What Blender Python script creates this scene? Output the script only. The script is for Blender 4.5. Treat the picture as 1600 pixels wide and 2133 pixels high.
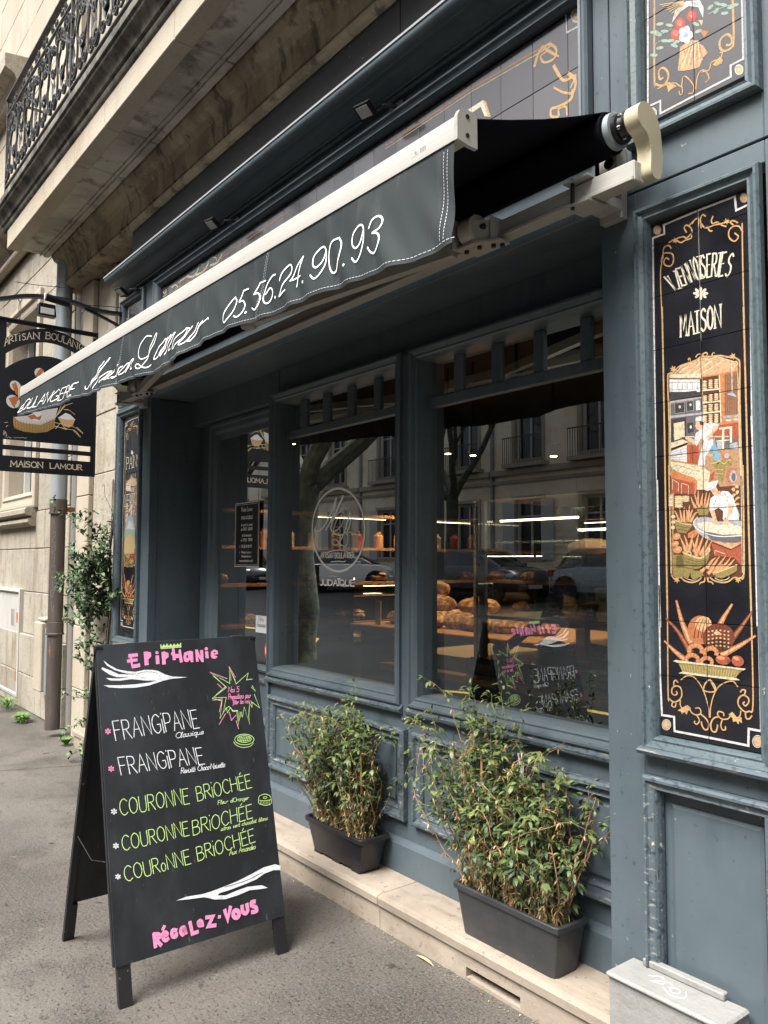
import bpy, bmesh, math, random
import numpy as np
from mathutils import Vector, Matrix, geometry
random.seed(7)
for _o in list(bpy.data.objects): bpy.data.objects.remove(_o)
SC = bpy.context.scene
COL = SC.collection
PI = math.pi
# ---------------------------------------------------------------- camera
cam = bpy.data.objects.new('camera', bpy.data.cameras.new('camera')); COL.objects.link(cam)
yaw, pitch, roll = math.radians(37.934), math.radians(3.542), math.radians(0.169)
fw = Vector((-math.cos(yaw)*math.cos(pitch), math.sin(yaw)*math.cos(pitch), math.sin(pitch)))
rt = Vector((math.sin(yaw), math.cos(yaw), 0)); up = rt.cross(fw)
r2 = rt*math.cos(roll)+up*math.sin(roll); u2 = -rt*math.sin(roll)+up*math.cos(roll)
mw = Matrix((r2, u2, -fw)).transposed().to_4x4(); mw.translation = (0, 0, 1.5)
cam.matrix_world = mw
cam.data.sensor_fit = 'HORIZONTAL'; cam.data.sensor_width = 36; cam.data.lens = 37.49
cam.data.clip_start = .05; cam.data.clip_end = 600
SC.camera = cam
# ---------------------------------------------------------------- world, sun, exposure
SUN_EL, SUN_AZ = math.radians(57), math.radians(176)      # azimuth clockwise from +Y
wd = bpy.data.worlds.new('World'); SC.world = wd; wd.use_nodes = True
nt = wd.node_tree; nt.nodes.clear()
sky = nt.nodes.new('ShaderNodeTexSky'); sky.sky_type = 'NISHITA'; sky.sun_disc = False
sky.sun_elevation = SUN_EL; sky.sun_rotation = SUN_AZ; sky.air_density = 1.0; sky.dust_density = 6.0; sky.ozone_density = 1.0
hs = nt.nodes.new('ShaderNodeHueSaturation'); hs.inputs['Saturation'].default_value = .38
bg = nt.nodes.new('ShaderNodeBackground'); bg.inputs[1].default_value = .062
wo = nt.nodes.new('ShaderNodeOutputWorld')
nt.links.new(sky.outputs[0], hs.inputs['Color']); nt.links.new(hs.outputs[0], bg.inputs[0]); nt.links.new(bg.outputs[0], wo.inputs[0])
sl = bpy.data.lights.new('sun', 'SUN'); sl.energy = 3.0; sl.angle = math.radians(34); sl.color = (1, .965, .915)
sun = bpy.data.objects.new('sun', sl); COL.objects.link(sun)
sd = Vector((math.sin(SUN_AZ)*math.cos(SUN_EL), math.cos(SUN_AZ)*math.cos(SUN_EL), math.sin(SUN_EL)))
sun.rotation_euler = sd.to_track_quat('Z', 'Y').to_euler(); sun.location = (0, -5, 12)
SC.view_settings.view_transform = 'Standard'; SC.view_settings.look = 'None'
SC.view_settings.exposure = 1.72; SC.view_settings.gamma = 1; SC.view_settings.use_curve_mapping = False
SC.render.engine = 'CYCLES'
SC.cycles.max_bounces = 8; SC.cycles.transparent_max_bounces = 16; SC.cycles.use_denoising = True
SC.cycles.caustics_reflective = False; SC.cycles.caustics_refractive = False
# ---------------------------------------------------------------- object helpers
def srgb(r, g, b):
    f = lambda c: (c/255/12.92) if c <= 10 else ((c/255+.055)/1.055)**2.4
    return (f(r), f(g), f(b), 1)
def meta(o, label=None, cat=None, group=None, kind=None):
    if label: o['label'] = label
    if cat: o['category'] = cat
    if group: o['group'] = group
    if kind: o['kind'] = kind
    return o
def thing(name, label, cat, loc=(0, 0, 0), group=None):
    o = bpy.data.objects.new(name, None); o.empty_display_size = .1; COL.objects.link(o); o.location = loc
    o.matrix_world = Matrix.Translation(loc)
    return meta(o, label, cat, group)
def adopt(o, parent):
    if parent is not None:
        o.parent = parent
        w = Matrix.Translation(parent.location) if parent.parent is None else Matrix.Identity(4)
        o.matrix_parent_inverse = w.inverted()
    return o
def copy_tree(o, parent=None):
    c = o.copy(); COL.objects.link(c)
    if parent is not None: c.parent = parent
    for ch in [x for x in bpy.data.objects if x.parent == o]: copy_tree(ch, c)
    return c
class MB:
    """collects geometry in world coordinates and links it as ONE mesh object"""
    def __init__(s): s.v = []; s.f = []; s.c = []
    def add(s, vs, fs):
        n = len(s.v); s.v += [tuple(v) for v in vs]; s.f += [tuple(i+n for i in f) for f in fs]; return s
    def box(s, x0, x1, y0, y1, z0, z1, b=0):
        if b <= 0:
            return s.add([(x0,y0,z0),(x1,y0,z0),(x1,y1,z0),(x0,y1,z0),(x0,y0,z1),(x1,y0,z1),(x1,y1,z1),(x0,y1,z1)],
                  [(0,3,2,1),(4,5,6,7),(0,1,5,4),(1,2,6,5),(2,3,7,6),(3,0,4,7)])
        x0, x1 = min(x0,x1), max(x0,x1); y0, y1 = min(y0,y1), max(y0,y1)
        vs = []; idx = {}
        for ix, x in ((0,x0),(1,x1)):
            for iy, y in ((0,y0),(1,y1)):
                for iz, z in ((0,z0),(1,z1)):
                    sx, sy, sz = (1-2*ix)*b, (1-2*iy)*b, (1-2*iz)*b
                    idx[ix,iy,iz] = len(vs)
                    vs += [(x,y+sy,z+sz),(x+sx,y,z+sz),(x+sx,y+sy,z)]
        I = idx; fs = []
        for a in (0,1):
            q = [(a,0,0),(a,1,0),(a,1,1),(a,0,1)]; fs.append(tuple(I[k]+0 for k in (q if a else q[::-1])))
            q = [(0,a,0),(0,a,1),(1,a,1),(1,a,0)]; fs.append(tuple(I[k]+1 for k in (q if a else q[::-1])))
            q = [(0,0,a),(1,0,a),(1,1,a),(0,1,a)]; fs.append(tuple(I[k]+2 for k in (q if a else q[::-1])))
        for a in (0,1):
            for c in (0,1):
                fs.append((I[a,c,0]+0,I[a,c,1]+0,I[a,c,1]+1,I[a,c,0]+1))
                fs.append((I[a,0,c]+0,I[a,0,c]+2,I[a,1,c]+2,I[a,1,c]+0))
                fs.append((I[0,a,c]+1,I[1,a,c]+1,I[1,a,c]+2,I[0,a,c]+2))
        for k in I.values(): fs.append((k,k+1,k+2))
        return s.add(vs, fs)
    def prism(s, pts, axis, a0, a1):
        """closed 2D outline extruded along axis; pts are the two remaining coordinates in order"""
        n = len(pts); vs = []
        for a in (a0, a1):
            for p in pts:
                vs.append({'x': (a,p[0],p[1]), 'y': (p[0],a,p[1]), 'z': (p[0],p[1],a)}[axis])
        fs = [(i,(i+1)%n,n+(i+1)%n,n+i) for i in range(n)]
        tri = geometry.tessellate_polygon([[Vector((p[0],p[1],0)) for p in pts]])
        fs += [tuple(t) for t in tri]+[tuple(n+i for i in t) for t in tri]
        return s.add(vs, fs)
    def frame(s, x0, x1, z0, z1, prof):
        """moulding mitred round a rectangle in the facade plane; prof = [(inset from the outer edge, y)]"""
        rings = []
        for d, y in prof: rings.append([(x0+d,y,z0+d),(x1-d,y,z0+d),(x1-d,y,z1-d),(x0+d,y,z1-d)])
        for a, b in zip(rings, rings[1:]):
            for i in range(4):
                j = (i+1)%4; s.add([a[i],a[j],b[j],b[i]], [(0,1,2,3)])
        return s
    def tube(s, pts, r, n=8, cap=True):
        pts = [Vector(p) for p in pts]; R = r if hasattr(r,'__len__') else [r]*len(pts)
        ref = Vector((0,0,1)); rows = []; base = len(s.v)
        for i, p in enumerate(pts):
            t = (pts[min(i+1,len(pts)-1)]-pts[max(i-1,0)])
            if t.length < 1e-9: t = Vector((0,0,1))
            t.normalize()
            if i == 0:
                a = t.cross(Vector((0,0,1)) if abs(t.z) < .9 else Vector((1,0,0))).normalized()
            else:
                a = (a - t*a.dot(t)); a = a.normalized() if a.length > 1e-6 else t.orthogonal().normalized()
            b = t.cross(a)
            for k in range(n):
                q = 2*PI*k/n; s.v.append(tuple(p+(a*math.cos(q)+b*math.sin(q))*R[i]))
        for i in range(len(pts)-1):
            for k in range(n):
                k2 = (k+1)%n; s.f.append((base+i*n+k,base+i*n+k2,base+(i+1)*n+k2,base+(i+1)*n+k))
        if cap:
            s.f.append(tuple(base+k for k in range(n))[::-1]); m = base+(len(pts)-1)*n; s.f.append(tuple(m+k for k in range(n)))
        return s
    def lathe(s, prof, c, n=20, axis='z'):
        base = len(s.v)
        for r, h in prof:
            for k in range(n):
                q = 2*PI*k/n; a, b = r*math.cos(q), r*math.sin(q)
                s.v.append({'z': (c[0]+a,c[1]+b,c[2]+h), 'x': (c[0]+h,c[1]+a,c[2]+b), 'y': (c[0]+a,c[1]+h,c[2]+b)}[axis])
        for i in range(len(prof)-1):
            for k in range(n):
                k2 = (k+1)%n; s.f.append((base+i*n+k,base+i*n+k2,base+(i+1)*n+k2,base+(i+1)*n+k))
        s.f.append(tuple(base+k for k in range(n))); m = base+(len(prof)-1)*n; s.f.append(tuple(m+k for k in range(n)))
        return s
    def ribbon(s, pts, w, t, map3):
        """2D path as a flat iron bar: width w across the plane normal, thickness t in the plane"""
        P = [Vector(p) for p in pts]; n = len(P); vs = []
        for i in range(n):
            d = (P[min(i+1,n-1)]-P[max(i-1,0)]); d = d.normalized() if d.length > 0 else Vector((1,0)); m = Vector((-d.y,d.x))*t/2
            for q, h in ((P[i]+m,-w/2),(P[i]-m,-w/2),(P[i]-m,w/2),(P[i]+m,w/2)): vs.append(map3(q.x,q.y,h))
        fs = []
        for i in range(n-1):
            for k in range(4): k2=(k+1)%4; fs.append((4*i+k,4*i+k2,4*i+4+k2,4*i+4+k))
        fs += [(0,1,2,3),(4*n-4,4*n-1,4*n-2,4*n-3)]
        return s.add(vs, fs)
    def mesh(s, name, m, smooth=False):
        me = bpy.data.meshes.new(name); me.from_pydata(s.v, [], s.f)
        if m: me.materials.append(m)
        me.validate()
        bm = bmesh.new(); bm.from_mesh(me); bmesh.ops.recalc_face_normals(bm, faces=bm.faces); bm.to_mesh(me); bm.free()
        if smooth:
            me.polygons.foreach_set('use_smooth', [True]*len(me.polygons))
            try: me.set_sharp_from_angle(angle=math.radians(35))
            except Exception: pass
        return me
    def build(s, name, m, parent=None, smooth=False, kind=None, label=None):
        o = bpy.data.objects.new(name, s.mesh(name, m, smooth)); COL.objects.link(o); adopt(o, parent)
        if kind: o['kind'] = kind
        if label: o['label'] = label
        return o
def inst(name, me, loc, parent, rot=None, scale=None):
    o = bpy.data.objects.new(name, me); COL.objects.link(o); adopt(o, parent); o.location = loc
    if rot is not None: o.rotation_euler = rot
    if scale is not None: o.scale = scale
    return o
# ---------------------------------------------------------------- materials
MATS = {}
def mat(name, col, rough=.5, metal=0., layers=(), bump=(), spec=.5, coat=0., vcol=False, emit=None, info=None, tone=None):
    """layers: (scale xyz or number, lo, hi, colour, amount[, detail]) noise masks mixed over the base colour
       bump: (scale, strength in metres)"""
    m = bpy.data.materials.new(name); m.use_nodes = True; n = m.node_tree; N = n.nodes; L = n.links; N.clear()
    out = N.new('ShaderNodeOutputMaterial'); p = N.new('ShaderNodeBsdfPrincipled'); L.new(p.outputs[0], out.inputs[0])
    p.inputs['Roughness'].default_value = rough; p.inputs['Metallic'].default_value = metal
    p.inputs['Specular IOR Level'].default_value = spec; p.inputs['Coat Weight'].default_value = coat; p.inputs['Coat Roughness'].default_value = .08
    geo = N.new('ShaderNodeNewGeometry'); cur = None
    def rgb(c): r = N.new('ShaderNodeRGB'); r.outputs[0].default_value = tuple(c)[:3]+(1,); return r.outputs[0]
    if vcol:
        a = N.new('ShaderNodeVertexColor'); a.layer_name = 'Col'; cur = a.outputs[0]
        if tone: hv = N.new('ShaderNodeHueSaturation'); hv.inputs['Saturation'].default_value = tone[0]; hv.inputs['Value'].default_value = tone[1]; L.new(cur, hv.inputs['Color']); cur = hv.outputs[0]
    else: cur = rgb(col)
    if info is not None:
        oi = N.new('ShaderNodeObjectInfo'); mr = N.new('ShaderNodeMapRange'); mr.inputs[3].default_value = 1-info; mr.inputs[4].default_value = 1+info
        L.new(oi.outputs['Random'], mr.inputs[0]); h = N.new('ShaderNodeHueSaturation'); L.new(mr.outputs[0], h.inputs['Value']); L.new(cur, h.inputs['Color']); cur = h.outputs[0]
    def noise(sc, det=5, dist=0.):
        mp = N.new('ShaderNodeMapping'); L.new(geo.outputs['Position'], mp.inputs[0])
        mp.inputs['Scale'].default_value = sc if hasattr(sc,'__len__') else (sc,sc,sc)
        t = N.new('ShaderNodeTexNoise'); t.inputs['Scale'].default_value = 1; t.inputs['Detail'].default_value = det; t.inputs['Roughness'].default_value = .6; t.inputs['Distortion'].default_value = dist
        L.new(mp.outputs[0], t.inputs[0]); return t.outputs[0]
    for ly in layers:
        sc, lo, hi, c, amt = ly[:5]
        f = noise(sc, ly[5] if len(ly) > 5 else 5)
        r = N.new('ShaderNodeMapRange'); r.inputs[1].default_value = lo; r.inputs[2].default_value = hi; r.inputs[3].default_value = 0; r.inputs[4].default_value = amt
        L.new(f, r.inputs[0]); mx = N.new('ShaderNodeMix'); mx.data_type = 'RGBA'
        L.new(r.outputs[0], mx.inputs[0]); L.new(cur, mx.inputs[6]); L.new(rgb(c), mx.inputs[7]); cur = mx.outputs[2]
    L.new(cur, p.inputs['Base Color'])
    last = None
    for sc, st in bump:
        b = N.new('ShaderNodeBump'); b.inputs['Strength'].default_value = 1; b.inputs['Distance'].default_value = st
        L.new(noise(sc, 6), b.inputs['Height'])
        if last: L.new(last, b.inputs['Normal'])
        last = b.outputs[0]
    if last: L.new(last, p.inputs['Normal'])
    if emit:
        L.new(rgb(emit[0]), p.inputs['Emission Color']); p.inputs['Emission Strength'].default_value = emit[1]
    m['p'] = 1; MATS[name] = m; return m
G = lambda v: (v,v,v,1)
BLUE = (.076,.100,.117,1)
blue = mat('blue_grey_paint', BLUE, .46, spec=.55, layers=[(3,.42,.7,(.047,.069,.082,1),.6),((9,9,1.2),.48,.66,(.036,.056,.068,1),.55,6),((7,7,1.6),.52,.75,(.095,.125,.14,1),.5),(38,.66,.70,(.022,.036,.046,1),.75,3),(60,.75,.765,(.36,.36,.35,1),.7,2),(1.4,.5,.7,(.095,.125,.14,1),.5,6)], bump=[(5,.0015),(120,.0002)])
blue_worn = mat('worn_blue_paint', BLUE, .5, spec=.5, layers=[(4,.4,.7,(.078,.105,.12,1),.6),(45,.56,.62,(.018,.03,.038,1),.75,4),((14,90,90),.58,.68,(.36,.35,.32,1),.7,4),(26,.68,.72,(.5,.46,.4,1),.85,3)], bump=[(40,.0012),(8,.001)])
blue_edge = mat('speckled_blue_paint', (.068,.096,.11,1), .48, spec=.5, layers=[(70,.54,.6,(.022,.036,.044,1),.7,4),(4,.4,.7,(.092,.12,.132,1),.5),(38,.72,.74,(.45,.42,.38,1),.8,3)], bump=[(60,.0009)])
black_board = mat('black_fascia_paint', (.015,.017,.021,1), .55, layers=[(2,.4,.7,(.025,.027,.032,1),.7),((55,55,30),.745,.755,(.350,.350,.350,1),.8,2)], bump=[(4,.0015)])
lip = mat('grey_flashing', (.315,.330,.345,1), .5)
groutm = mat('tile_grout', (.16,.15,.14,1), .9)
tile_m = mat('glazed_black_tile', (.010,.010,.013,1), .13, coat=.05, layers=[(7,.4,.7,(.018,.018,.022,1),1)], bump=[(9,.0006)], spec=.6, info=.25)
tile_s = mat('glazed_sign_tile', (.060,.055,.056,1), .16, bump=[(8,.0008)], spec=1.0, coat=1.0, info=.3)
mural_m = mat('ceramic_print', G(.5), .16, coat=.05, vcol=True, tone=(.92,.62), layers=[(150,.50,.60,(.09,.05,.03,1),.38,3),(420,.5,.62,(.5,.40,.28,1),.10,2)], bump=[(9,.0004)], spec=.6)
print_m = mat('flat_print', G(.5), .5, vcol=True)
chalk_m = mat('chalk_marks', G(.5), .9, vcol=True, tone=(.85,1.0), layers=[(300,.50,.64,(.05,.055,.06,1),.42,3),((30,30,60),.54,.7,(.08,.085,.09,1),.25,4)])
awn_print = mat('awning_print', (.8,.8,.8,1), .7)
stone = mat('limestone', (.305,.275,.222,1), .9, layers=[(1.1,.42,.62,(.385,.352,.295,1),.85),((5,5,1.1),.52,.70,(.19,.145,.09,1),.75),(2.3,.58,.70,(.135,.105,.07,1),.6,8),(14,.56,.68,(.17,.135,.095,1),.55),(70,.6,.66,(.12,.095,.07,1),.5,3)], bump=[(3,.012),(18,.006),(60,.003)], info=.08)
stone_pale = mat('pale_limestone', (.400,.355,.284,1), .9, layers=[(2,.45,.7,(.323,.258,.181,1),.6),((6,6,1),.55,.8,(.194,.142,.090,1),.45),(70,.6,.66,(.225,.181,.129,1),.4,3)], bump=[(5,.004),(60,.002)], info=.06)
stone_dark = mat('weathered_stone', (.160,.152,.132,1), .95, layers=[(6,.4,.6,(.028,.029,.027,1),.9),((12,12,3),.55,.7,(.264,.240,.176,1),.6),(9,.66,.74,(.144,.160,.072,1),.5)], bump=[(14,.005),(70,.002)])
stone_under = mat('stained_soffit_stone', (.468,.448,.384,1), .95, layers=[(2.2,.45,.6,(.286,.267,.221,1),.85),(5,.54,.64,(.091,.086,.075,1),.7,8),(3,.6,.72,(.559,.520,.429,1),.6)], bump=[(6,.006),(50,.002)])
stone_band = mat('stained_frieze_stone', (.363,.308,.209,1), .95, layers=[((3,3,2),.45,.58,(.187,.160,.110,1),.8),((12,12,4),.52,.64,(.061,.055,.044,1),.75,8),(30,.6,.7,(.528,.462,.341,1),.5)], bump=[(9,.008),(60,.003)])
step_m = mat('step_limestone', (.345,.292,.235,1), .75, layers=[(2.4,.42,.60,(.27,.225,.18,1),.85),((3,14,10),.52,.66,(.20,.165,.125,1),.6),(1.7,.58,.68,(.15,.125,.10,1),.55,8),(40,.62,.68,(.12,.095,.075,1),.6,3),(8,.66,.72,(.36,.22,.13,1),.4,4)], bump=[(8,.004),(80,.0015)], info=.07)
pave = mat('asphalt_pavement', (.089,.080,.071,1), .5, layers=[(.7,.44,.56,(.123,.113,.100,1),.85),(2.0,.5,.62,(.046,.041,.036,1),.8,8),(.45,.52,.6,(.057,.052,.046,1),.6,8),(100,.48,.60,(.143,.131,.115,1),.5,2),(75,.60,.65,(.015,.013,.012,1),.8,2),(9,.64,.69,(.025,.022,.019,1),.8,4),(17,.68,.71,(.197,.180,.156,1),.5,3)], bump=[(90,.003),(25,.004)])
road_m = mat('road_asphalt', (.020,.021,.023,1), .9, layers=[(1.3,.4,.7,(.030,.031,.033,1),.7),(60,.6,.7,(.05,.05,.05,1),.4,3)], spec=.12)
yellow = mat('yellow_road_paint', (.440,.304,.048,1), .7, layers=[(12,.55,.7,(.120,.096,.040,1),.7)])
chalkb = mat('chalkboard_black', (.007,.009,.012,1), .6, layers=[((6,6,2.2),.48,.68,(.030,.038,.048,1),.65,7),((1.6,1.6,1.2),.52,.66,(.040,.047,.056,1),.5,8),((90,90,12),.68,.73,(.2,.2,.21,1),.3,3)], bump=[(90,.0003)])
board_edge = mat('board_frame_black', (.009,.009,.011,1), .5, layers=[(40,.66,.72,(.25,.22,.18,1),.6,3)])
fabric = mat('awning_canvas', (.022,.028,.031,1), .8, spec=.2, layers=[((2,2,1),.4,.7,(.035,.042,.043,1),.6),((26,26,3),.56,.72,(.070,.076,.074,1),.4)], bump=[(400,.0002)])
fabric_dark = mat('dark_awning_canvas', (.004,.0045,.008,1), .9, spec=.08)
white_al = mat('white_aluminium', (.353,.344,.317,1), .35, layers=[((1.5,60,60),.5,.7,(.291,.278,.247,1),.5),(30,.68,.74,(.176,.163,.132,1),.4)])
grey_al = mat('grubby_white_aluminium', (.363,.356,.324,1), .4, layers=[((3,50,50),.5,.7,(.272,.266,.233,1),.6),(25,.62,.7,(.168,.156,.130,1),.5)])
cream_pl = mat('cream_plastic', (.453,.404,.281,1), .38, layers=[(22,.64,.68,(.202,.165,.104,1),.6,4)])
dark_metal = mat('dark_metal', (.02,.02,.022,1), .4, metal=.6)
iron = mat('wrought_iron', (.045,.047,.05,1), .6, layers=[(12,.45,.65,(.11,.11,.115,1),.7),(40,.62,.7,(.14,.09,.06,1),.5)], bump=[(90,.001)])
sign_black = mat('sign_black_metal', (.008,.009,.014,1), .5, layers=[(80,.76,.78,(.3,.3,.3,1),.6,2)])
steel = mat('polished_steel', (.6,.6,.6,1), .25, metal=1)
zinc = mat('zinc_pipe', (.255,.292,.315,1), .45, metal=.3, layers=[((6,6,1.2),.45,.7,(.375,.405,.420,1),.6)])
pipe_b = mat('brown_cast_pipe', (.068,.054,.048,1), .55, layers=[((10,10,2),.5,.7,(.120,.104,.096,1),.6),((14,14,3),.63,.7,(.264,.104,.040,1),.7),(70,.68,.72,(.320,.304,.280,1),.5,3)], bump=[(50,.001)])
glass_lamp = mat('lamp_glass', (.62,.63,.60,1), .2)
pot_m = mat('black_plastic_pot', (.013,.013,.015,1), .38, layers=[(18,.55,.7,(.04,.038,.036,1),.5),(60,.7,.74,(.2,.18,.15,1),.5,3)], bump=[(120,.0003)])
pot_g = mat('grey_plastic_pot', (.032,.034,.037,1), .45, layers=[(14,.5,.7,(.05,.05,.052,1),.6),(60,.7,.74,(.2,.18,.15,1),.5,3)], bump=[(160,.0003)])
soil = mat('potting_soil', (.035,.022,.015,1), .95, layers=[(70,.5,.6,(.10,.06,.035,1),.7,3)], bump=[(60,.01)])
cane_m = mat('bamboo_cane', (.45,.27,.12,1), .5, layers=[((30,30,12),.5,.7,(.30,.17,.07,1),.7)])
leaf_m = mat('leaf', G(.1), .5, vcol=True, spec=.4)
stem_m = mat('stem', G(.1), .7, vcol=True)
bark = mat('plane_tree_bark', (.045,.05,.04,1), .9, layers=[(5,.45,.62,(.13,.13,.10,1),.6)], bump=[(12,.02)])
block_m = mat('light_grey_stone', (.238,.238,.228,1), .7, layers=[(7,.45,.65,(.190,.190,.185,1),.7),((20,20,60),.6,.7,(.143,.143,.138,1),.4),(9,.66,.72,(.285,.276,.261,1),.7)], bump=[(14,.006),(60,.0015)])
door_w = mat('faded_white_paint', (.446,.433,.408,1), .6, layers=[((8,8,1.5),.5,.72,(.332,.281,.217,1),.5),(40,.7,.74,(.191,.128,.076,1),.5)])
shutter_m = mat('window_blind_grey', (.435,.427,.413,1), .6)
rust_m = mat('rusty_metal', (.35,.16,.07,1), .8, layers=[(30,.5,.65,(.55,.35,.2,1),.6)])
brass = mat('brass', (.62,.42,.16,1), .28, metal=1)
house_m = mat('facing_house_stone', (.898,.805,.619,1), .9, layers=[(.6,.42,.66,(.619,.509,.355,1),.8),(6,.6,.72,(.389,.310,.216,1),.4)], bump=[(4,.01)])
winglass = mat('dark_window_glass', (.02,.025,.03,1), .08, spec=.8)
white_p = mat('white_joinery_paint', (.490,.490,.476,1), .5)
roof_m = mat('slate_roof', (.08,.085,.095,1), .6)
car_white = mat('white_car_paint', (.72,.73,.74,1), .2, coat=.6)
car_dark = mat('dark_grey_car_paint', (.03,.033,.04,1), .2, coat=.8)
car_blue = mat('silver_blue_car_paint', (.25,.30,.34,1), .22, metal=.4, coat=.8)
car_glass = mat('car_glass', (.01,.012,.015,1), .05, spec=.8)
tyre_m = mat('tyre_rubber', (.012,.012,.012,1), .8)
rim_m = mat('alloy_rim', (.12,.12,.13,1), .35, metal=.8)
lampc = mat('car_lamp_lens', (.5,.5,.52,1), .1, spec=.8)
redlens = mat('red_lens', (.35,.01,.01,1), .15, spec=.8)
wood = mat('oak_counter_top', (.40,.20,.075,1), .45, layers=[((2,20,20),.45,.7,(.26,.12,.045,1),.7)], bump=[(60,.0005)])
tanwood = mat('pale_wood_panel', (.336,.264,.160,1), .5, layers=[((3,3,20),.45,.7,(.264,.200,.120,1),.5)])
counter_m = mat('dark_stone_counter', (.027,.027,.027,1), .6, layers=[(1.5,.45,.65,(.051,.048,.042,1),.7)])
case_m = mat('black_case_panel', (.014,.016,.02,1), .3)
inwall = mat('charcoal_interior_wall', (.018,.016,.015,1), .8, layers=[(2,.45,.65,(.030,.025,.020,1),.6)])
infloor = mat('dark_tiled_floor', (.016,.015,.014,1), .5)
crust_m = mat('bread_crust', (.30,.135,.045,1), .8, layers=[(26,.46,.56,(.62,.45,.27,1),.85,6),(11,.52,.62,(.10,.04,.015,1),.75,6)], bump=[(34,.014),(9,.01)])
paper_m = mat('kraft_paper', (.62,.42,.28,1), .75, bump=[(20,.003)])
cream_m = mat('cream_carton', (.72,.64,.46,1), .5)
card_m = mat('black_price_card', (.012,.012,.014,1), .5)
red_m = mat('red_box_card', (.35,.03,.025,1), .5)
strip_m = mat('led_strip', (1,.9,.7,1), .5, emit=((1,.80,.48,1), 4))
spot_m = mat('ceiling_spot_lamp', (1,.8,.5,1), .5, emit=((1,.66,.30,1), 22))
sticker_g = mat('green_sticker', (.05,.40,.22,1), .5)
sticker_w = mat('white_sticker', (.65,.68,.70,1), .5)
sticker_r = mat('red_sticker', (.60,.06,.05,1), .5)
def glass_mat(name, tint=(1,1,1,1), refl=1.0, rough=0.0, ior=1.5):
    m = bpy.data.materials.new(name); m.use_nodes = True; n = m.node_tree; N = n.nodes; L = n.links; N.clear()
    out = N.new('ShaderNodeOutputMaterial'); t = N.new('ShaderNodeBsdfTransparent'); t.inputs[0].default_value = tint
    g = N.new('ShaderNodeBsdfGlossy'); g.inputs['Roughness'].default_value = rough; g.inputs[0].default_value = (.95,1,1,1)
    fr = N.new('ShaderNodeFresnel'); fr.inputs[0].default_value = ior
    mu = N.new('ShaderNodeMath'); mu.operation = 'MULTIPLY'; mu.inputs[1].default_value = refl; mu.use_clamp = True
    mx = N.new('ShaderNodeMixShader'); L.new(fr.outputs[0], mu.inputs[0]); L.new(mu.outputs[0], mx.inputs[0]); L.new(t.outputs[0], mx.inputs[1]); L.new(g.outputs[0], mx.inputs[2]); L.new(mx.outputs[0], out.inputs[0])
    return m
shop_glass = glass_mat('shop_window_glass', (.80,.84,.82,1), 7.0, ior=1.52)   # double glazing: four faces
case_glass = glass_mat('display_case_glass', (.92,.95,.93,1), 1.6)
# ---------------------------------------------------------------- flat print: polygons and strokes laid on a surface
PAL = {'pink':srgb(250,120,185),'chalk':(.80,.82,.86,1),'lime':srgb(190,232,120),'ink':srgb(22,26,34),'ink2':srgb(30,30,40),
 'cream':srgb(244,232,200),'cream2':srgb(238,222,182),'gold':srgb(226,178,112),'goldd':srgb(120,74,38),'goldo':srgb(215,140,45),'tan1':srgb(196,150,108),'tan2':srgb(224,178,128),
 'dgrey':srgb(62,64,70),'mgrey':srgb(112,112,118),'lgrey':srgb(190,190,196),'grey':srgb(128,124,128),'white':srgb(240,238,238),
 'brown':srgb(100,56,34),'brown2':srgb(70,34,24),'wheat':srgb(232,200,140),'orange':srgb(222,130,62),'wood':srgb(120,78,50),'wood2':srgb(160,112,78),
 'rust':srgb(186,78,44),'skin':srgb(240,190,150),'blue':srgb(130,182,205),'lblue':srgb(178,208,222),'olive':srgb(160,142,78),'olive2':srgb(112,96,46),
 'copper':srgb(200,110,74),'bread':srgb(226,150,92),'bread2':srgb(238,186,130),'crust':srgb(200,116,64),'crustd':srgb(118,52,32),'crustr':srgb(184,74,40),
 'creamt':srgb(246,238,212),'grout':srgb(190,186,176),'red':srgb(214,60,50),'pinkr':srgb(240,120,100),'mint':srgb(170,205,182),'decal':srgb(248,248,246),
 'flour':srgb(222,220,216),'wick':srgb(190,150,98),'cutout':srgb(222,206,180),'awnw':srgb(250,250,250),'green':srgb(60,160,90)}
def catmull(P, closed=False, sub=4):
    P = [Vector(p) for p in P]
    if len(P) < 3: return P
    out = []; n = len(P)
    for i in range(n-1 if not closed else n):
        p0 = P[(i-1)%n] if (closed or i > 0) else P[0]*2-P[1]
        p1 = P[i]; p2 = P[(i+1)%n]; p3 = P[(i+2)%n] if (closed or i+2 < n) else P[-1]*2-P[-2]
        for k in range(sub):
            t = k/sub; out.append(.5*((2*p1)+(p2-p0)*t+(2*p0-5*p1+4*p2-p3)*t*t+(3*p1-p0-3*p2+p3)*t**3))
    if not closed: out.append(P[-1])
    return out
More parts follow.
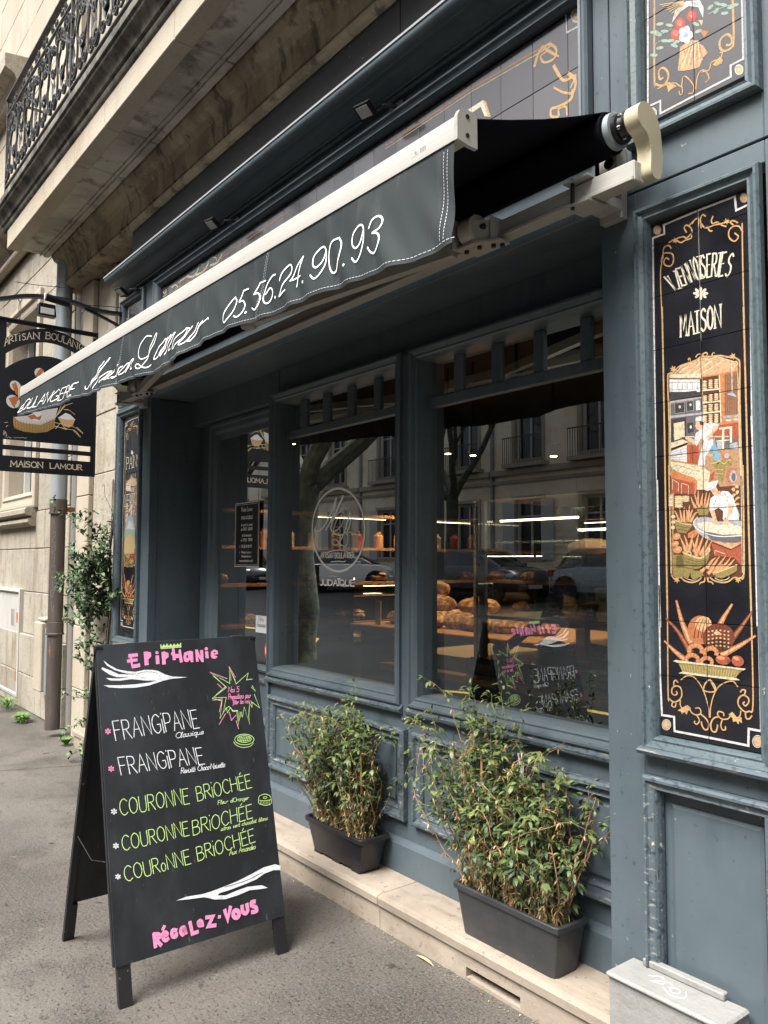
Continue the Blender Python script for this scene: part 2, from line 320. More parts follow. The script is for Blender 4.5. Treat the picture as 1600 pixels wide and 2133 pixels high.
# single-stroke alphabet: width | strokes; '~' marks a curved stroke
F = {}
for ln in """A 60|0,0 30,100 60,0|12,38 48,38
B 52|0,0 0,100|~0,100 34,98 46,78 34,56 0,53|~0,53 40,50 54,27 40,3 0,0
C 58|~58,84 36,100 10,84 0,50 10,15 34,0 58,14
D 58|0,0 0,100|~0,100 34,96 56,72 58,50 56,28 34,4 0,0
E 48|48,100 0,100 0,0 48,0|0,53 40,53
É 48|48,100 0,100 0,0 48,0|0,53 40,53|18,112 32,126
F 46|0,0 0,100 46,100|0,53 38,53
G 60|~58,84 36,100 10,84 0,50 10,15 34,0 58,16|58,16 58,46 36,46
H 56|0,0 0,100|56,0 56,100|0,52 56,52
I 0|0,0 0,100
J 34|~34,100 34,20 20,0 0,12
L 44|0,100 0,0 44,0
M 70|0,0 4,100 35,30 66,100 70,0
N 56|0,0 0,100 56,0 56,100
O 62|~31,100 8,84 0,50 8,16 31,0 54,16 62,50 54,84 31,100
P 48|0,0 0,100|~0,100 38,96 48,74 38,50 0,46
Q 62|~31,100 8,84 0,50 8,16 31,0 54,16 62,50 54,84 31,100|38,24 64,-8
R 52|0,0 0,100|~0,100 38,96 48,75 38,54 0,50|20,50 54,0
S 46|~44,86 26,100 4,88 4,68 24,54 42,40 44,16 22,0 0,14
T 54|0,100 54,100|27,100 27,0
U 54|~0,100 0,30 10,4 27,0 44,4 54,30 54,100
Ï 0|0,0 0,100|-9,114 -8,122|9,114 10,122
V 56|0,100 28,0 56,100
Y 52|0,100 26,50 52,100|26,50 26,0
Z 50|0,100 50,100 0,0 50,0
0 52|~26,100 6,84 0,50 6,16 26,0 46,16 52,50 46,84 26,100
1 22|0,80 22,100 22,0
2 50|~2,80 14,98 36,98 46,78 38,52 0,0|0,0 50,0
3 48|~2,88 20,100 42,88 40,64 18,54|~18,54 44,46 46,16 22,0 0,12
4 52|40,0 40,100 0,34 52,34
5 48|44,100 8,100 4,56|~4,56 26,64 46,48 44,16 20,0 0,12
6 48|~42,96 16,80 2,44 4,12 24,0 44,12 46,34 28,54 6,40
7 46|0,100 46,100 16,0
9 48|~44,66 30,50 8,56 2,76 16,98 38,96 46,70 40,24 10,0
. 6|0,0 4,4
' 4|2,100 0,80
- 24|0,45 24,45
@ 60|~44,35 30,25 20,40 30,60 44,50 46,30 58,40 50,70 24,76 4,50 14,14 44,8
a 44|~38,50 18,52 2,30 8,4 26,6 38,50 36,10 48,4
b 38|~6,50 20,100 14,60 4,6 26,2 36,28 22,46 8,34
c 34|~34,40 20,52 2,30 8,2 34,8
d 44|~38,46 16,52 2,28 10,2 28,10 44,96 38,10 46,4
e 36|~4,24 32,34 24,54 4,34 8,2 36,10
é 36|~4,24 32,34 24,54 4,34 8,2 36,10|16,68 26,82
ê 36|~4,24 32,34 24,54 4,34 8,2 36,10|10,66 18,78 28,66
f 26|~28,94 16,96 10,40 4,-34|0,46 26,50
g 40|~36,50 16,52 2,30 10,6 28,12 36,50 30,-20 8,-36 2,-22
h 42|~4,0 18,98 8,40 22,52 32,40 30,6 42,4
i 18|~6,50 2,10 16,4|10,70 11,74
j 18|~12,50 4,-20 -10,-32|16,70 17,74
l 22|~6,30 20,90 8,80 2,10 18,4
m 62|~2,50 0,0 4,36 18,52 24,40 20,0 26,36 40,52 46,38 44,6 60,4
n 42|~2,50 0,0 6,36 20,52 28,40 24,6 40,4
o 38|~20,52 4,36 6,6 22,0 34,20 30,44 18,52 38,46
p 40|~8,52 0,-36|~6,36 24,54 36,34 26,4 6,6
q 42|~36,48 16,52 2,28 12,2 30,12 38,50 32,-36 44,-24
r 28|~4,50 0,0 6,36 20,52 28,46
s 32|~28,50 16,46 26,20 12,0 0,8 24,4
t 24|~16,88 6,20 14,0 24,8|2,54 26,58
u 42|~4,50 0,12 12,0 28,14 34,50 30,8 42,4
v 34|~2,50 10,0 30,46 36,48
w 56|~2,50 8,2 24,44 30,2 50,48
x 36|~2,50 18,24 34,2|~34,52 16,24 0,0
y 38|~4,50 6,14 24,12 34,50 26,-20 4,-34
z 34|0,50 30,50 2,2 34,4
œ 56|~20,52 4,36 6,6 22,0 32,30 50,36 44,54 30,34 34,2 56,10""".split('\n'):
    ch = ln[0]; w, *st = ln[2:].split('|'); g = []
    for s_ in st:
        cv = s_[0] == '~'; g.append((cv, [tuple(float(a)/100 for a in t.split(',')) for t in s_.lstrip('~').split()]))
    F[ch] = (float(w)/100, g)
def text_strokes(txt, style=0):
    """returns list of polylines in a box of height 1 and their total width; style 1 running hand, 2/3 serif, 4 tall italic"""
    gap = {0:.16, 1:.02, 2:.14, 3:.18, 4:.12}[style]; x = 0; res = []; rnd = random.Random(txt)
    for ch in txt:
        if ch == ' ': x += .42; continue
        k = ch if ch in F else ch.upper() if ch.upper() in F else None
        if ch == 'i' and style != 1: k = 'I'
        if ch == 'o' and style != 1: k = 'O'
        if k is None: continue
        w, g = F[k]; sc = .55 if (ch == 'o' and style == 0) else (.74 if (ch == 'i' and style != 1) else 1)
        if ch == 'i' and style != 1: res.append([Vector((x,1.0)), Vector((x+.01,1.06))])
        dy = rnd.uniform(-.04,.04) if style == 0 else 0
        for cv, P in g:
            q = [Vector((x+p[0]*sc, p[1]*sc+dy)) for p in P]
            res.append(catmull(q, sub=4) if cv else q)
            if style in (2, 3) and not cv:
                for e, nb in ((q[0], q[1]), (q[-1], q[-2])):
                    d = (e-nb).normalized()
                    if abs(d.y) > .6: res.append([e+Vector((-.11,0)), e+Vector((.11,0)), None])
        x += w*sc+gap
    return res, x-gap
def poly_area(p): return sum(p[i][0]*p[(i+1)%len(p)][1]-p[(i+1)%len(p)][0]*p[i][1] for i in range(len(p)))/2
class Ink:
    """flat coloured shapes stacked in hair-thin layers over a surface"""
    def __init__(s, seg=None): s.items = []; s.seg = seg
    def poly(s, col, P):
        if len(P) >= 3: s.items.append((PAL[col], [([Vector((p[0],p[1])) for p in P])], None))
    def stroke(s, col, P, w, w2=None):
        P = [Vector((p[0],p[1])) for p in P]; Q = [P[0]]
        for p in P[1:]:
            if (p-Q[-1]).length > 1e-5: Q.append(p)
        if len(Q) < 2: Q.append(Q[0]+Vector((w*.5,0)))
        if s.seg:
            T = [Q[0]]
            for a, b in zip(Q, Q[1:]):
                k = max(1, int((b-a).length/s.seg)); T += [a+(b-a)*i/k for i in range(1,k+1)]
            Q = T
        w2 = w if w2 is None else w2; n = len(Q); L = []; R = []
        closed = (Q[0]-Q[-1]).length < 1e-4 and n > 3
        for i in range(n):
            a = (Q[i]-Q[i-1]).normalized() if i > 0 else ((Q[-1]-Q[-2]).normalized() if closed else None)
            b = (Q[i+1]-Q[i]).normalized() if i < n-1 else ((Q[1]-Q[0]).normalized() if closed else None)
            if a is None: a = b
            if b is None: b = a
            t = a+b
            t = t.normalized() if t.length > .2 else a
            m = Vector((-t.y,t.x)); k = 1/max(.45, abs(t.dot(a)))
            hw = (w+(w2-w)*i/(n-1))/2
            p = Q[i]
            if not closed and i == 0: p = p-t*hw*.6
            if not closed and i == n-1: p = p+t*hw*.6
            L.append(p+m*hw*k); R.append(p-m*hw*k)
        s.items.append((PAL[col], None, (L, R)))
    def text(s, col, txt, O, U, V, w, style=0):
        st, W = text_strokes(txt, style); O, U, V = Vector(O), Vector(U), Vector(V)
        for P in st:
            serif = P[-1] is None; P = [p for p in P if p is not None]
            q = [O+U*(p.x/W if W > .01 else p.x)+V*p.y for p in P]
            if W <= .01: q = [O+U*.5+V*p.y+U.normalized()*(p.x*V.length) for p in P]
            ww = w*.6 if serif else w
            if style in (2, 3) and not serif and len(q) >= 2:
                d = (q[-1]-q[0]); 
                if len(q) == 2 and abs(d.dot(V)) < .3*d.length*V.length: ww = w*.55
            s.stroke(col, q, ww)
    def build(s, name, m, parent, fn, step=5e-5, cuts=None, kind=None, cvt=None):
        grid = []; vs = []; fs = []; cs = []
        for col, polys, lr in s.items:
            pts = polys[0] if polys else lr[0]+lr[1]
            x0 = min(p.x for p in pts); x1 = max(p.x for p in pts); y0 = min(p.y for p in pts); y1 = max(p.y for p in pts)
            l = 0
            for g in grid:
                if g[0] < x1 and g[1] > x0 and g[2] < y1 and g[3] > y0 and g[4] >= l: l = g[4]+1
            grid.append((x0,x1,y0,y1,l)); b = len(vs)
            if polys:
                P = polys[0]; tri = geometry.tessellate_polygon([[Vector((p.x,p.y,0)) for p in P]])
                vs += [fn(p.x,p.y,l*step) for p in P]
                for t in tri: fs.append(tuple(b+i for i in t)); cs.append(col)
            else:
                L, R = lr; n = len(L); vs += [fn(p.x,p.y,l*step) for p in L]+[fn(p.x,p.y,l*step) for p in R]
                for i in range(n-1): fs.append((b+i,b+i+1,b+n+i+1,b+n+i)); cs.append(col)
        me = bpy.data.meshes.new(name); me.from_pydata(vs, [], fs); me.materials.append(m)
        a = me.color_attributes.new('Col', 'FLOAT_COLOR', 'CORNER'); arr = []
        for f, c in zip(me.polygons, cs): arr += list(c)*f.loop_total
        a.data.foreach_set('color', arr)
        if cuts:
            bm = bmesh.new(); bm.from_mesh(me); hw = .0009
            for ax, c in cuts:
                no = Vector((1,0,0)) if ax == 'x' else Vector((0,0,1))
                for sg in (-hw, hw):
                    bmesh.ops.bisect_plane(bm, geom=bm.verts[:]+bm.edges[:]+bm.faces[:], dist=1e-6, plane_co=no*(c+sg), plane_no=no)
                k = 0 if ax == 'x' else 2
                dead = [f for f in bm.faces if abs(f.calc_center_median()[k]-c) < hw*.98]
                bmesh.ops.delete(bm, geom=dead, context='FACES')
            bm.to_mesh(me); bm.free()
        o = bpy.data.objects.new(name, me); COL.objects.link(o); adopt(o, parent)
        if kind: o['kind'] = kind
        return o
def ink_groups(ops, ox, oy, m, parent, fn, wk=1., step=3e-5, cuts=None, default='painted_decoration', seg=None):
    """one object for every named group of the decoration, each a little above the one before"""
    groups = []; name = default; cur = []
    for op in ops:
        if op[0] == 'G':
            if cur: groups.append((name, cur))
            name = op[1]; cur = []
        else: cur.append(op)
    groups.append((name, cur))
    for i, (nm, g) in enumerate(groups):
        if g: ink_from(g, ox, oy, wk=wk, seg=seg).build(nm, m, parent, lambda u, v, l, i=i: fn(u, v, l+i*1.2e-4), step=step, cuts=cuts)
def ink_from(ops, ox, oy, k=2e-4, wk=1.0, seg=None):
    ink = Ink(seg)
    for op in ops:
        if op[0] == 'P':
            c = op[3]; P = [(ox+c[i]*k, oy+c[i+1]*k) for i in range(0,len(c),2)]
            ink.poly(op[1], catmull(P, True, 3) if op[2] else P)
        elif op[0] == 'E':
            c = op[3]; O, A, B = [Vector((c[i]*k, c[i+1]*k)) for i in (0,2,4)]; A -= O; B -= O; O += Vector((ox, oy))
            ink.poly(op[1], [O+A*math.cos(2*PI*i/op[2])+B*math.sin(2*PI*i/op[2]) for i in range(op[2])])
        elif op[0] == 'S':
            c = op[5]; P = [Vector((ox+c[i]*k, oy+c[i+1]*k)) for i in range(0,len(c),2)]
            if op[4] and len(P) > 2: P = catmull(P, sub=4)
            ink.stroke(op[1], P, op[2]*1e-3*wk, op[3]*1e-3*wk)
        else:
            c = op[5]; O, R_, T_ = [Vector((ox+c[i]*k, oy+c[i+1]*k)) for i in (0,2,4)]
            ink.text(op[1], op[4], O, R_-O, T_-O, op[2]*1e-3*wk, op[3])
    return ink
# painted decoration: [kind, colour, width..., coordinates in fifths of a millimetre on the surface]
SURF = {
 'board': [['G','chalk_title'],
['P','lime',0,[1233,6051,1247,6074,1274,6018,1308,6070,1334,6024,1375,6078,1407,6019,1449,6069,1482,6019,1524,6069,1552,6020,1594,6070,1620,6020,1666,6080,1666,5977,1239,5973]],
['S','ink',0.8,0.8,1,[1252,5991,1651,5999]],
['P','pink',0,[591,5919,772,5925,774,5861,656,5851,659,5823,759,5825,760,5770,659,5764,665,5713,802,5730,803,5657,641,5642,621,5757,561,5753,551,5813,617,5826,605,5850,582,5851]],
['P','pink',0,[889,5940,965,5945,974,5685,890,5677]],
['P','pink',0,[961,5945,1035,5921,1034,5842,962,5783]],
['E','pink',14,[1155,5908,1187,5906,1153,5878]],
['P','pink',0,[1119,5855,1192,5855,1190,5687,1117,5683]],
['P','pink',0,[1246,5916,1320,5921,1316,5670,1242,5669]],
['P','pink',0,[1317,5916,1388,5883,1387,5813,1314,5762]],
['P','pink',0,[1466,5978,1516,5979,1525,5855,1595,5855,1608,5940,1648,5942,1670,5688,1609,5679,1598,5779,1527,5774,1527,5737,1464,5737,1463,5836,1439,5842,1441,5889,1463,5892]],
['P','pink',0,[1715,5871,1832,5901,1902,5882,1892,5672,1836,5671,1826,5727,1765,5676,1699,5700,1689,5784]],
['E','ink2',14,[1771,5790,1791,5789,1768,5757]],
['P','pink',0,[1952,5917,2004,5914,2057,5770,2054,5896,2122,5897,2113,5655,2066,5659,2000,5774,2005,5673,1949,5672]],
['E','pink',14,[2194,5916,2231,5914,2191,5882]],
['P','pink',0,[2160,5865,2229,5865,2230,5724,2161,5724]],
['P','pink',0,[2290,5851,2367,5895,2435,5861,2444,5792,2336,5780,2428,5744,2381,5703,2302,5714,2276,5767]],
['E','ink2',14,[2368,5826,2394,5825,2366,5812]],
['G','chalk_fork_drawing'],
['P','chalk',0,[108,5836,214,5743,366,5646,545,5600,706,5573,872,5596,1037,5583,1155,5551,1282,5475,1436,5420,1742,5385,1581,5380,1433,5383,1235,5359,1088,5326,943,5294,684,5277,387,5296,188,5328,84,5377,391,5349,688,5340,947,5348,1104,5375,903,5389,627,5444,397,5433,218,5453,136,5505,354,5477,606,5482,334,5506,203,5566,67,5674,78,5709,208,5650,382,5555,633,5530,866,5524,726,5531,519,5557,298,5643,169,5735]],
['S','ink',1.0,1.0,1,[738,5534,868,5556,1034,5542,1139,5506]],
['G','chalk_star'],
['S','lime',1.6,1.6,0,[2778,5159,3077,5355,3021,5216,3156,5224]],
['S','lime',1.6,1.6,0,[3134,5093,3202,4968,3118,5055]],
['S','lime',1.6,1.6,0,[3162,4911,3249,4625,3093,4759,3079,4651,3035,4741,2981,4481,2984,4325,2904,4682,2840,4485,2798,4593,2731,4343,2725,4617,2639,4615,2596,4703,2518,4605,2504,4713,2342,4512,2426,4852,2219,4921,2548,5108,2238,5431,2636,5180,2660,5506,2778,5159]],
['S','lime',1.2,1.2,0,[3087,4711,3068,4786]],
['S','lime',1.3,1.3,0,[2764,5229,2680,5444,2667,5237]],
['S','lime',1.3,1.3,0,[2284,5367,2537,5128,2309,4983]],
['S','lime',1.3,1.3,0,[2264,4928,2526,4913,2434,4638,2559,4731,2642,4639,2748,4627,2750,4412,2839,4593]],
['S','pink',1.6,1.6,0,[2226,5439,2586,5281]],
['S','pink',1.6,1.6,0,[2656,5521,2776,5289]],
['S','pink',1.6,1.6,0,[2364,5197,2454,5100]],
['S','pink',1.6,1.6,0,[2225,4887,2443,4886]],
['S','pink',1.6,1.6,0,[2421,4852,2343,4643]],
['S','pink',1.8,1.8,0,[2317,4403,2471,4591]],
['S','pink',1.8,1.8,0,[2559,4619,2588,4450,2697,4537]],
['S','pink',1.8,1.8,0,[2693,4431,2728,4268]],
['T', 'pink', 1.5, 1, 'Nos 5', [2582, 5008, 2818, 4990, 2605, 5117]],
['T', 'pink', 1.3, 1, 'Propositions pour', [2566, 4866, 3076, 4848, 2589, 4974]],
['T', 'pink', 1.3, 1, 'fêter les rois', [2655, 4756, 3041, 4745, 2671, 4846]],
['G','chalk_lettering'],
['T', 'chalk', 2.0, 0, 'FRANGiPANE', [247, 4363, 1894, 4403, 203, 4712]],
['T', 'chalk', 1.5, 1, 'Classique', [1390, 4253, 1963, 4261, 1409, 4354]],
['T', 'chalk', 2.0, 0, 'FRANGiPANE', [304, 3747, 1932, 3713, 259, 4060]],
['T', 'chalk', 1.4, 1, 'Revisité Choco-Noisette', [1437, 3597, 2349, 3583, 1455, 3695]],
['G','chalk_flower'],
['S','pink',1.6,1.6,1,[142,4539,157,4512,126,4517,110,4492,97,4520,67,4523,85,4546,70,4574,100,4569,116,4594,129,4565,160,4563,142,4539]],
['S','pink',1.2,1.2,1,[128,4541,120,4529,105,4531,98,4545,107,4557,122,4555,128,4541]],
['S','pink',1.6,1.6,1,[158,3878,173,3850,142,3856,126,3832,114,3861,84,3864,101,3886,87,3913,117,3908,133,3932,145,3903,176,3900,158,3878]],
['S','pink',1.2,1.2,1,[145,3880,136,3868,121,3871,115,3884,123,3896,138,3893,145,3879]],
['G','chalk_cake_drawing'],
['S','lime',1.6,1.6,1,[3044,4015,3025,3980,2980,3953,2914,3939,2838,3939,2761,3953,2693,3979,2644,4013,2620,4051,2625,4089,2656,4120,2712,4141,2783,4149,2861,4142,2936,4122,2996,4092,3034,4054,3044,4015]],
['S','lime',1.4,1.4,1,[2986,4032,2973,4010,2940,3994,2893,3985,2838,3986,2782,3995,2733,4013,2697,4035,2679,4060,2682,4084,2704,4103,2744,4116,2796,4120,2853,4115,2907,4102,2951,4081,2978,4057,2986,4032]],
['S','lime',1.4,1.4,1,[2585,4028,2643,3955,2769,3896,2931,3893,3025,3947]],
['S','lime',1.1,1.1,0,[2716,4121,2769,4004]],
['S','lime',1.1,1.1,0,[2769,4115,2816,3998]],
['S','lime',1.1,1.1,0,[2822,4108,2864,3991]],
['S','lime',1.1,1.1,0,[2875,4101,2912,3985]],
['S','lime',1.1,1.1,0,[2928,4094,2961,3979]],
['S','lime',1.1,1.1,0,[2686,4095,2980,4071]],
['S','lime',1.1,1.1,0,[2682,4067,2976,4038]],
['S','lime',1.1,1.1,0,[2679,4039,2972,4006]],
['G','chalk_lettering'],
['T', 'lime', 1.8, 0, 'COURONNE', [246, 3059, 1558, 3042, 232, 3335]],
['T', 'lime', 1.8, 0, 'BRiOCHÉE', [1724, 3050, 2884, 3116, 1701, 3310]],
['T', 'lime', 1.2, 1, "Fleur d'Oranger", [2125, 2915, 2787, 2895, 2140, 2989]],
['T', 'lime', 1.8, 0, 'COURONNE', [248, 2466, 1500, 2489, 229, 2718]],
['T', 'lime', 1.8, 0, 'BRiOCHÉE', [1574, 2466, 2835, 2553, 1575, 2721]],
['T', 'lime', 1.2, 1, 'citron vert chocolat blanc', [2135, 2434, 3155, 2449, 2148, 2505]],
['T', 'lime', 1.8, 0, 'COURoNNE', [256, 1959, 1485, 1982, 231, 2212]],
['T', 'lime', 1.8, 0, 'BRiOCHÉE', [1625, 2004, 2833, 2108, 1606, 2249]],
['T', 'lime', 1.3, 1, 'Aux Amandes', [2259, 1969, 2826, 1973, 2275, 2065]],
['G','chalk_flower'],
['S','chalk',1.6,1.6,1,[159,3144,174,3117,144,3123,128,3101,116,3128,86,3133,104,3154,89,3181,119,3174,135,3197,147,3169,177,3165,159,3144]],
['S','chalk',1.2,1.2,1,[146,3146,138,3135,123,3138,117,3151,125,3162,140,3159,146,3146]],
['S','chalk',1.6,1.6,1,[155,2569,170,2542,140,2549,125,2527,112,2555,83,2560,100,2580,86,2607,115,2600,131,2622,143,2594,173,2589,155,2569]],
['S','chalk',1.2,1.2,1,[142,2571,134,2561,119,2564,113,2577,121,2588,136,2585,142,2571]],
['S','chalk',1.6,1.6,1,[155,2062,168,2037,141,2044,127,2025,116,2050,89,2055,105,2073,92,2097,119,2090,133,2110,144,2085,171,2080,155,2062]],
['S','chalk',1.2,1.2,1,[144,2064,136,2054,122,2057,115,2071,123,2081,138,2077,144,2064]],
['G','chalk_fork_drawing'],
['P','chalk',0,[1146,1439,1359,1457,1638,1428,1831,1432,2077,1454,2380,1486,2695,1548,2965,1606,3206,1607,3324,1559,3313,1478,3166,1510,2950,1492,2758,1426,2522,1399,2242,1374,1993,1365,1942,1336,2109,1301,2362,1329,2566,1342,2873,1301,2995,1226,2890,1233,2609,1272,2352,1243,2102,1236,1887,1279,1680,1369,1401,1402]],
['S','ink',1.4,1.4,1,[2101,1445,2375,1445,2633,1465,2927,1523]],
['G','chalk_cake_drawing'],
['S','lime',1.6,1.6,1,[2997,2859,3026,2916,3096,2934,3164,2932,3242,2900,3283,2838,3262,2807,3229,2805]],
['S','lime',1.4,1.4,1,[2996,2853,3003,2781,3137,2725,3261,2731,3285,2810]],
['S','lime',1.2,1.2,1,[3193,2862,3179,2852,3148,2852,3118,2862,3108,2877,3122,2887,3153,2887,3182,2877,3193,2862]],
['S','lime',1.2,1.2,1,[3001,2849,3121,2815,3271,2807]],
['S','lime',1,1,0,[3031,2831,3034,2766]],
['S','lime',1,1,0,[3065,2825,3065,2761]],
['S','lime',1,1,0,[3100,2819,3097,2755]],
['S','lime',1,1,0,[3135,2813,3129,2749]],
['S','lime',1,1,0,[3169,2807,3161,2744]],
['S','lime',1,1,0,[3204,2801,3193,2738]],
['S','lime',1,1,0,[3239,2795,3225,2733]],
['G','chalk_closing_words'],
['S','pink',8,8,0,[694,1009,705,795]],
['S','pink',8,8,1,[694,1000,775,978,798,934,726,914,708,909]],
['S','pink',8,8,0,[725,905,804,797]],
['S','pink',7,7,0,[859,1034,889,1079]],
['S','pink',8,8,1,[859,928,926,939,903,978,853,968,855,890,896,848,942,867]],
['S','pink',8,8,1,[1102,958,1041,978,1015,935,1032,873,1087,864,1098,904]],
['S','pink',8,8,1,[1256,972,1203,966,1182,912,1216,858,1265,896,1256,972,1275,862]],
['S','pink',8,8,0,[1369,1023,1396,827,1499,832]],
['S','pink',7,7,1,[1525,953,1600,958,1567,1003,1523,984,1536,926,1614,910]],
['S','pink',8,8,0,[1687,1023,1814,1006,1712,869,1851,850]],
['S','pink',7,7,0,[1931,972,1955,970]],
['S','pink',9,9,0,[2062,1053,2102,885,2178,1080]],
['S','pink',10,10,1,[2339,921,2326,890,2298,874,2266,877,2237,899,2223,932,2227,966,2248,990,2279,997,2311,984,2333,956,2339,921]],
['S','pink',9,9,1,[2418,1039,2421,938,2477,899,2522,934,2520,1046]],
['S','pink',9,9,1,[2690,1053,2624,1057,2617,1001,2698,950,2705,885,2613,886]]],
 'mural': [['G','painted_scene'],
['P','tan1',0,[-497,10232,-369,10270,-291,10325,-75,10352,35,10382,231,10342,446,10257,540,10205,544,9091,548,8669,-507,8757]],
['P','tan2',0,[-369,10270,16,10351,53,10370,318,10308,455,10247,530,10183,528,10109,348,10101,38,10108,-7,10142,-294,10203]],
['S','cream',3,3,0,[-331,10228,-197,10298]],
['S','cream',3,3,0,[-237,10184,-3,10312]],
['S','cream',3,3,0,[-154,10160,159,10301]],
['S','cream',3,3,0,[-44,10131,335,10271]],
['P','cream2',0,[-466,10226,3,10153,-8,10099,-496,10175]],
['P','dgrey',0,[-501,10180,-8,10082,14,10069,4,9832,-498,9879]],
['P','white',0,[-499,10160,-22,10074,-22,9896,-499,9976]],
['S','grey',1.2,1.2,0,[-454,10096,-456,10004]],
['S','grey',1.2,1.2,0,[-373,10082,-375,9990]],
['S','grey',1.2,1.2,0,[-292,10068,-294,9977]],
['S','grey',1.2,1.2,0,[-212,10054,-214,9963]],
['S','grey',1.2,1.2,0,[-133,10040,-135,9950]],
['S','grey',1.2,1.2,0,[-55,10026,-57,9937]],
['S','grey',1.2,1.2,0,[-498,10113,-28,10034]],
['S','grey',1.2,1.2,0,[-500,10003,-30,9940]],
['P','dgrey',0,[-499,9950,-85,9924,13,9831,-51,9807,-494,9825]],
['P','lgrey',0,[-494,9808,8,9806,9,9823,-496,9839]],
['P','mgrey',0,[-493,9799,11,9797,25,9549,9,9246,-498,9211]],
['P','dgrey',0,[-422,9797,-265,9789,-268,9643,-419,9647]],
['P','dgrey',0,[-232,9793,-130,9790,-128,9648,-231,9650]],
['P','white',0,[-88,9779,-23,9777,-23,9641,-87,9642]],
['S','lgrey',1,1,0,[-422,9797,-265,9789,-268,9643,-419,9647,-422,9797]],
['S','lgrey',1,1,0,[-232,9793,-130,9790,-128,9648,-231,9650,-232,9793]],
['E','white',14,[-342,9732,-323,9729,-343,9709]],
['E','white',14,[-173,9736,-156,9734,-173,9716]],
['P','lgrey',0,[-498,9623,17,9601,16,9575,-494,9588]],
['P','dgrey',0,[-480,9568,-242,9570,-249,9251,-488,9210]],
['P','cream2',0,[-443,9506,-273,9513,-272,9288,-438,9291]],
['P','dgrey',0,[-234,9478,-137,9482,-131,9340,-224,9330]],
['E','white',14,[-175,9418,-159,9416,-176,9394]],
['P','brown',0,[18,10103,269,10091,270,9414,31,9442]],
['P','tan1',0,[22,10000,44,9996,43,9928,25,9927]],
['E','cream2',14,[54,10031,86,10025,54,10019]],
['E','wheat',14,[54,10005,86,10000,53,9994]],
['E','cream2',14,[53,9980,85,9974,53,9968]],
['E','wheat',14,[52,9955,85,9949,52,9943]],
['E','cream2',14,[52,9929,84,9924,52,9917]],
['E','cream2',14,[140,10033,171,10028,139,10022]],
['E','wheat',14,[139,10008,171,10003,139,9996]],
['E','cream2',14,[138,9983,170,9977,138,9971]],
['E','wheat',14,[138,9958,170,9952,137,9946]],
['E','cream2',14,[137,9932,169,9927,137,9921]],
['E','cream2',14,[224,10023,255,10018,223,10012]],
['E','wheat',14,[223,9998,254,9993,223,9987]],
['E','cream2',14,[222,9973,254,9968,222,9962]],
['E','wheat',14,[222,9948,253,9943,221,9936]],
['E','cream2',14,[221,9923,253,9918,221,9911]],
['E','cream2',14,[49,9828,82,9822,49,9816]],
['E','wheat',14,[49,9802,81,9797,49,9790]],
['E','cream2',14,[48,9777,80,9772,48,9765]],
['E','wheat',14,[48,9751,80,9746,47,9740]],
['E','cream2',14,[135,9831,167,9826,134,9820]],
['E','wheat',14,[134,9806,166,9801,134,9794]],
['E','cream2',14,[134,9781,165,9776,133,9769]],
['E','wheat',14,[133,9756,165,9751,133,9744]],
['E','cream2',14,[219,9823,250,9817,218,9811]],
['E','wheat',14,[218,9798,250,9792,218,9786]],
['E','cream2',14,[218,9773,249,9767,217,9761]],
['E','wheat',14,[217,9747,248,9742,217,9736]],
['E','cream2',14,[46,9684,78,9679,46,9672]],
['E','wheat',14,[45,9659,78,9654,45,9647]],
['E','cream2',14,[45,9633,77,9628,45,9621]],
['E','wheat',14,[44,9608,77,9603,44,9596]],
['E','cream2',14,[131,9689,163,9684,131,9677]],
['E','wheat',14,[131,9663,163,9658,130,9652]],
['E','cream2',14,[130,9638,162,9633,130,9626]],
['E','wheat',14,[130,9613,161,9608,129,9601]],
['E','cream2',14,[215,9681,247,9676,215,9669]],
['E','wheat',14,[215,9656,246,9651,214,9644]],
['E','cream2',14,[214,9631,246,9626,214,9619]],
['E','wheat',14,[213,9606,245,9601,213,9594]],
['E','cream2',14,[43,9540,75,9536,42,9528]],
['E','wheat',14,[42,9515,74,9510,42,9503]],
['E','cream2',14,[41,9490,74,9485,41,9478]],
['E','wheat',14,[41,9464,73,9460,41,9452]],
['E','cream2',14,[40,9439,73,9435,40,9427]],
['E','cream2',14,[128,9546,160,9541,128,9534]],
['E','wheat',14,[127,9521,159,9516,127,9509]],
['E','cream2',14,[127,9495,159,9491,126,9484]],
['E','wheat',14,[126,9470,158,9466,126,9459]],
['E','cream2',14,[126,9445,157,9441,125,9433]],
['E','cream2',14,[212,9539,243,9534,212,9527]],
['E','wheat',14,[211,9514,243,9509,211,9502]],
['E','cream2',14,[211,9489,242,9484,210,9477]],
['E','wheat',14,[210,9464,242,9459,210,9452]],
['E','cream2',14,[209,9439,241,9434,209,9427]],
['S','cream',4,4,0,[20,9908,264,9890]],
['S','cream',4,4,0,[20,9732,260,9720]],
['S','cream',4,4,0,[26,9587,270,9576]],
['P','orange',0,[29,10110,344,10102,528,10101,527,10084,347,10081,323,9423,275,9421,276,10081,37,10091]],
['S','cream',3,3,0,[269,10082,279,9425]],
['P','wood2',0,[343,10081,523,10089,522,9502,333,9513]],
['S','wood',1,1,0,[360,10074,351,9535]],
['S','wood',1,1,0,[386,10069,377,9532]],
['S','wood',1,1,0,[412,10064,403,9528]],
['S','wood',1,1,0,[437,10060,428,9524]],
['S','wood',1,1,0,[463,10055,454,9520]],
['S','wood',1,1,0,[488,10050,479,9517]],
['S','wood',1,1,0,[513,10046,504,9513]],
['S','white',2,2,0,[454,10206,448,9826]],
['P','lblue',0,[375,9797,453,9817,514,9737,434,9771]],
['P','lgrey',0,[311,9499,436,9502,427,9467,332,9476]],
['P','lgrey',0,[453,9479,521,9502,521,9453]],
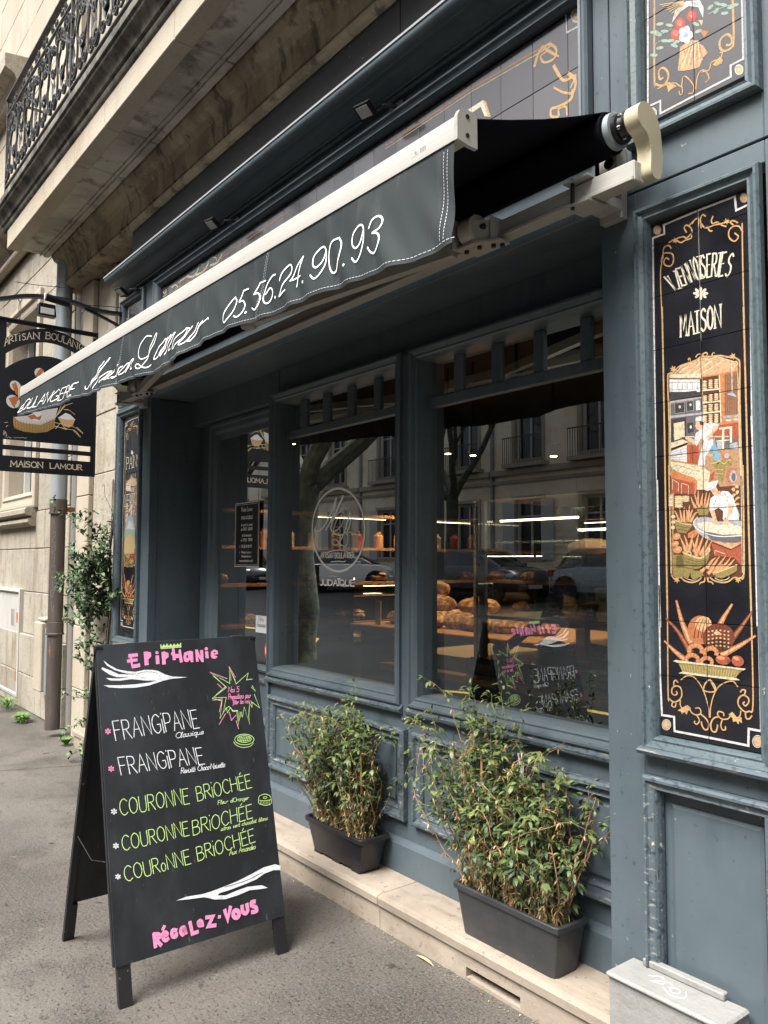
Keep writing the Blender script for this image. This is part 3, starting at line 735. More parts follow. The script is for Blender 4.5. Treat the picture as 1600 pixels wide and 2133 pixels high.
['E','cream2',14,[383,9436,422,9430,383,9422]],
['E','cream2',14,[490,9433,525,9428,489,9420]],
['P','rust',0,[235,9394,525,9404,523,9110,409,9107,149,9137,163,9353]],
['P','orange',0,[253,9412,525,9416,525,9391,243,9388]],
['P','mgrey',0,[186,9199,395,9207,520,9143,525,8996,200,9064]],
['P','lgrey',0,[212,9180,282,9171,274,9056,218,9062]],
['P','lgrey',0,[401,9108,503,9129,517,9021,391,9043]],
['P','cream',0,[251,9350,441,9349,432,9318,251,9325]],
['P','cream',0,[294,9336,325,9332,313,9052,279,9056]],
['P','cream',0,[402,9330,436,9330,427,9130,401,9124]],
['P','cream',0,[203,9181,394,9174,393,9158,203,9164]],
['P','tan1',0,[27,9244,200,9064,534,9011,542,8670,50,8711]],
['E','tan2',14,[75,8994,105,8991,74,8981]],
['E','wheat',14,[194,8912,222,8900,189,8901]],
['E','tan2',14,[311,8832,333,8812,303,8824]],
['E','wheat',14,[427,8754,441,8728,416,8749]],
['E','tan2',14,[100,8990,104,8961,86,8989]],
['E','wheat',14,[219,8908,213,8881,206,8912]],
['E','tan2',14,[335,8828,320,8806,324,8836]],
['E','wheat',14,[450,8750,428,8734,442,8760]],
['E','tan2',14,[124,8985,96,8979,120,8998]],
['E','wheat',14,[243,8904,213,8907,243,8917]],
['E','tan2',14,[359,8825,332,8837,364,8836]],
['E','wheat',14,[474,8746,452,8766,482,8755]],
['E','tan2',14,[149,8981,135,9007,161,8986]],
['E','wheat',14,[267,8900,263,8928,280,8901]],
['E','tan2',14,[383,8821,389,8848,396,8817]],
['E','wheat',14,[497,8743,512,8765,508,8736]],
['P','cream2',0,[-497,9228,-305,9258,-222,9205,-489,9149]],
['P','ink',0,[-494,9149,-231,9202,-227,9180,-492,9112]],
['P','white',0,[-490,9105,-241,9164,-247,8924,-493,8983]],
['S','grey',1,1,0,[-481,9087,-252,9122]],
['S','grey',1,1,0,[-481,9060,-253,9084]],
['S','grey',1,1,0,[-482,9034,-253,9045]],
['S','grey',1,1,0,[-483,9008,-254,9007]],
['S','grey',1,1,0,[-483,8982,-255,8968]],
['P','rust',0,[-241,9164,-66,9153,-54,8872,-243,8907]],
['S','orange',2,2,0,[-214,9144,-210,8921]],
['S','brown',2,2,0,[-154,9137,-154,8907]],
['S','cream2',3,3,0,[-257,9287,378,9214]],
['P','cream2',0,[-446,9353,-398,9352,-314,9276,-439,9256]],
['P','skin',0,[-267,9288,-220,9282,-101,9217,-73,9239,-66,9161,-121,9159,-212,9221,-267,9262]],
['P','white',0,[-99,9319,-43,9354,31,9438,174,9427,244,9401,233,9344,117,9275,98,9210,26,9202,-28,9233,-94,9131,-111,9184,-119,9253]],
['P','skin',0,[164,9386,239,9385,225,9336,116,9241,80,9212,45,9242,136,9306]],
['P','skin',0,[-95,9480,-22,9479,22,9414,20,9363,-61,9356,-97,9387,-88,9403,-106,9413]],
['P','brown',0,[-40,9481,23,9473,22,9414,-32,9429]],
['P','white',0,[-94,9540,-39,9554,24,9532,23,9464,-22,9483,-100,9485]],
['S','lgrey',1.5,1.5,0,[-95,9493,23,9485]],
['P','blue',0,[142,9205,186,9216,189,9132,251,8992,270,8891,187,8891,120,9031,94,9067]],
['P','white',0,[26,9202,151,9204,158,9136,94,9042,39,8981,30,8822,-74,8831,-72,8916,-32,9039]],
['S','lgrey',2,2,1,[25,9151,8,8832]],
['S','lgrey',1.5,1.5,1,[79,9170,58,9046]],
['P','copper',0,[268,8974,338,9000,414,8942,411,8828,300,8855]],
['E','lgrey',14,[350,8953,388,8949,349,8919]],
['P','olive',0,[117,8889,196,8890,249,8901,430,8908,418,8795,332,8761,287,8691,192,8699]],
['P','brown',0,[152,8877,240,8881,230,8849]],
['S','wheat',2.5,2.5,1,[121,8872,196,8873,249,8893,308,8846,370,8889,425,8884]],
['P','copper',0,[341,8761,435,8793,501,8738,500,8673,330,8687]],
['P','cream2',0,[-503,8966,-397,8947,-110,8851,105,8773,166,8743,156,8702,-507,8757]],
['P','orange',0,[-502,8984,53,8820,167,8759,166,8730,104,8740,-110,8826,-493,8957]],
['P','tan1',0,[-504,8897,536,8800,523,7312,-500,7286]],
['P','brown',0,[-454,8545,530,8533,523,7312,-500,7286]],
['E','tan2',14,[429,8557,458,8555,429,8542]],
['E','wheat',14,[480,8515,505,8501,473,8502]],
['E','wheat',14,[429,8480,447,8458,417,8472]],
['E','tan2',14,[480,8439,486,8412,465,8436]],
['E','wheat',14,[429,8404,423,8377,414,8407]],
['E','wheat',14,[479,8362,462,8341,467,8372]],
['E','tan2',14,[429,8327,404,8315,421,8340]],
['E','wheat',14,[479,8286,451,8285,478,8301]],
['E','wheat',14,[429,8251,402,8262,434,8264]],
['E','tan2',14,[487,8518,467,8539,498,8527]],
['E','wheat',14,[436,8483,427,8510,450,8487]],
['E','wheat',14,[486,8441,490,8469,501,8439]],
['E','tan2',14,[436,8407,451,8430,449,8398]],
['E','wheat',14,[486,8365,510,8380,494,8353]],
['E','wheat',14,[436,8330,464,8333,438,8316]],
['E','tan2',14,[486,8289,513,8281,482,8275]],
['E','wheat',14,[435,8254,457,8235,425,8243]],
['E','wheat',14,[493,8520,505,8495,480,8515]],
['E','tan2',14,[443,8486,442,8458,428,8487]],
['E','wheat',14,[493,8444,480,8420,480,8451]],
['E','wheat',14,[443,8409,420,8393,433,8421]],
['E','tan2',14,[493,8368,465,8363,489,8382]],
['P','orange',0,[-501,8827,-114,8665,-88,8604,-119,8462,-503,8496]],
['P','rust',0,[-498,8722,-133,8616,-146,8464,-503,8496]],
['S','cream',1.5,1.5,0,[-481,8546,-475,8694,-385,8635,-390,8514]],
['S','cream',1.5,1.5,0,[-341,8477,-333,8631,-226,8589,-234,8461]],
['P','cream2',0,[-500,8888,-417,8941,8,8832,104,8748,84,8633,27,8511,-99,8520,-87,8638,-150,8702,-260,8737,-420,8811]],
['E','cream',14,[-418,8871,-353,8893,-409,8852]],
['E','cream',14,[-329,8844,-264,8866,-319,8825]],
['E','cream',14,[-240,8817,-176,8839,-231,8798]],
['E','cream',14,[-152,8791,-90,8812,-144,8771]],
['E','cream',14,[-66,8764,-4,8786,-57,8745]],
['S','olive2',1.3,1.3,1,[-496,8844,-408,8896,-323,8863]],
['S','olive2',1.3,1.3,1,[-405,8809,-319,8864,-240,8833]],
['S','olive2',1.3,1.3,1,[-316,8776,-230,8832,-157,8805]],
['S','olive2',1.3,1.3,1,[-228,8743,-143,8800,-75,8776]],
['P','rust',0,[104,8715,176,8767,155,8652,93,8624]],
['P','olive',0,[151,8836,334,8819,312,8656,276,8585,216,8639,210,8731]],
['S','wheat',2,2,1,[176,8783,298,8764]],
['S','wheat',2,2,1,[201,8723,288,8707]],
['E','copper',14,[414,8672,496,8665,411,8558]],
['E','lgrey',14,[436,8662,491,8658,434,8577]],
['E','mgrey',14,[440,8654,470,8651,439,8597]],
['E','wheat',14,[-509,8461,-470,8459,-509,8444]],
['E','cream2',14,[-509,8434,-471,8431,-510,8416]],
['E','wheat',14,[-510,8406,-471,8404,-510,8388]],
['E','cream2',14,[-511,8378,-472,8376,-511,8361]],
['E','wheat',14,[-511,8350,-473,8348,-512,8333]],
['E','cream2',14,[-512,8323,-473,8320,-512,8305]],
['E','wheat',14,[-385,8436,-319,8432,-385,8419]],
['E','cream2',14,[-385,8409,-319,8405,-386,8392]],
['E','wheat',14,[-386,8381,-320,8377,-386,8364]],
['E','cream2',14,[-387,8354,-321,8350,-387,8336]],
['E','wheat',14,[-387,8326,-321,8323,-388,8309]],
['E','cream2',14,[-388,8299,-322,8295,-388,8281]],
['E','wheat',14,[-281,8430,-216,8426,-282,8413]],
['E','cream2',14,[-282,8403,-217,8399,-282,8385]],
['E','wheat',14,[-283,8375,-217,8371,-283,8358]],
['S','bread',9,2,1,[-95,8317,-83,8418,-81,8502]],
['S','bread2',3.15,1,1,[-95,8317,-83,8418,-81,8502]],
['S','bread',9,2,1,[-40,8306,-30,8381,-10,8463]],
['S','bread2',3.15,1,1,[-40,8306,-30,8381,-10,8463]],
['S','bread',9,2,1,[-123,8268,-167,8346,-193,8424]],
['S','bread2',3.15,1,1,[-123,8268,-167,8346,-193,8424]],
['S','bread',9,2,1,[-68,8282,-111,8377,-141,8472]],
['S','bread2',3.15,1,1,[-68,8282,-111,8377,-141,8472]],
['S','bread',9,2,1,[4,8278,24,8377,44,8468]],
['S','bread2',3.15,1,1,[4,8278,24,8377,44,8468]],
['S','bread',9,2,1,[40,8268,69,8366,93,8457]],
['S','bread2',3.15,1,1,[40,8268,69,8366,93,8457]],
['P','olive',0,[-123,8268,84,8266,55,8150,-71,8164]],
['S','bread',9,2,1,[-341,8082,-357,8194,-374,8289]],
['S','bread2',3.15,1,1,[-341,8082,-357,8194,-374,8289]],
['S','bread',9,2,1,[-303,8080,-305,8192,-299,8285]],
['S','bread2',3.15,1,1,[-303,8080,-305,8192,-299,8285]],
['S','bread',9,2,1,[-379,8075,-414,8171,-456,8250]],
['S','bread2',3.15,1,1,[-379,8075,-414,8171,-456,8250]],
['S','bread',9,2,1,[-256,8087,-254,8189,-271,8258]],
['S','bread2',3.15,1,1,[-256,8087,-254,8189,-271,8258]],
['S','bread',9,2,1,[-238,8087,-198,8187,-160,8270]],
['S','bread2',3.15,1,1,[-238,8087,-198,8187,-160,8270]],
['S','bread',9,2,1,[-201,8077,-143,8176,-88,8207]],
['S','bread2',3.15,1,1,[-201,8077,-143,8176,-88,8207]],
['S','bread',9,2,1,[-237,8104,-225,8239,-214,8307]],
['S','bread2',3.15,1,1,[-237,8104,-225,8239,-214,8307]],
['P','olive',0,[-459,8095,-202,8051,-165,8033,-279,7909,-420,7930]],
['S','wheat',3,3,1,[-459,8112,-341,8056,-202,8030]],
['S','olive2',2,2,1,[-427,8025,-222,7984]],
['S','olive2',2,2,1,[-409,7973,-250,7942]],
['E','cream2',14,[-477,8156,-443,8155,-477,8130]],
['E','cream2',14,[-478,8078,-445,8077,-479,8053]],
['E','cream2',14,[-480,8001,-447,8000,-481,7975]],
['P','lgrey',0,[-164,8075,-90,8123,1,8136,151,8105,176,8062,534,8057,527,7768,342,7763,126,7791,-6,7844,-131,7939]],
['P','mgrey',0,[-4,7927,529,7864,527,7760,299,7772,100,7808]],
['P','cream',0,[-101,8048,17,8068,132,8048,201,8004,348,8032,532,7977,530,7880,259,7879,14,7935,-93,7997]],
['S','white',3,3,1,[-99,8132,-155,8075,-147,8007,-58,7937,84,7883,258,7854,529,7860]],
['P','white',0,[85,8307,105,8389,167,8427,238,8431,273,8478,359,8464,425,8394,456,8287,503,8155,501,8066,358,8072,308,8115,289,8066,273,8100,284,8198,216,8250,154,8221,83,8207]],
['S','lgrey',2,2,1,[316,8458,322,8360,356,8325]],
['S','lgrey',2,2,1,[237,8414,184,8368,155,8254]],
['S','lblue',3,3,1,[464,8254,503,8131,476,8067]],
['P','skin',0,[83,8224,154,8221,186,8087,219,8028,158,8014,132,8031,133,8089]],
['P','skin',0,[355,8292,439,8280,420,8191,350,8097,365,8015,296,8009,271,8034,325,8114,352,8194]],
['P','skin',0,[99,8506,188,8550,239,8497,255,8438,202,8408,141,8437,124,8471]],
['P','brown',0,[179,8559,224,8589,256,8479,221,8473]],
['P','white',0,[27,8503,65,8601,146,8620,225,8626,188,8542,108,8506,63,8492]],
['S','lgrey',1.5,1.5,1,[45,8510,144,8545,188,8558]],
['P','rust',0,[99,7767,373,7665,526,7736,527,7448,421,7568,139,7593]],
['P','orange',0,[99,7792,382,7681,526,7752,527,7776,341,7755,135,7799]],
['P','tan2',0,[135,7787,299,7764,510,7760,382,7685]],
['S','cream',1.5,1.5,0,[148,7626,149,7667,295,7617]],
['P','orange',0,[-251,7909,-130,7964,-95,7913,-151,7847,-252,7849]],
['E','bread',14,[-430,7870,-368,7889,-413,7825]],
['E','bread2',14,[-421,7879,-392,7893,-410,7860]],
['E','bread',14,[-452,7767,-398,7784,-437,7728]],
['E','bread2',14,[-442,7776,-417,7788,-432,7760]],
['E','bread',14,[-416,7681,-349,7702,-397,7633]],
['E','bread2',14,[-406,7690,-375,7705,-394,7670]],
['P','olive',0,[-493,7613,-342,7604,-274,7290,-491,7287]],
['P','olive2',0,[-436,7596,-351,7595,-308,7425,-450,7424]],
['S','bread',12,2,1,[-285,7654,-329,7766,-369,7852]],
['S','bread2',4.199999999999999,1,1,[-285,7654,-329,7766,-369,7852]],
['S','bread',12,2,1,[-247,7654,-272,7782,-307,7884]],
['S','bread2',4.199999999999999,1,1,[-247,7654,-272,7782,-307,7884]],
['S','bread',12,2,1,[-238,7679,-198,7797,-173,7907]],
['S','bread2',4.199999999999999,1,1,[-238,7679,-198,7797,-173,7907]],
['S','bread',12,2,1,[-155,7662,-116,7796,-86,7904]],
['S','bread2',4.199999999999999,1,1,[-155,7662,-116,7796,-86,7904]],
['S','bread',12,2,1,[-110,7645,-62,7761,-15,7869]],
['S','bread2',4.199999999999999,1,1,[-110,7645,-62,7761,-15,7869]],
['S','bread',12,2,1,[-66,7611,9,7735,65,7851]],
['S','bread2',4.199999999999999,1,1,[-66,7611,9,7735,65,7851]],
['S','bread',12,2,1,[-30,7594,53,7701,108,7800]],
['S','bread2',4.199999999999999,1,1,[-30,7594,53,7701,108,7800]],
['S','bread',12,2,1,[-129,7594,-154,7704,-179,7805]],
['S','bread2',4.199999999999999,1,1,[-129,7594,-154,7704,-179,7805]],
['P','olive',0,[-332,7629,-193,7612,-67,7569,61,7676,68,7594,21,7478,-70,7427,-217,7384,-265,7265,-293,7298]],
['S','wheat',5,5,1,[-332,7646,-258,7612,-67,7561,61,7652,71,7693]],
['S','wheat',4,4,1,[-286,7612,-257,7654,-211,7637,-212,7595]],
['S','olive2',2,2,1,[-296,7553,-104,7511,23,7544]],
['S','olive2',2,2,1,[-297,7510,-105,7477,22,7527]],
['S','olive2',2,2,1,[-298,7468,-106,7444,22,7511]],
['S','olive2',2,2,1,[-299,7425,-106,7410,21,7494]],
['S','bread',11,2,1,[38,7428,102,7519,164,7569]],
['S','bread2',3.8499999999999996,1,1,[38,7428,102,7519,164,7569]],
['S','bread',11,2,1,[90,7404,163,7511,217,7585]],
['S','bread2',3.8499999999999996,1,1,[90,7404,163,7511,217,7585]],
['S','bread',11,2,1,[151,7396,232,7495,303,7585]],
['S','bread2',3.8499999999999996,1,1,[151,7396,232,7495,303,7585]],
['S','bread',11,2,1,[212,7397,309,7487,379,7576]],
['S','bread2',3.8499999999999996,1,1,[212,7397,309,7487,379,7576]],
['S','bread',11,2,1,[273,7397,360,7471,429,7544]],
['S','bread2',3.8499999999999996,1,1,[273,7397,360,7471,429,7544]],
['S','bread',11,2,1,[-53,7377,20,7436,75,7494]],
['S','bread2',3.8499999999999996,1,1,[-53,7377,20,7436,75,7494]],
['S','bread',11,2,1,[124,7355,213,7429,258,7479]],
['S','bread2',3.8499999999999996,1,1,[124,7355,213,7429,258,7479]],
['S','bread',11,2,1,[54,7354,117,7420,153,7478]],
['S','bread2',3.8499999999999996,1,1,[54,7354,117,7420,153,7478]],
['P','olive',0,[141,7347,247,7397,461,7480,459,7391,399,7350,244,7283,158,7298]],
['S','wheat',3,3,1,[150,7355,299,7406,461,7472]],
['P','olive',0,[-226,7392,-71,7377,-18,7320,-183,7258,-210,7291]],
['G','painted_gold_frame'],
['S','goldd',6,6,1,[-523,9839,-523,10193,-505,10242,-436,10256,-339,10317,-206,10339,-75,10357,-1,10389,53,10382,161,10365,284,10352,396,10309,473,10293,540,10247,563,10184,555,9841]],
['S','gold',4.199999999999999,4.199999999999999,1,[-523,9839,-523,10193,-505,10242,-436,10256,-339,10317,-206,10339,-75,10357,-1,10389,53,10382,161,10365,284,10352,396,10309,473,10293,540,10247,563,10184,555,9841]],
['S','gold',5,5,0,[-518,9847,-514,9441,-525,8759]],
['S','cream',1.6,1.6,0,[-491,10213,-495,9438,-504,8757]],
['S','gold',5,5,0,[553,9858,551,9058,558,8668]],
['S','cream',1.6,1.6,0,[536,10041,535,9060,542,8670]],
['S','cream',2,2,1,[-491,10205,-466,10240,-418,10222,-359,10268,-291,10316,-169,10323,-76,10335,7,10362,124,10330,231,10346,387,10277,471,10227,522,10225,539,10173]],
['P','gold',0,[-402,10294,-375,10262,-415,10274,-424,10240,-441,10277,-479,10270,-459,10298,-492,10325,-452,10321,-452,10358,-427,10325,-393,10340,-405,10307]],
['P','gold',0,[499,10296,522,10266,487,10278,479,10246,464,10280,430,10274,448,10300,419,10326,455,10322,455,10356,477,10325,506,10340,496,10308]],
['S','gold',4,2,1,[-74,10404,-46,10432,0,10432,8,10387]],
['S','gold',5,3,1,[35,10382,36,10424,82,10436,104,10406,85,10393]],
['S','gold',4,2,1,[170,10363,175,10400,198,10412,210,10397]],
['S','gold',4,2,1,[-186,10383,-190,10401,-167,10405,-158,10369]],
['S','gold',5,5,1,[-533,8899,-526,7424,-528,7320,-491,7278]],
['S','cream',1.6,1.6,0,[-495,8878,-499,7372]],
['S','gold',5,5,1,[570,8797,564,8072,549,7360,498,7288]],
['S','cream',1.6,1.6,0,[546,8783,529,7368]],
['S','goldd',5.5,5.5,1,[-519,7312,-472,7261,-386,7288,-313,7239,-202,7220,-92,7260,-27,7353,-17,7394,-62,7369,-72,7327]],
['S','gold',3.8499999999999996,3.8499999999999996,1,[-519,7312,-472,7261,-386,7288,-313,7239,-202,7220,-92,7260,-27,7353,-17,7394,-62,7369,-72,7327]],
['S','goldd',5.5,5.5,1,[540,7328,490,7288,415,7302,329,7244,226,7230,104,7264,36,7345,28,7387,72,7362,79,7321]],
['S','gold',3.8499999999999996,3.8499999999999996,1,[540,7328,490,7288,415,7302,329,7244,226,7230,104,7264,36,7345,28,7387,72,7362,79,7321]],
['S','cream',2,2,1,[-490,7312,-442,7347,-424,7313,-348,7315,-293,7273,-183,7250,-109,7285]],
['S','cream',2,2,1,[516,7336,467,7359,449,7327,373,7326,313,7276,209,7258,140,7289]],
['P','gold',0,[-413,7254,-388,7230,-425,7234,-433,7201,-449,7231,-484,7217,-465,7247,-496,7265,-459,7269,-459,7303,-435,7277,-405,7297,-415,7265]],
['P','gold',0,[492,7272,514,7249,481,7253,473,7222,460,7250,429,7237,446,7265,418,7282,451,7286,451,7317,472,7293,499,7313,489,7282]],
['S','gold',5,3,1,[-1,7287,-20,7237,-75,7219,-93,7193]],
['S','gold',5,3,1,[34,7287,42,7238,86,7231,112,7203]],
['G','painted_lettering'],
['T', 'creamt', 4.6, 2, 'V', [-386, 11439, -330, 11436, -548, 11696]],
['T', 'creamt', 4.6, 2, 'I', [-315, 11457, -287, 11455, -387, 11737]],
['T', 'creamt', 4.6, 2, 'E', [-264, 11485, -204, 11483, -358, 11761]],
['T', 'creamt', 4.6, 2, 'N', [-194, 11488, -127, 11485, -280, 11792]],
['T', 'creamt', 4.6, 2, 'N', [-114, 11502, -47, 11499, -198, 11822]],
['T', 'creamt', 4.6, 2, 'O', [-34, 11507, 24, 11504, -99, 11839]],
['T', 'creamt', 4.6, 2, 'I', [22, 11506, 45, 11505, -4, 11838]],
['T', 'creamt', 4.6, 2, 'S', [51, 11511, 108, 11508, 30, 11838]],
['T', 'creamt', 4.6, 2, 'E', [122, 11499, 174, 11496, 129, 11825]],
['T', 'creamt', 4.6, 2, 'R', [187, 11493, 251, 11490, 221, 11811]],
['T', 'creamt', 4.6, 2, 'I', [269, 11474, 291, 11473, 324, 11790]],
['T', 'creamt', 4.6, 2, 'E', [299, 11461, 354, 11459, 362, 11774]],
['T', 'creamt', 4.6, 2, 'S', [384, 11431, 449, 11428, 467, 11725]],
['T', 'creamt', 5.4, 2, 'M', [-303, 10744, -210, 10746, -303, 11065]],
['T', 'creamt', 5.4, 2, 'A', [-183, 10738, -91, 10741, -183, 11057]],
['T', 'creamt', 5.4, 2, 'I', [-56, 10741, -27, 10742, -56, 11058]],
['T', 'creamt', 5.4, 2, 'S', [15, 10750, 89, 10752, 16, 11065]],
['T', 'creamt', 5.4, 2, 'O', [115, 10755, 195, 10757, 116, 11067]],
['T', 'creamt', 5.4, 2, 'N', [224, 10750, 311, 10753, 225, 11061]],
['E','creamt',8,[96,11277,140,11266,96,11257]],
['E','creamt',8,[74,11245,104,11207,58,11234]],
['E','creamt',8,[20,11243,19,11201,-2,11249]],
['E','creamt',8,[-33,11273,-65,11252,-48,11292]],
['E','creamt',8,[-54,11318,-99,11330,-54,11339]],
['E','creamt',8,[-31,11350,-62,11389,-15,11361]],
['E','creamt',8,[23,11352,24,11394,45,11346]],
['E','creamt',8,[75,11322,107,11343,91,11303]],
['E','creamt',14,[21,11297,48,11290,21,11272]],
['G','painted_gold_scrolls'],
['S','goldd',5,5,1,[-559,12107,-561,11997,-587,11916,-612,11680,-596,10929,-594,9841]],
['S','gold',3.5,3.5,1,[-559,12107,-561,11997,-587,11916,-612,11680,-596,10929,-594,9841]],
['S','goldd',5,5,1,[-599,11942,-560,12041,-488,12040,-405,11993,-396,11881,-444,11830,-528,11866,-551,11927,-513,11971,-466,11935]],
['S','gold',3.5,3.5,1,[-599,11942,-560,12041,-488,12040,-405,11993,-396,11881,-444,11830,-528,11866,-551,11927,-513,11971,-466,11935]],
['S','goldd',5,5,1,[-559,12085,-534,12143,-462,12142,-427,12087]],
['S','gold',3.5,3.5,1,[-559,12085,-534,12143,-462,12142,-427,12087]],
['S','goldd',5,5,1,[-461,12186,-365,12199,-273,12126,-203,12136,-111,12138,-98,12177]],
['S','gold',3.5,3.5,1,[-461,12186,-365,12199,-273,12126,-203,12136,-111,12138,-98,12177]],
['S','goldd',5,5,1,[-342,12170,-318,12206,-225,12197,-179,12161,-109,12202]],
['S','gold',3.5,3.5,1,[-342,12170,-318,12206,-225,12197,-179,12161,-109,12202]],
['S','goldd',5,5,1,[-177,12246,-210,12322,-175,12353,-107,12288,-86,12216]],
['S','gold',3.5,3.5,1,[-177,12246,-210,12322,-175,12353,-107,12288,-86,12216]],
['S','goldd',5,5,1,[-83,12344,-37,12392,9,12398]],
['S','gold',3.5,3.5,1,[-83,12344,-37,12392,9,12398]],
['S','goldd',5,5,1,[-141,12320,-83,12365,9,12388,6,12271]],
['S','gold',3.5,3.5,1,[-141,12320,-83,12365,9,12388,6,12271]],
['S','goldd',5,5,1,[647,12097,641,11449,640,10644,640,9846]],
['S','gold',3.5,3.5,1,[647,12097,641,11449,640,10644,640,9846]],
['S','goldd',5,5,1,[654,11972,605,12070,523,12098,458,12057,466,11952,538,11887,591,11932,541,11999]],
['S','gold',3.5,3.5,1,[654,11972,605,12070,523,12098,458,12057,466,11952,538,11887,591,11932,541,11999]],
['S','goldd',5,5,1,[523,12118,482,12173,525,12179,586,12128]],
['S','gold',3.5,3.5,1,[523,12118,482,12173,525,12179,586,12128]],
['S','goldd',5,5,1,[418,12133,355,12175,292,12238,227,12239,206,12288,229,12343]],
['S','gold',3.5,3.5,1,[418,12133,355,12175,292,12238,227,12239,206,12288,229,12343]],
['S','goldd',5,5,1,[139,12227,181,12149,214,12138]],
['S','gold',3.5,3.5,1,[139,12227,181,12149,214,12138]],
['S','goldd',5,5,1,[50,12235,42,12366,77,12417,120,12381]],
['S','gold',3.5,3.5,1,[50,12235,42,12366,77,12417,120,12381]],
['S','goldd',5,5,1,[51,12298,116,12213,248,12211,356,12195,462,12201]],
['S','gold',3.5,3.5,1,[51,12298,116,12213,248,12211,356,12195,462,12201]],
['P','gold',0,[-326,12175,-305,12144,-338,12158,-348,12131,-364,12163,-397,12163,-381,12187,-408,12215,-374,12208,-373,12240,-350,12209,-321,12217,-329,12188]],
['P','gold',0,[456,12192,474,12163,444,12176,435,12150,421,12181,392,12181,406,12203,381,12230,412,12224,414,12253,434,12224,460,12232,453,12205]],
['G','painted_gold_scrolls'],
['S','goldd',5,5,1,[-609,7164,-601,6725,-614,5634,-591,5551,-519,5518,-434,5561,-396,5641,-418,5735,-490,5747,-545,5708,-553,5642,-511,5615,-468,5643,-486,5672]],
['S','gold',3.5,3.5,1,[-609,7164,-601,6725,-614,5634,-591,5551,-519,5518,-434,5561,-396,5641,-418,5735,-490,5747,-545,5708,-553,5642,-511,5615,-468,5643,-486,5672]],
['S','goldd',5,5,1,[-520,5754,-519,5797,-488,5828,-453,5800]],
['S','gold',3.5,3.5,1,[-520,5754,-519,5797,-488,5828,-453,5800]],
['S','goldd',5,5,1,[-543,5514,-557,5459,-508,5449,-489,5500]],
['S','gold',3.5,3.5,1,[-543,5514,-557,5459,-508,5449,-489,5500]],
['S','goldd',4.5,4.5,1,[-422,5552,-424,5488,-389,5450,-306,5473]],
['S','gold',3.15,3.15,1,[-422,5552,-424,5488,-389,5450,-306,5473]],
['P','gold',0,[-467,5407,-413,5447,-317,5503,-259,5469,-307,5420,-326,5369,-366,5401,-403,5363,-414,5399]],
['S','goldd',4.5,4.5,1,[-294,5485,-249,5407,-168,5388,-110,5428,-132,5487,-189,5479]],
['S','gold',3.15,3.15,1,[-294,5485,-249,5407,-168,5388,-110,5428,-132,5487,-189,5479]],
['S','goldd',4.5,4.5,1,[-169,5377,-136,5320,-171,5262,-211,5276,-205,5298]],
['S','gold',3.15,3.15,1,[-169,5377,-136,5320,-171,5262,-211,5276,-205,5298]],
['S','goldd',5.5,5.5,1,[-111,5407,-44,5365,0,5300,-13,5225,-59,5207,-97,5253,-107,5303]],
['S','gold',3.8499999999999996,3.8499999999999996,1,[-111,5407,-44,5365,0,5300,-13,5225,-59,5207,-97,5253,-107,5303]],
['S','goldd',5,5,1,[635,7195,637,6493,630,5637,576,5550,503,5539,432,5609,434,5690,498,5748,570,5718,569,5658,526,5612,496,5638,517,5661]],
['S','gold',3.5,3.5,1,[635,7195,637,6493,630,5637,576,5550,503,5539,432,5609,434,5690,498,5748,570,5718,569,5658,526,5612,496,5638,517,5661]],
['S','goldd',5,5,1,[520,5761,531,5813,490,5817,463,5784]],
['S','gold',3.5,3.5,1,[520,5761,531,5813,490,5817,463,5784]],
['S','goldd',5,5,1,[524,5522,533,5454,574,5450,611,5496]],
['S','gold',3.5,3.5,1,[524,5522,533,5454,574,5450,611,5496]],
['S','goldd',4.5,4.5,1,[461,5533,449,5471,396,5433,342,5435]],
['S','gold',3.15,3.15,1,[461,5533,449,5471,396,5433,342,5435]],
['P','gold',0,[290,5467,344,5506,406,5444,470,5454,473,5375,437,5399,425,5352,395,5392,352,5376,342,5425]],
['S','goldd',4.5,4.5,1,[322,5462,277,5404,190,5391,136,5434,149,5482,214,5476,224,5437]],
['S','gold',3.15,3.15,1,[322,5462,277,5404,190,5391,136,5434,149,5482,214,5476,224,5437]],
['S','goldd',4.5,4.5,1,[201,5382,177,5307,198,5249,241,5257,242,5297]],
['S','gold',3.15,3.15,1,[201,5382,177,5307,198,5249,241,5257,242,5297]],
['S','goldd',5.5,5.5,1,[158,5417,80,5384,34,5305,43,5214,98,5202,127,5269,128,5299]],
['S','gold',3.8499999999999996,3.8499999999999996,1,[158,5417,80,5384,34,5305,43,5214,98,5202,127,5269,128,5299]],
['S','grey',7,7,0,[-731,7161,-739,5881,-719,5305,-524,5308,-522,5110,29,5108,554,5100,565,5320,733,5318]],
['S','white',5.5,5.5,0,[-731,7161,-739,5881,-719,5305,-524,5308,-522,5110,29,5108,554,5100,565,5320,733,5318]],
['S','grey',7,7,0,[738,7198,734,6105,733,5318]],
['S','white',5.5,5.5,0,[738,7198,734,6105,733,5318]],
['S','grey',0.8,0.8,0,[-712,7139,-720,5883,-701,5297]],
['E','white',14,[-651,5178,-577,5190,-652,5100]],
['E','grey',14,[-651,5178,-584,5188,-652,5108]],
['E','tan2',14,[-651,5178,-593,5187,-652,5116]],
['E','cream2',14,[-644,5179,-634,5180,-645,5170]],
['E','white',14,[679,5177,750,5189,677,5094]],
['E','grey',14,[679,5177,743,5188,677,5102]],
['E','tan2',14,[679,5177,735,5186,677,5111]],
['E','cream2',14,[684,5178,694,5179,684,5168]],
['G','painted_bread_basket'],
['S','crust',22,6.6,1,[-250,6392,-374,6662,-452,6950]],
['S','bread2',9.9,2.6399999999999997,1,[-250,6392,-374,6662,-452,6950]],
['S','brown',1,1,0,[-253,6492,-322,6515]],
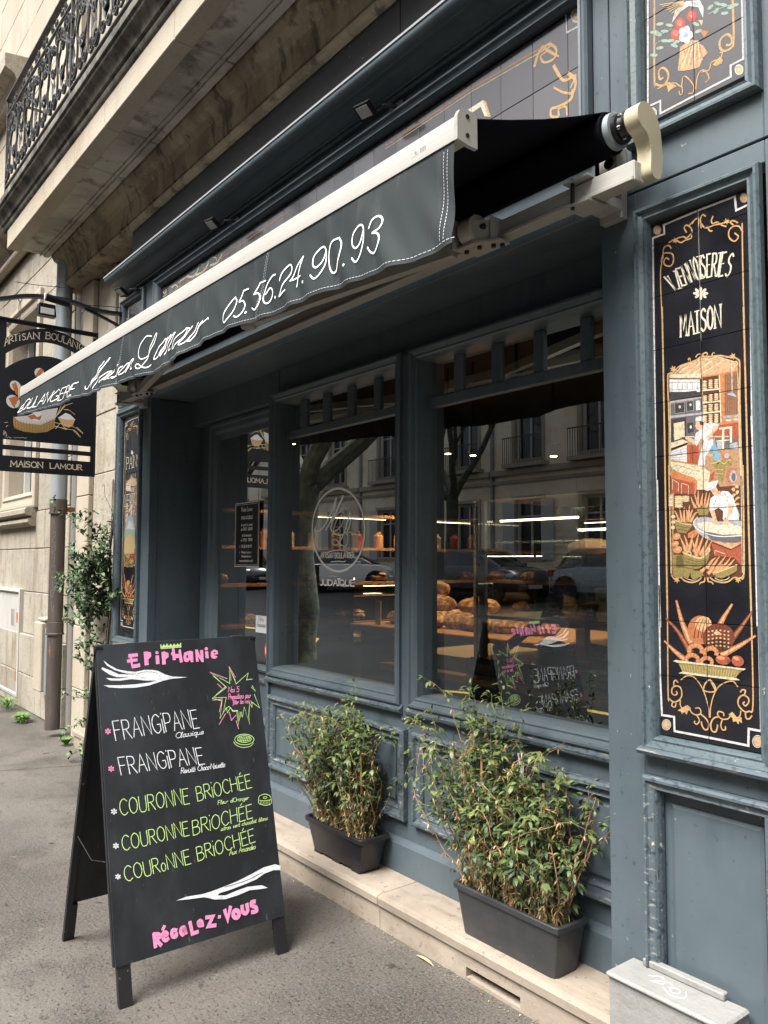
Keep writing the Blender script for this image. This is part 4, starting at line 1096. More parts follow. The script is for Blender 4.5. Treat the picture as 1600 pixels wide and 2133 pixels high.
['S','brown',1,1,0,[-293,6602,-363,6626]],
['S','brown',1,1,0,[-333,6713,-403,6738]],
['S','brown',1,1,0,[-373,6825,-444,6850]],
['S','crust',20,6.0,1,[129,6516,245,6741,375,6937]],
['S','bread2',9.0,2.4,1,[129,6516,245,6741,375,6937]],
['S','brown',1,1,0,[192,6569,170,6631]],
['S','brown',1,1,0,[241,6654,220,6716]],
['S','brown',1,1,0,[290,6738,269,6801]],
['S','brown',1,1,0,[339,6822,317,6884]],
['S','crustd',19,5.7,1,[-253,6254,-437,6518,-622,6691]],
['S','crust',8.55,2.28,1,[-253,6254,-437,6518,-622,6691]],
['S','brown',1,1,0,[-285,6340,-362,6341]],
['S','brown',1,1,0,[-358,6426,-435,6428]],
['S','brown',1,1,0,[-431,6513,-509,6515]],
['S','brown',1,1,0,[-505,6601,-584,6604]],
['S','crustd',19,5.7,1,[313,6406,489,6633,646,6849]],
['S','crust',8.55,2.28,1,[313,6406,489,6633,646,6849]],
['S','brown',1,1,0,[388,6463,377,6528]],
['S','brown',1,1,0,[456,6553,444,6617]],
['S','brown',1,1,0,[522,6641,511,6705]],
['S','brown',1,1,0,[588,6729,577,6793]],
['S','crust',17,5.1,1,[-361,6147,-515,6252,-654,6365]],
['S','bread2',7.65,2.04,1,[-361,6147,-515,6252,-654,6365]],
['S','brown',1,1,0,[-378,6199,-456,6185]],
['S','brown',1,1,0,[-436,6242,-515,6229]],
['S','brown',1,1,0,[-494,6285,-573,6272]],
['S','brown',1,1,0,[-553,6329,-633,6316]],
['S','crust',18,5.3999999999999995,1,[222,6255,473,6399,685,6541]],
['S','bread2',8.1,2.16,1,[222,6255,473,6399,685,6541]],
['S','brown',1,1,0,[310,6279,327,6345]],
['S','brown',1,1,0,[403,6337,420,6403]],
['S','brown',1,1,0,[496,6395,513,6460]],
['S','brown',1,1,0,[587,6452,604,6516]],
['E','crust',20,[-101,6562,86,6575,-106,6361]],
['E','bread2',16,[-47,6650,77,6658,-50,6545]],
['E','tan2',14,[-23,6704,56,6709,-25,6657]],
['S','crustd',4,1,1,[-190,6450,-164,6579,-92,6721]],
['S','crustd',4,1,1,[-132,6454,-106,6583,-46,6724]],
['S','crustd',4,1,1,[-75,6459,-49,6587,0,6727]],
['S','crustd',4,1,1,[-18,6463,8,6591,45,6729]],
['E','crustd',22,[173,6478,406,6495,168,6281]],
['E','brown2',16,[159,6373,345,6389,157,6280]],
['E','bread2',14,[30,6550,45,6551,29,6538]],
['E','bread2',14,[28,6498,44,6499,28,6485]],
['E','bread2',14,[27,6446,43,6447,27,6433]],
['E','bread2',14,[26,6393,42,6395,26,6381]],
['E','bread2',14,[25,6341,40,6342,24,6328]],
['E','bread2',14,[88,6563,104,6564,88,6550]],
['E','bread2',14,[87,6511,103,6512,87,6498]],
['E','bread2',14,[86,6458,101,6460,85,6446]],
['E','bread2',14,[84,6406,100,6408,84,6394]],
['E','bread2',14,[83,6354,99,6356,83,6342]],
['E','bread2',14,[146,6575,162,6576,146,6563]],
['E','bread2',14,[145,6523,161,6524,145,6511]],
['E','bread2',14,[144,6471,159,6472,144,6459]],
['E','bread2',14,[143,6419,158,6421,142,6407]],
['E','bread2',14,[141,6367,157,6369,141,6355]],
['E','bread2',14,[204,6579,219,6580,204,6567]],
['E','bread2',14,[203,6527,218,6528,202,6515]],
['E','bread2',14,[201,6476,217,6477,201,6463]],
['E','bread2',14,[200,6424,215,6425,200,6412]],
['E','bread2',14,[199,6372,214,6374,199,6360]],
['E','bread2',14,[261,6575,276,6576,260,6562]],
['E','bread2',14,[259,6523,275,6524,259,6511]],
['E','bread2',14,[258,6472,273,6473,258,6459]],
['E','bread2',14,[257,6420,272,6422,257,6408]],
['E','bread2',14,[256,6369,271,6370,255,6357]],
['E','bread2',14,[317,6570,332,6572,317,6558]],
['E','bread2',14,[316,6519,331,6520,315,6507]],
['E','bread2',14,[314,6468,330,6469,314,6456]],
['E','bread2',14,[313,6417,328,6418,313,6404]],
['E','bread2',14,[312,6365,327,6367,312,6353]],
['E','wheat',14,[152,6538,196,6541,152,6513]],
['S','crust',13.6,13.6,1,[-78,6259,-74,6292,-91,6320,-124,6339,-167,6344,-212,6333,-248,6309,-268,6278,-267,6244]],
['S','bread',9.35,9.35,1,[-75,6270,-75,6301,-93,6327,-126,6344,-167,6348,-210,6338,-245,6317,-266,6287,-269,6256]],
['S','crustd',0.9,0.9,0,[-104,6288,-51,6301]],
['S','crustd',0.9,0.9,0,[-120,6312,-79,6343]],
['S','crustd',0.9,0.9,0,[-150,6325,-134,6365]],
['S','crustd',0.9,0.9,0,[-187,6322,-199,6361]],
['S','crustd',0.9,0.9,0,[-219,6305,-258,6331]],
['S','crustd',0.9,0.9,0,[-238,6278,-291,6284]],
['S','crust',12.48,12.48,1,[139,6249,142,6279,128,6305,98,6322,60,6326,20,6316,-12,6295,-30,6266,-29,6236]],
['S','bread',8.58,8.58,1,[141,6259,141,6287,125,6311,96,6326,60,6330,22,6321,-9,6302,-28,6275,-31,6246]],
['S','crustd',0.9,0.9,0,[116,6276,163,6287]],
['S','crustd',0.9,0.9,0,[102,6297,138,6325]],
['S','crustd',0.9,0.9,0,[75,6309,90,6345]],
['S','crustd',0.9,0.9,0,[42,6306,31,6341]],
['S','crustd',0.9,0.9,0,[14,6291,-20,6314]],
['S','crustd',0.9,0.9,0,[-3,6267,-50,6271]],
['S','crust',12.48,12.48,1,[-140,6128,-137,6159,-152,6185,-183,6202,-223,6206,-264,6196,-297,6173,-316,6144,-315,6114]],
['S','bread',8.58,8.58,1,[-138,6139,-138,6168,-155,6192,-185,6207,-223,6210,-262,6201,-294,6181,-314,6153,-317,6124]],
['S','crustd',0.9,0.9,0,[-164,6155,-115,6167]],
['S','crustd',0.9,0.9,0,[-179,6177,-141,6206]],
['S','crustd',0.9,0.9,0,[-207,6189,-192,6226]],
['S','crustd',0.9,0.9,0,[-241,6186,-253,6221]],
['S','crustd',0.9,0.9,0,[-271,6170,-306,6193]],
['S','crustd',0.9,0.9,0,[-288,6145,-337,6149]],
['S','crust',11.200000000000001,11.200000000000001,1,[66,6119,69,6146,56,6170,29,6185,-6,6188,-41,6179,-70,6159,-86,6133,-86,6106]],
['S','bread',7.7,7.7,1,[68,6129,68,6155,54,6176,28,6189,-6,6192,-39,6184,-68,6166,-85,6142,-87,6116]],
['S','crustd',0.9,0.9,0,[46,6143,88,6154]],
['S','crustd',0.9,0.9,0,[33,6163,65,6188]],
['S','crustd',0.9,0.9,0,[8,6173,21,6206]],
['S','crustd',0.9,0.9,0,[-21,6170,-31,6201]],
['S','crustd',0.9,0.9,0,[-47,6156,-78,6177]],
['S','crustd',0.9,0.9,0,[-62,6134,-105,6138]],
['E','crustr',14,[231,6184,338,6177,218,6120]],
['E','crustr',14,[436,6189,516,6161,403,6121]],
['E','bread',14,[199,6207,258,6202,194,6182]],
['E','bread',14,[416,6222,463,6205,405,6201]],
['E','crustd',14,[307,6171,329,6173,306,6142]],
['P','olive',0,[-447,6075,507,6080,399,5972,214,5931,-7,5942,-366,5944]],
['P','cream2',0,[-525,6094,-482,6114,53,6104,549,6100,517,6076,7,6084,-459,6079]],
['P','cream2',0,[-444,5930,-377,5964,49,5953,409,5964,461,5939,376,5929,-64,5930]],
['S','wheat',1,1,0,[-411,6057,-378,5959]],
['S','wheat',1,1,0,[-368,6057,-338,5959]],
['S','wheat',1,1,0,[-326,6057,-300,5959]],
['S','wheat',1,1,0,[-283,6057,-261,5959]],
['S','wheat',1,1,0,[-241,6057,-222,5959]],
['S','wheat',1,1,0,[-199,6057,-184,5959]],
['S','wheat',1,1,0,[-158,6057,-146,5959]],
['S','wheat',1,1,0,[-116,6057,-108,5959]],
['S','wheat',1,1,0,[-75,6058,-70,5959]],
['S','wheat',1,1,0,[-34,6058,-33,5959]],
['S','wheat',1,1,0,[7,6058,4,5959]],
['S','wheat',1,1,0,[47,6058,41,5959]],
['S','wheat',1,1,0,[87,6058,78,5959]],
['S','wheat',1,1,0,[127,6058,115,5959]],
['S','wheat',1,1,0,[167,6058,151,5959]],
['S','wheat',1,1,0,[207,6058,188,5959]],
['S','wheat',1,1,0,[246,6058,224,5959]],
['S','wheat',1,1,0,[285,6058,260,5959]],
['S','wheat',1,1,0,[324,6059,295,5959]],
['S','wheat',1,1,0,[362,6059,331,5959]],
['S','wheat',1,1,0,[401,6059,366,5959]],
['S','wheat',1,1,0,[439,6059,401,5959]],
['S','goldd',4,4,1,[-404,5843,-320,5906,-214,5908,-113,5814,-47,5687,5,5507,13,5384]],
['S','gold',2.8,2.8,1,[-404,5843,-320,5906,-214,5908,-113,5814,-47,5687,5,5507,13,5384]],
['S','goldd',4,4,1,[427,5850,365,5913,268,5891,157,5816,76,5672,33,5511,24,5386]],
['S','gold',2.8,2.8,1,[427,5850,365,5913,268,5891,157,5816,76,5672,33,5511,24,5386]],
['S','goldd',5,5,1,[-69,5736,-44,5823,25,5893,91,5839,117,5760,32,5728,-69,5736]],
['S','gold',3.5,3.5,1,[-69,5736,-44,5823,25,5893,91,5839,117,5760,32,5728,-69,5736]],
['S','gold',4,4,1,[36,5895,111,5759]],
['G','painted_border'],
['S','gold',5,5,0,[-592,11253,-592,9363]],
['S','gold',5,5,0,[638,10942,640,9210]],
['S','grey',7,7,0,[-738,10521,-726,12338,-530,12340,-539,12476,11,12504,554,12508,570,12307,745,12327]],
['S','white',5.5,5.5,0,[-738,10521,-726,12338,-530,12340,-539,12476,11,12504,554,12508,570,12307,745,12327]],
['S','grey',7,7,0,[749,12488,736,10821,715,9243]],
['S','white',5.5,5.5,0,[749,12488,736,10821,715,9243]],
['S','white',5.5,5.5,0,[-736,10631,-746,8707]],
['S','white',5.5,5.5,0,[710,9440,721,8591]],
['S','white',5.5,5.5,0,[-727,8696,-726,7039,-718,6571]],
['S','white',5.5,5.5,0,[720,8583,719,6665]],
['S','gold',5,5,0,[-592,9398,-596,8214,-599,6811]],
['S','gold',5,5,0,[640,9242,633,7942,638,6872]],
['S','goldd',1,1,0,[-608,9400,-615,6810]],
['E','grey',14,[-650,12436,-579,12412,-652,12356]],
['E','tan2',14,[-650,12436,-592,12416,-651,12369]],
['E','gold',14,[-650,12436,-626,12428,-651,12409]],
['E','grey',14,[682,12441,741,12419,680,12368]],
['E','tan2',14,[682,12441,731,12423,681,12380]],
['E','gold',14,[682,12441,703,12433,682,12416]],
['S','grout',1.2,1.2,0,[12,12525,12,10621]]],
 'mural_up': [['G','painted_gold_scrolls'],
['S','gold',6,6,1,[-623,2110,-650,803,-622,677,-502,601,-420,672,-438,791,-516,877,-578,843,-560,722,-509,716]],
['S','gold',6,6,1,[592,1402,593,725,547,628,442,640,391,728,402,827,500,853,567,756,548,680,487,703]],
['S','goldd',5,5,1,[-603,594,-522,592,-422,581,-305,542]],
['S','gold',3.5,3.5,1,[-603,594,-522,592,-422,581,-305,542]],
['S','goldd',5,5,1,[-305,542,-210,441,-188,558,-130,547,-21,368,-32,266,-98,279]],
['S','gold',3.5,3.5,1,[-305,542,-210,441,-188,558,-130,547,-21,368,-32,266,-98,279]],
['S','goldd',5,5,1,[-209,477,-193,342,-232,324,-250,387]],
['S','gold',3.5,3.5,1,[-209,477,-193,342,-232,324,-250,387]],
['S','goldd',5,5,1,[15,297,37,447,95,525,168,489,220,357,164,323]],
['S','gold',3.5,3.5,1,[15,297,37,447,95,525,168,489,220,357,164,323]],
['S','goldd',5,5,1,[113,499,223,479,261,566,387,555]],
['S','gold',3.5,3.5,1,[113,499,223,479,261,566,387,555]],
['S','goldd',5,5,1,[367,477,424,623,389,641]],
['S','gold',3.5,3.5,1,[367,477,424,623,389,641]],
['P','gold',0,[-481,646,-363,570,-286,478,-365,479,-425,453,-443,554]],
['P','gold',0,[278,522,387,589,430,515,411,472,331,478]],
['G','painted_bouquet'],
['P','tan2',0,[-216,1046,-24,1053,140,877,210,733,136,701,78,588,-53,617,-166,656,-262,704]],
['P','wheat',0,[-179,972,-108,681,-223,703]],
['S','tan1',3,3,0,[-43,1045,-242,712]],
['S','cream2',3,3,0,[-28,1038,-194,706]],
['S','tan1',3,3,0,[-13,1030,-146,700]],
['S','cream2',3,3,0,[2,1022,-98,694]],
['S','tan1',3,3,0,[17,1014,-51,689]],
['S','cream2',3,3,0,[32,1006,-4,683]],
['S','tan1',3,3,0,[46,998,43,677]],
['S','cream2',3,3,0,[61,990,89,671]],
['S','tan1',3,3,0,[76,982,135,665]],
['P','white',0,[-343,1482,-281,1651,-105,1680,101,1580,163,1437,150,1283,80,1484,-69,1586,-204,1571]],
['S','lgrey',1.5,1.5,1,[-323,1490,-242,1629,-68,1631,118,1498]],
['E','red',14,[-208,1390,-120,1341,-210,1290]],
['E','pinkr',14,[-217,1413,-169,1386,-218,1363]],
['E','wheat',14,[-208,1375,-191,1366,-209,1357]],
['E','red',14,[-25,1416,57,1370,-27,1322]],
['E','pinkr',14,[-34,1439,11,1414,-35,1392]],
['E','wheat',14,[-25,1402,-9,1392,-26,1384]],
['E','red',14,[-279,1272,-190,1224,-281,1172]],
['E','pinkr',14,[-288,1295,-239,1269,-289,1245]],
['E','wheat',14,[-279,1257,-262,1248,-280,1239]],
['E','white',14,[-62,1146,-9,1118,-63,1085]],
['E','white',14,[-108,1095,-55,1067,-109,1034]],
['E','white',14,[-179,1162,-126,1133,-181,1100]],
['E','white',14,[-177,1255,-124,1226,-179,1194]],
['E','white',14,[-104,1245,-52,1216,-106,1184]],
['E','lblue',14,[-126,1180,-88,1160,-127,1134]],
['E','mint',14,[-542,1573,-479,1549,-538,1545]],
['E','mint',14,[-465,1418,-401,1384,-465,1393]],
['E','mint',14,[-383,1467,-322,1423,-389,1445]],
['E','mint',14,[-566,1417,-503,1373,-571,1394]],
['E','mint',14,[-468,1271,-404,1237,-468,1245]],
['E','mint',14,[-312,1115,-254,1064,-322,1095]],
['E','mint',14,[-646,1498,-581,1463,-647,1472]],
['E','mint',14,[-550,1202,-487,1180,-546,1174]],
['E','mint',14,[-653,1143,-588,1110,-654,1117]],
['E','mint',14,[37,1255,92,1205,28,1236]],
['E','mint',14,[262,1380,307,1391,278,1352]],
['E','mint',14,[350,1277,388,1299,369,1251]],
['E','mint',14,[458,1304,513,1263,453,1283]],
['E','mint',14,[473,1173,528,1152,476,1147]],
['E','mint',14,[561,1211,613,1200,569,1183]],
['E','mint',14,[631,1206,685,1185,634,1180]],
['E','mint',14,[371,1372,423,1323,362,1354]],
['E','mint',14,[-272,1149,-214,1138,-263,1120]],
['E','mint',14,[-369,1219,-307,1196,-365,1191]],
['E','mint',14,[72,1128,128,1118,80,1100]],
['S','mint',2,2,1,[-625,1524,-505,1403,-345,1391]],
['S','mint',2,2,1,[-653,1143,-630,1282,-548,1313]],
['S','mint',2,2,1,[224,1295,404,1282,631,1223]],
['P','orange',0,[91,1136,236,1039,161,990]],
['P','wheat',0,[76,1288,149,1256,129,1178]],
['G','painted_border'],
['S','grey',7,7,0,[-736,2176,-772,392,-557,385,-561,193,537,219,541,381,721,383,728,1323]],
['S','white',5.5,5.5,0,[-736,2176,-772,392,-557,385,-561,193,537,219,541,381,721,383,728,1323]],
['E','white',14,[-692,261,-619,228,-693,178]],
['E','gold',14,[-692,261,-635,236,-693,198]],
['E','cream2',14,[-692,261,-667,250,-692,236]],
['E','white',14,[658,261,719,231,657,185]],
['E','gold',14,[658,261,706,238,657,204]],
['E','cream2',14,[658,261,679,251,658,238]],
['S','wheat',2.5,2.5,0,[-143,1702,-536,1870]],
['S','wheat',2.5,2.5,0,[-143,1694,-496,1822]],
['S','wheat',2.5,2.5,0,[-143,1687,-457,1773]],
['S','wheat',2.5,2.5,0,[-144,1680,-418,1725]],
['S','wheat',2.5,2.5,0,[-144,1673,-379,1677]],
['S','wheat',2.5,2.5,0,[-144,1665,-340,1629]],
['S','wheat',2.5,2.5,0,[-144,1658,-302,1582]],
['S','wheat',2.5,2.5,0,[-144,1651,-263,1534]]],
 'sign': [['S','goldo',6,6,0,[-3317,1534,-633,1554,1311,1437]],
['S','cream2',3,3,0,[-3317,1469,-633,1487,1310,1369]],
['S','grey',8,8,0,[-4206,2329,-1169,2140,1628,1775,1649,1426,1973,1395]],
['S','white',6,6,0,[-4206,2329,-1169,2140,1628,1775,1649,1426,1973,1395]],
['E','white',14,[1838,1615,1946,1555,1836,1491]],
['E','gold',14,[1838,1615,1922,1568,1837,1516]],
['E','white',14,[1838,1615,1883,1590,1837,1565]],
['E','gold',14,[1838,1615,1863,1601,1838,1586]],
['S','gold',12,6,1,[929,1202,1041,1406,1258,1422,1414,1255,1360,1112,1147,1157,1068,1306,1203,1322]],
['S','gold',12,6,1,[1358,985,1561,631,1813,590,1711,432]],
['S','gold',12,6,1,[1664,705,1812,508,1759,326,1558,422,1353,605]],
['S','gold',12,6,1,[1760,367,1708,226,1452,220,1296,250,1294,123,1450,53,1452,178,1606,149,1629,-7]],
['S','gold',12,6,1,[1097,1464,1361,1197,1464,1101]],
['P','creamt',0,[-1035,1176,-345,1177,-221,808,-303,845,-409,1080,-767,1055]],
['P','gold',0,[-345,1177,-263,1106,-141,763,-221,790]],
['S','creamt',14,7,1,[-14218,1537,-13844,1551,-13479,1565]],
['S','creamt',14,7,1,[-13569,1551,-13115,1422,-12770,1552,-12689,1680,-12430,1603]],
['S','creamt',14,7,1,[-12938,1410,-12421,1375,-12091,1502,-12013,1628,-11605,1578,-11438,1381]],
['S','creamt',14,7,1,[-14795,1537,-14504,1537,-14306,1403]],
['S','creamt',14,7,1,[-11923,1415,-11438,1381,-11129,1541]],
['E','orange',14,[-14122,1519,-14027,1492,-14120,1479]],
['E','white',14,[-15396,1577,-15232,1533,-15389,1452]],
['E','orange',14,[-15396,1577,-15293,1550,-15392,1494]],
['S','white',6,6,0,[-15591,1403,-15185,1398,-15223,1756]],
['S','goldo',5,5,0,[-14985,1385,-13112,1344,-10667,1434,-7328,1504]]],
 'decal': [['G','oval_logo'],
['S','decal',7,7,0,[600,3278,588,3118,549,2963,485,2815,395,2678,283,2555,150,2449,-1,2363,-167,2299,-344,2258,-528,2243,-715,2254,-901,2292,-1080,2355,-1248,2444,-1400,2556,-1532,2688,-1639,2837,-1720,3000,-1770,3172,-1789,3348,-1776,3523,-1730,3693,-1655,3852,-1551,3997,-1422,4122,-1272,4227,-1106,4306,-927,4360,-741,4387,-552,4388,-366,4361,-187,4310,-19,4235,135,4139,270,4024,385,3893,477,3750,544,3598,586,3439,600,3278]],
['S','decal',3.4,9,1,[-1586,3429,-1659,3371,-1584,3308,-1366,3342,-1117,3513,-873,3780,-737,3990,-652,4132]],
['S','decal',8,2,1,[-652,4132,-735,3852,-940,3507,-1114,3314]],
['S','decal',3,10,1,[-1150,3315,-940,3507,-597,3845,-346,4172]],
['S','decal',9,3,1,[-346,4172,-530,3920,-801,3580,-869,3425,-867,3307,-727,3215]],
['S','decal',3,4,1,[-292,3734,-427,3779,-596,3728,-835,3503,-903,3348,-797,3247,-556,3182,-319,3195,-121,3305,8,3510,23,3662,-10,3740]],
['S','decal',3,3,1,[6,3739,-91,3591,-254,3290,-486,3006,-655,2921,-828,2973,-829,3051,-657,3058,-383,2908,-216,2886,-118,3000,-119,3133]],
['S','decal',2.6,2.6,1,[-694,3322,-660,3301,-422,3411,-323,3581,-324,3677,-425,3682,-662,3536,-831,3149]],
['S','decal',7,3,1,[-10,3740,-91,3591,-319,3176,-519,2987]],
['G','window_lettering'],
['T', 'decal', 3.4, 1, 'aison', [-444, 3834, -44, 3841, -445, 3950]],
['T', 'decal', 3.4, 1, 'amour', [-179, 3173, 381, 3178, -171, 3297]],
['T', 'decal', 3, 0, 'ARTISAN BOULANGER', [-1373, 2590, 163, 2591, -1375, 2726]],
['S','decal',2.4,2.4,1,[-1036,2739,-654,2791,-215,2768,16,2656,211,2589,338,2589]],
['S','decal',3,3,1,[-875,2488,-514,2500,-312,2489,-219,2512]],
['T', 'decal', 4.2, 3, 'JUDAÏQUE', [-1381, 1869, 159, 1885, -1376, 2015]]],
 'hang': [['G','painted_basket'],
['E','flour',14,[-856,936,-704,822,-951,796]],
['E','flour',14,[-914,391,-730,250,-1036,212]],
['E','flour',12,[-102,1507,-29,1660,38,1442]],
['P','crust',0,[-969,974,-848,1072,-740,791,-637,696,-709,579,-836,670]],
['P','crust',0,[-847,1045,-804,836,-889,771,-941,871]],
['P','crust',0,[-1053,481,-834,590,-707,525,-827,349,-846,159,-948,280]],
['P','crust',0,[-974,330,-804,432,-789,327]],
['P','crust',0,[-226,1351,-130,1585,-30,1682,38,1583,-24,1463,-149,1363]],
['P','flour',0,[-862,-138,-440,-36,-266,66,89,217,555,355,462,-97,103,-301,-431,-359,-759,-261]],
['E','white',14,[-136,-28,69,-5,-131,-191]],
['P','crust',0,[-439,-63,-240,42,-109,-79,-310,-156]],
['P','crust',0,[-210,-118,42,47,-30,-152]],
['P','wick',0,[-887,-114,-734,-258,-483,-311,0,-313,460,-42,469,-345,213,-536,-170,-616,-550,-601,-852,-485,-894,-302]],
['S','olive',2,2,1,[-872,-220,-557,-346,-101,-364,437,-142]],
['S','olive',2,2,1,[-870,-294,-555,-405,-99,-419,438,-202]],
['S','olive',2,2,1,[-867,-369,-554,-464,-98,-473,440,-262]],
['S','olive',2,2,1,[-865,-443,-552,-523,-96,-527,442,-323]],
['S','olive',2,2,1,[-863,-518,-550,-582,-95,-581,443,-383]],
['S','brown',1.3,1.3,0,[-836,-189,-801,-533]],
['S','brown',1.3,1.3,0,[-743,-205,-711,-545]],
['S','brown',1.3,1.3,0,[-651,-222,-621,-557]],
['S','brown',1.3,1.3,0,[-558,-238,-530,-569]],
['S','brown',1.3,1.3,0,[-464,-255,-440,-581]],
['S','brown',1.3,1.3,0,[-370,-271,-348,-594]],
['S','brown',1.3,1.3,0,[-276,-288,-257,-606]],
['S','brown',1.3,1.3,0,[-182,-278,-166,-597]],
['S','brown',1.3,1.3,0,[-89,-241,-74,-587]],
['S','brown',1.3,1.3,0,[5,-203,18,-578]],
['S','brown',1.3,1.3,0,[99,-165,109,-525]],
['S','brown',1.3,1.3,0,[194,-127,201,-472]],
['S','brown',1.3,1.3,0,[289,-89,293,-418]],
['S','brown',1.3,1.3,0,[385,-51,385,-365]],
['S','wheat',4,2,1,[460,-15,713,375,790,495]],
['S','wheat',4,2,1,[510,46,659,424]],
['S','wheat',4,2,1,[561,107,791,440,1055,584]],
['S','wheat',4,2,1,[768,312,928,317,1147,175]],
['P','tan2',0,[564,-3,824,207,1152,8,1077,-224,945,-308,730,-261]],
['P','white',0,[564,-3,824,207,986,156,1165,-5,857,-39]],
['S','cream2',3,1.5,1,[464,-180,729,-206,1132,-274,1436,-467]],
['S','cream2',3,1.5,1,[468,-317,866,-358,1162,-397,1358,-615]],
['S','cream2',3,1.5,1,[496,-397,623,-218,726,-123]],
['S','cream2',3,1.5,1,[757,-286,867,-386,467,-290]],
['E','wheat',6,[1227,-278,1248,-302,1215,-290]],
['E','wheat',6,[1122,-401,1143,-424,1110,-413]],
['E','wheat',6,[1266,-313,1255,-346,1250,-309]],
['E','wheat',6,[1163,-436,1153,-468,1148,-432]],
['E','wheat',6,[1305,-348,1326,-372,1292,-361]],
['E','wheat',6,[1205,-471,1226,-494,1193,-483]],
['E','wheat',6,[1344,-384,1333,-416,1328,-380]],
['E','wheat',6,[1246,-506,1236,-538,1231,-502]],
['E','wheat',6,[1383,-419,1404,-443,1371,-431]],
['E','wheat',6,[1288,-541,1309,-564,1276,-553]],
['E','wheat',6,[1422,-454,1412,-487,1406,-450]],
['E','wheat',6,[1330,-576,1319,-608,1314,-572]],
['S','cream2',2,2,1,[-1167,-624,-1174,-784,-1129,-660,-1089,-776,-1099,-856]],
['S','cream2',1.4,1.4,1,[-1074,-854,-1014,-835,-964,-857,-928,-834]],
['S','cream2',1.4,1.4,1,[-854,-832,-792,-840,-718,-819,-643,-833,-569,-804,-493,-829,-444,-792]],
['S','cream2',2,2,0,[-1162,-358,-1053,-333]],
['S','cream2',2,2,0,[-1109,-499,-1050,-439]],
['G','sign_lettering'],
['T', 'cutout', 5, 2, 'MAiSON', [-923, -1828, 106, -1805, -929, -1632]],
['T', 'cutout', 5, 2, 'LAMOUR', [352, -1795, 1429, -1779, 347, -1618]],
['T', 'cutout', 4.5, 2, 'A', [-1233, 2256, -1104, 2375, -1257, 2472]],
['T', 'cutout', 4.5, 2, 'R', [-1089, 2356, -968, 2458, -1110, 2574]],
['T', 'cutout', 4.5, 2, 'T', [-943, 2463, -825, 2524, -957, 2682]],
['T', 'cutout', 4.5, 2, 'i', [-790, 2516, -736, 2539, -799, 2737]],
['T', 'cutout', 4.5, 2, 'S', [-678, 2549, -579, 2580, -687, 2771]],
['T', 'cutout', 4.5, 2, 'A', [-529, 2603, -378, 2649, -539, 2825]],
['T', 'cutout', 4.5, 2, 'N', [-319, 2659, -135, 2686, -324, 2883]],
['T', 'cutout', 4.5, 2, 'B', [83, 2738, 227, 2744, 98, 2968]],
['T', 'cutout', 4.5, 2, 'O', [266, 2742, 438, 2730, 281, 2973]],
['T', 'cutout', 4.5, 2, 'U', [477, 2732, 624, 2707, 492, 2963]],
['T', 'cutout', 4.5, 2, 'L', [672, 2701, 780, 2678, 687, 2934]],
['T', 'cutout', 4.5, 2, 'A', [807, 2668, 953, 2623, 822, 2902]],
['T', 'cutout', 4.5, 2, 'N', [989, 2615, 1153, 2544, 1004, 2849]],
['T', 'cutout', 4.5, 2, 'G', [1221, 2555, 1360, 2493, 1237, 2790]],
['T', 'cutout', 4.5, 2, 'E', [1416, 2445, 1528, 2378, 1432, 2681]],
['T', 'cutout', 4.5, 2, 'R', [1556, 2354, 1698, 2263, 1573, 2591]]],
 'awn': [['G','phone_number'],
['S','awnw',5.4,5.4,1,[-12817,-252,-12992,-341,-13144,-521,-13155,-636,-13039,-654,-12858,-525,-12751,-353,-12817,-252]],
['S','awnw',5.4,5.4,1,[-12674,-373,-12557,-383,-12493,-485,-12564,-604,-12700,-649,-12799,-605]],
['S','awnw',5.4,5.4,1,[-12158,-372,-12041,-378,-11974,-475,-12022,-599,-12150,-643,-12257,-584]],
['S','awnw',5.4,5.4,1,[-11412,-234,-11557,-223,-11776,-324,-11891,-481,-11844,-594,-11719,-614,-11592,-545,-11570,-449,-11663,-392,-11823,-449]],
['S','awnw',5.4,5.4,1,[-11254,-383,-11158,-259,-10987,-197,-10895,-257,-10933,-354,-11147,-497,-11343,-620]],
['S','awnw',5.4,5.4,1,[-9913,-285,-10015,-439,-10136,-493,-10235,-424,-10227,-289,-10084,-208,-9968,-216,-9912,-307,-9930,-492,-10033,-631,-10164,-667,-10284,-576]],
['S','awnw',5.4,5.4,1,[-9536,-219,-9722,-228,-9832,-388,-9815,-574,-9721,-693,-9597,-680,-9495,-519,-9464,-338,-9536,-219]],
['S','awnw',5.4,5.4,1,[-8876,-343,-8961,-493,-9071,-530,-9174,-446,-9162,-306,-9034,-226,-8924,-242,-8867,-330,-8874,-521,-8955,-679,-9069,-734,-9177,-643]],
['S','awnw',5.4,5.4,1,[-8709,-372,-8643,-265,-8523,-250,-8429,-339,-8464,-454,-8600,-480]],
['S','awnw',5.4,5.4,1,[-8600,-480,-8476,-526,-8411,-623,-8439,-731,-8540,-781,-8661,-723,-8741,-633]],
['S','awnw',5.2,5.2,0,[-12346,-221,-12549,-202,-12674,-373]],
['S','awnw',5.2,5.2,0,[-11791,-225,-11994,-206,-12158,-372]],
['S','awnw',5.2,5.2,0,[-11343,-620,-11041,-605]],
['S','awnw',5.2,5.2,0,[-10528,-197,-10925,-475,-10582,-502]],
['S','awnw',5.2,5.2,0,[-10534,-207,-10732,-630]],
['S','awnw',8,8,0,[-12462,-623,-12449,-610]],
['S','awnw',8,8,0,[-11493,-599,-11482,-587]],
['S','awnw',8,8,0,[-10499,-630,-10489,-618]],
['S','awnw',8,8,0,[-9353,-702,-9344,-692]],
['G','shop_name'],
['S','awnw',4.6,4.6,1,[-21209,-422,-21137,-515,-20820,-497,-20297,-352,-19748,-44]],
['S','awnw',4.6,4.6,1,[-19748,-44,-20125,-250,-20628,-557]],
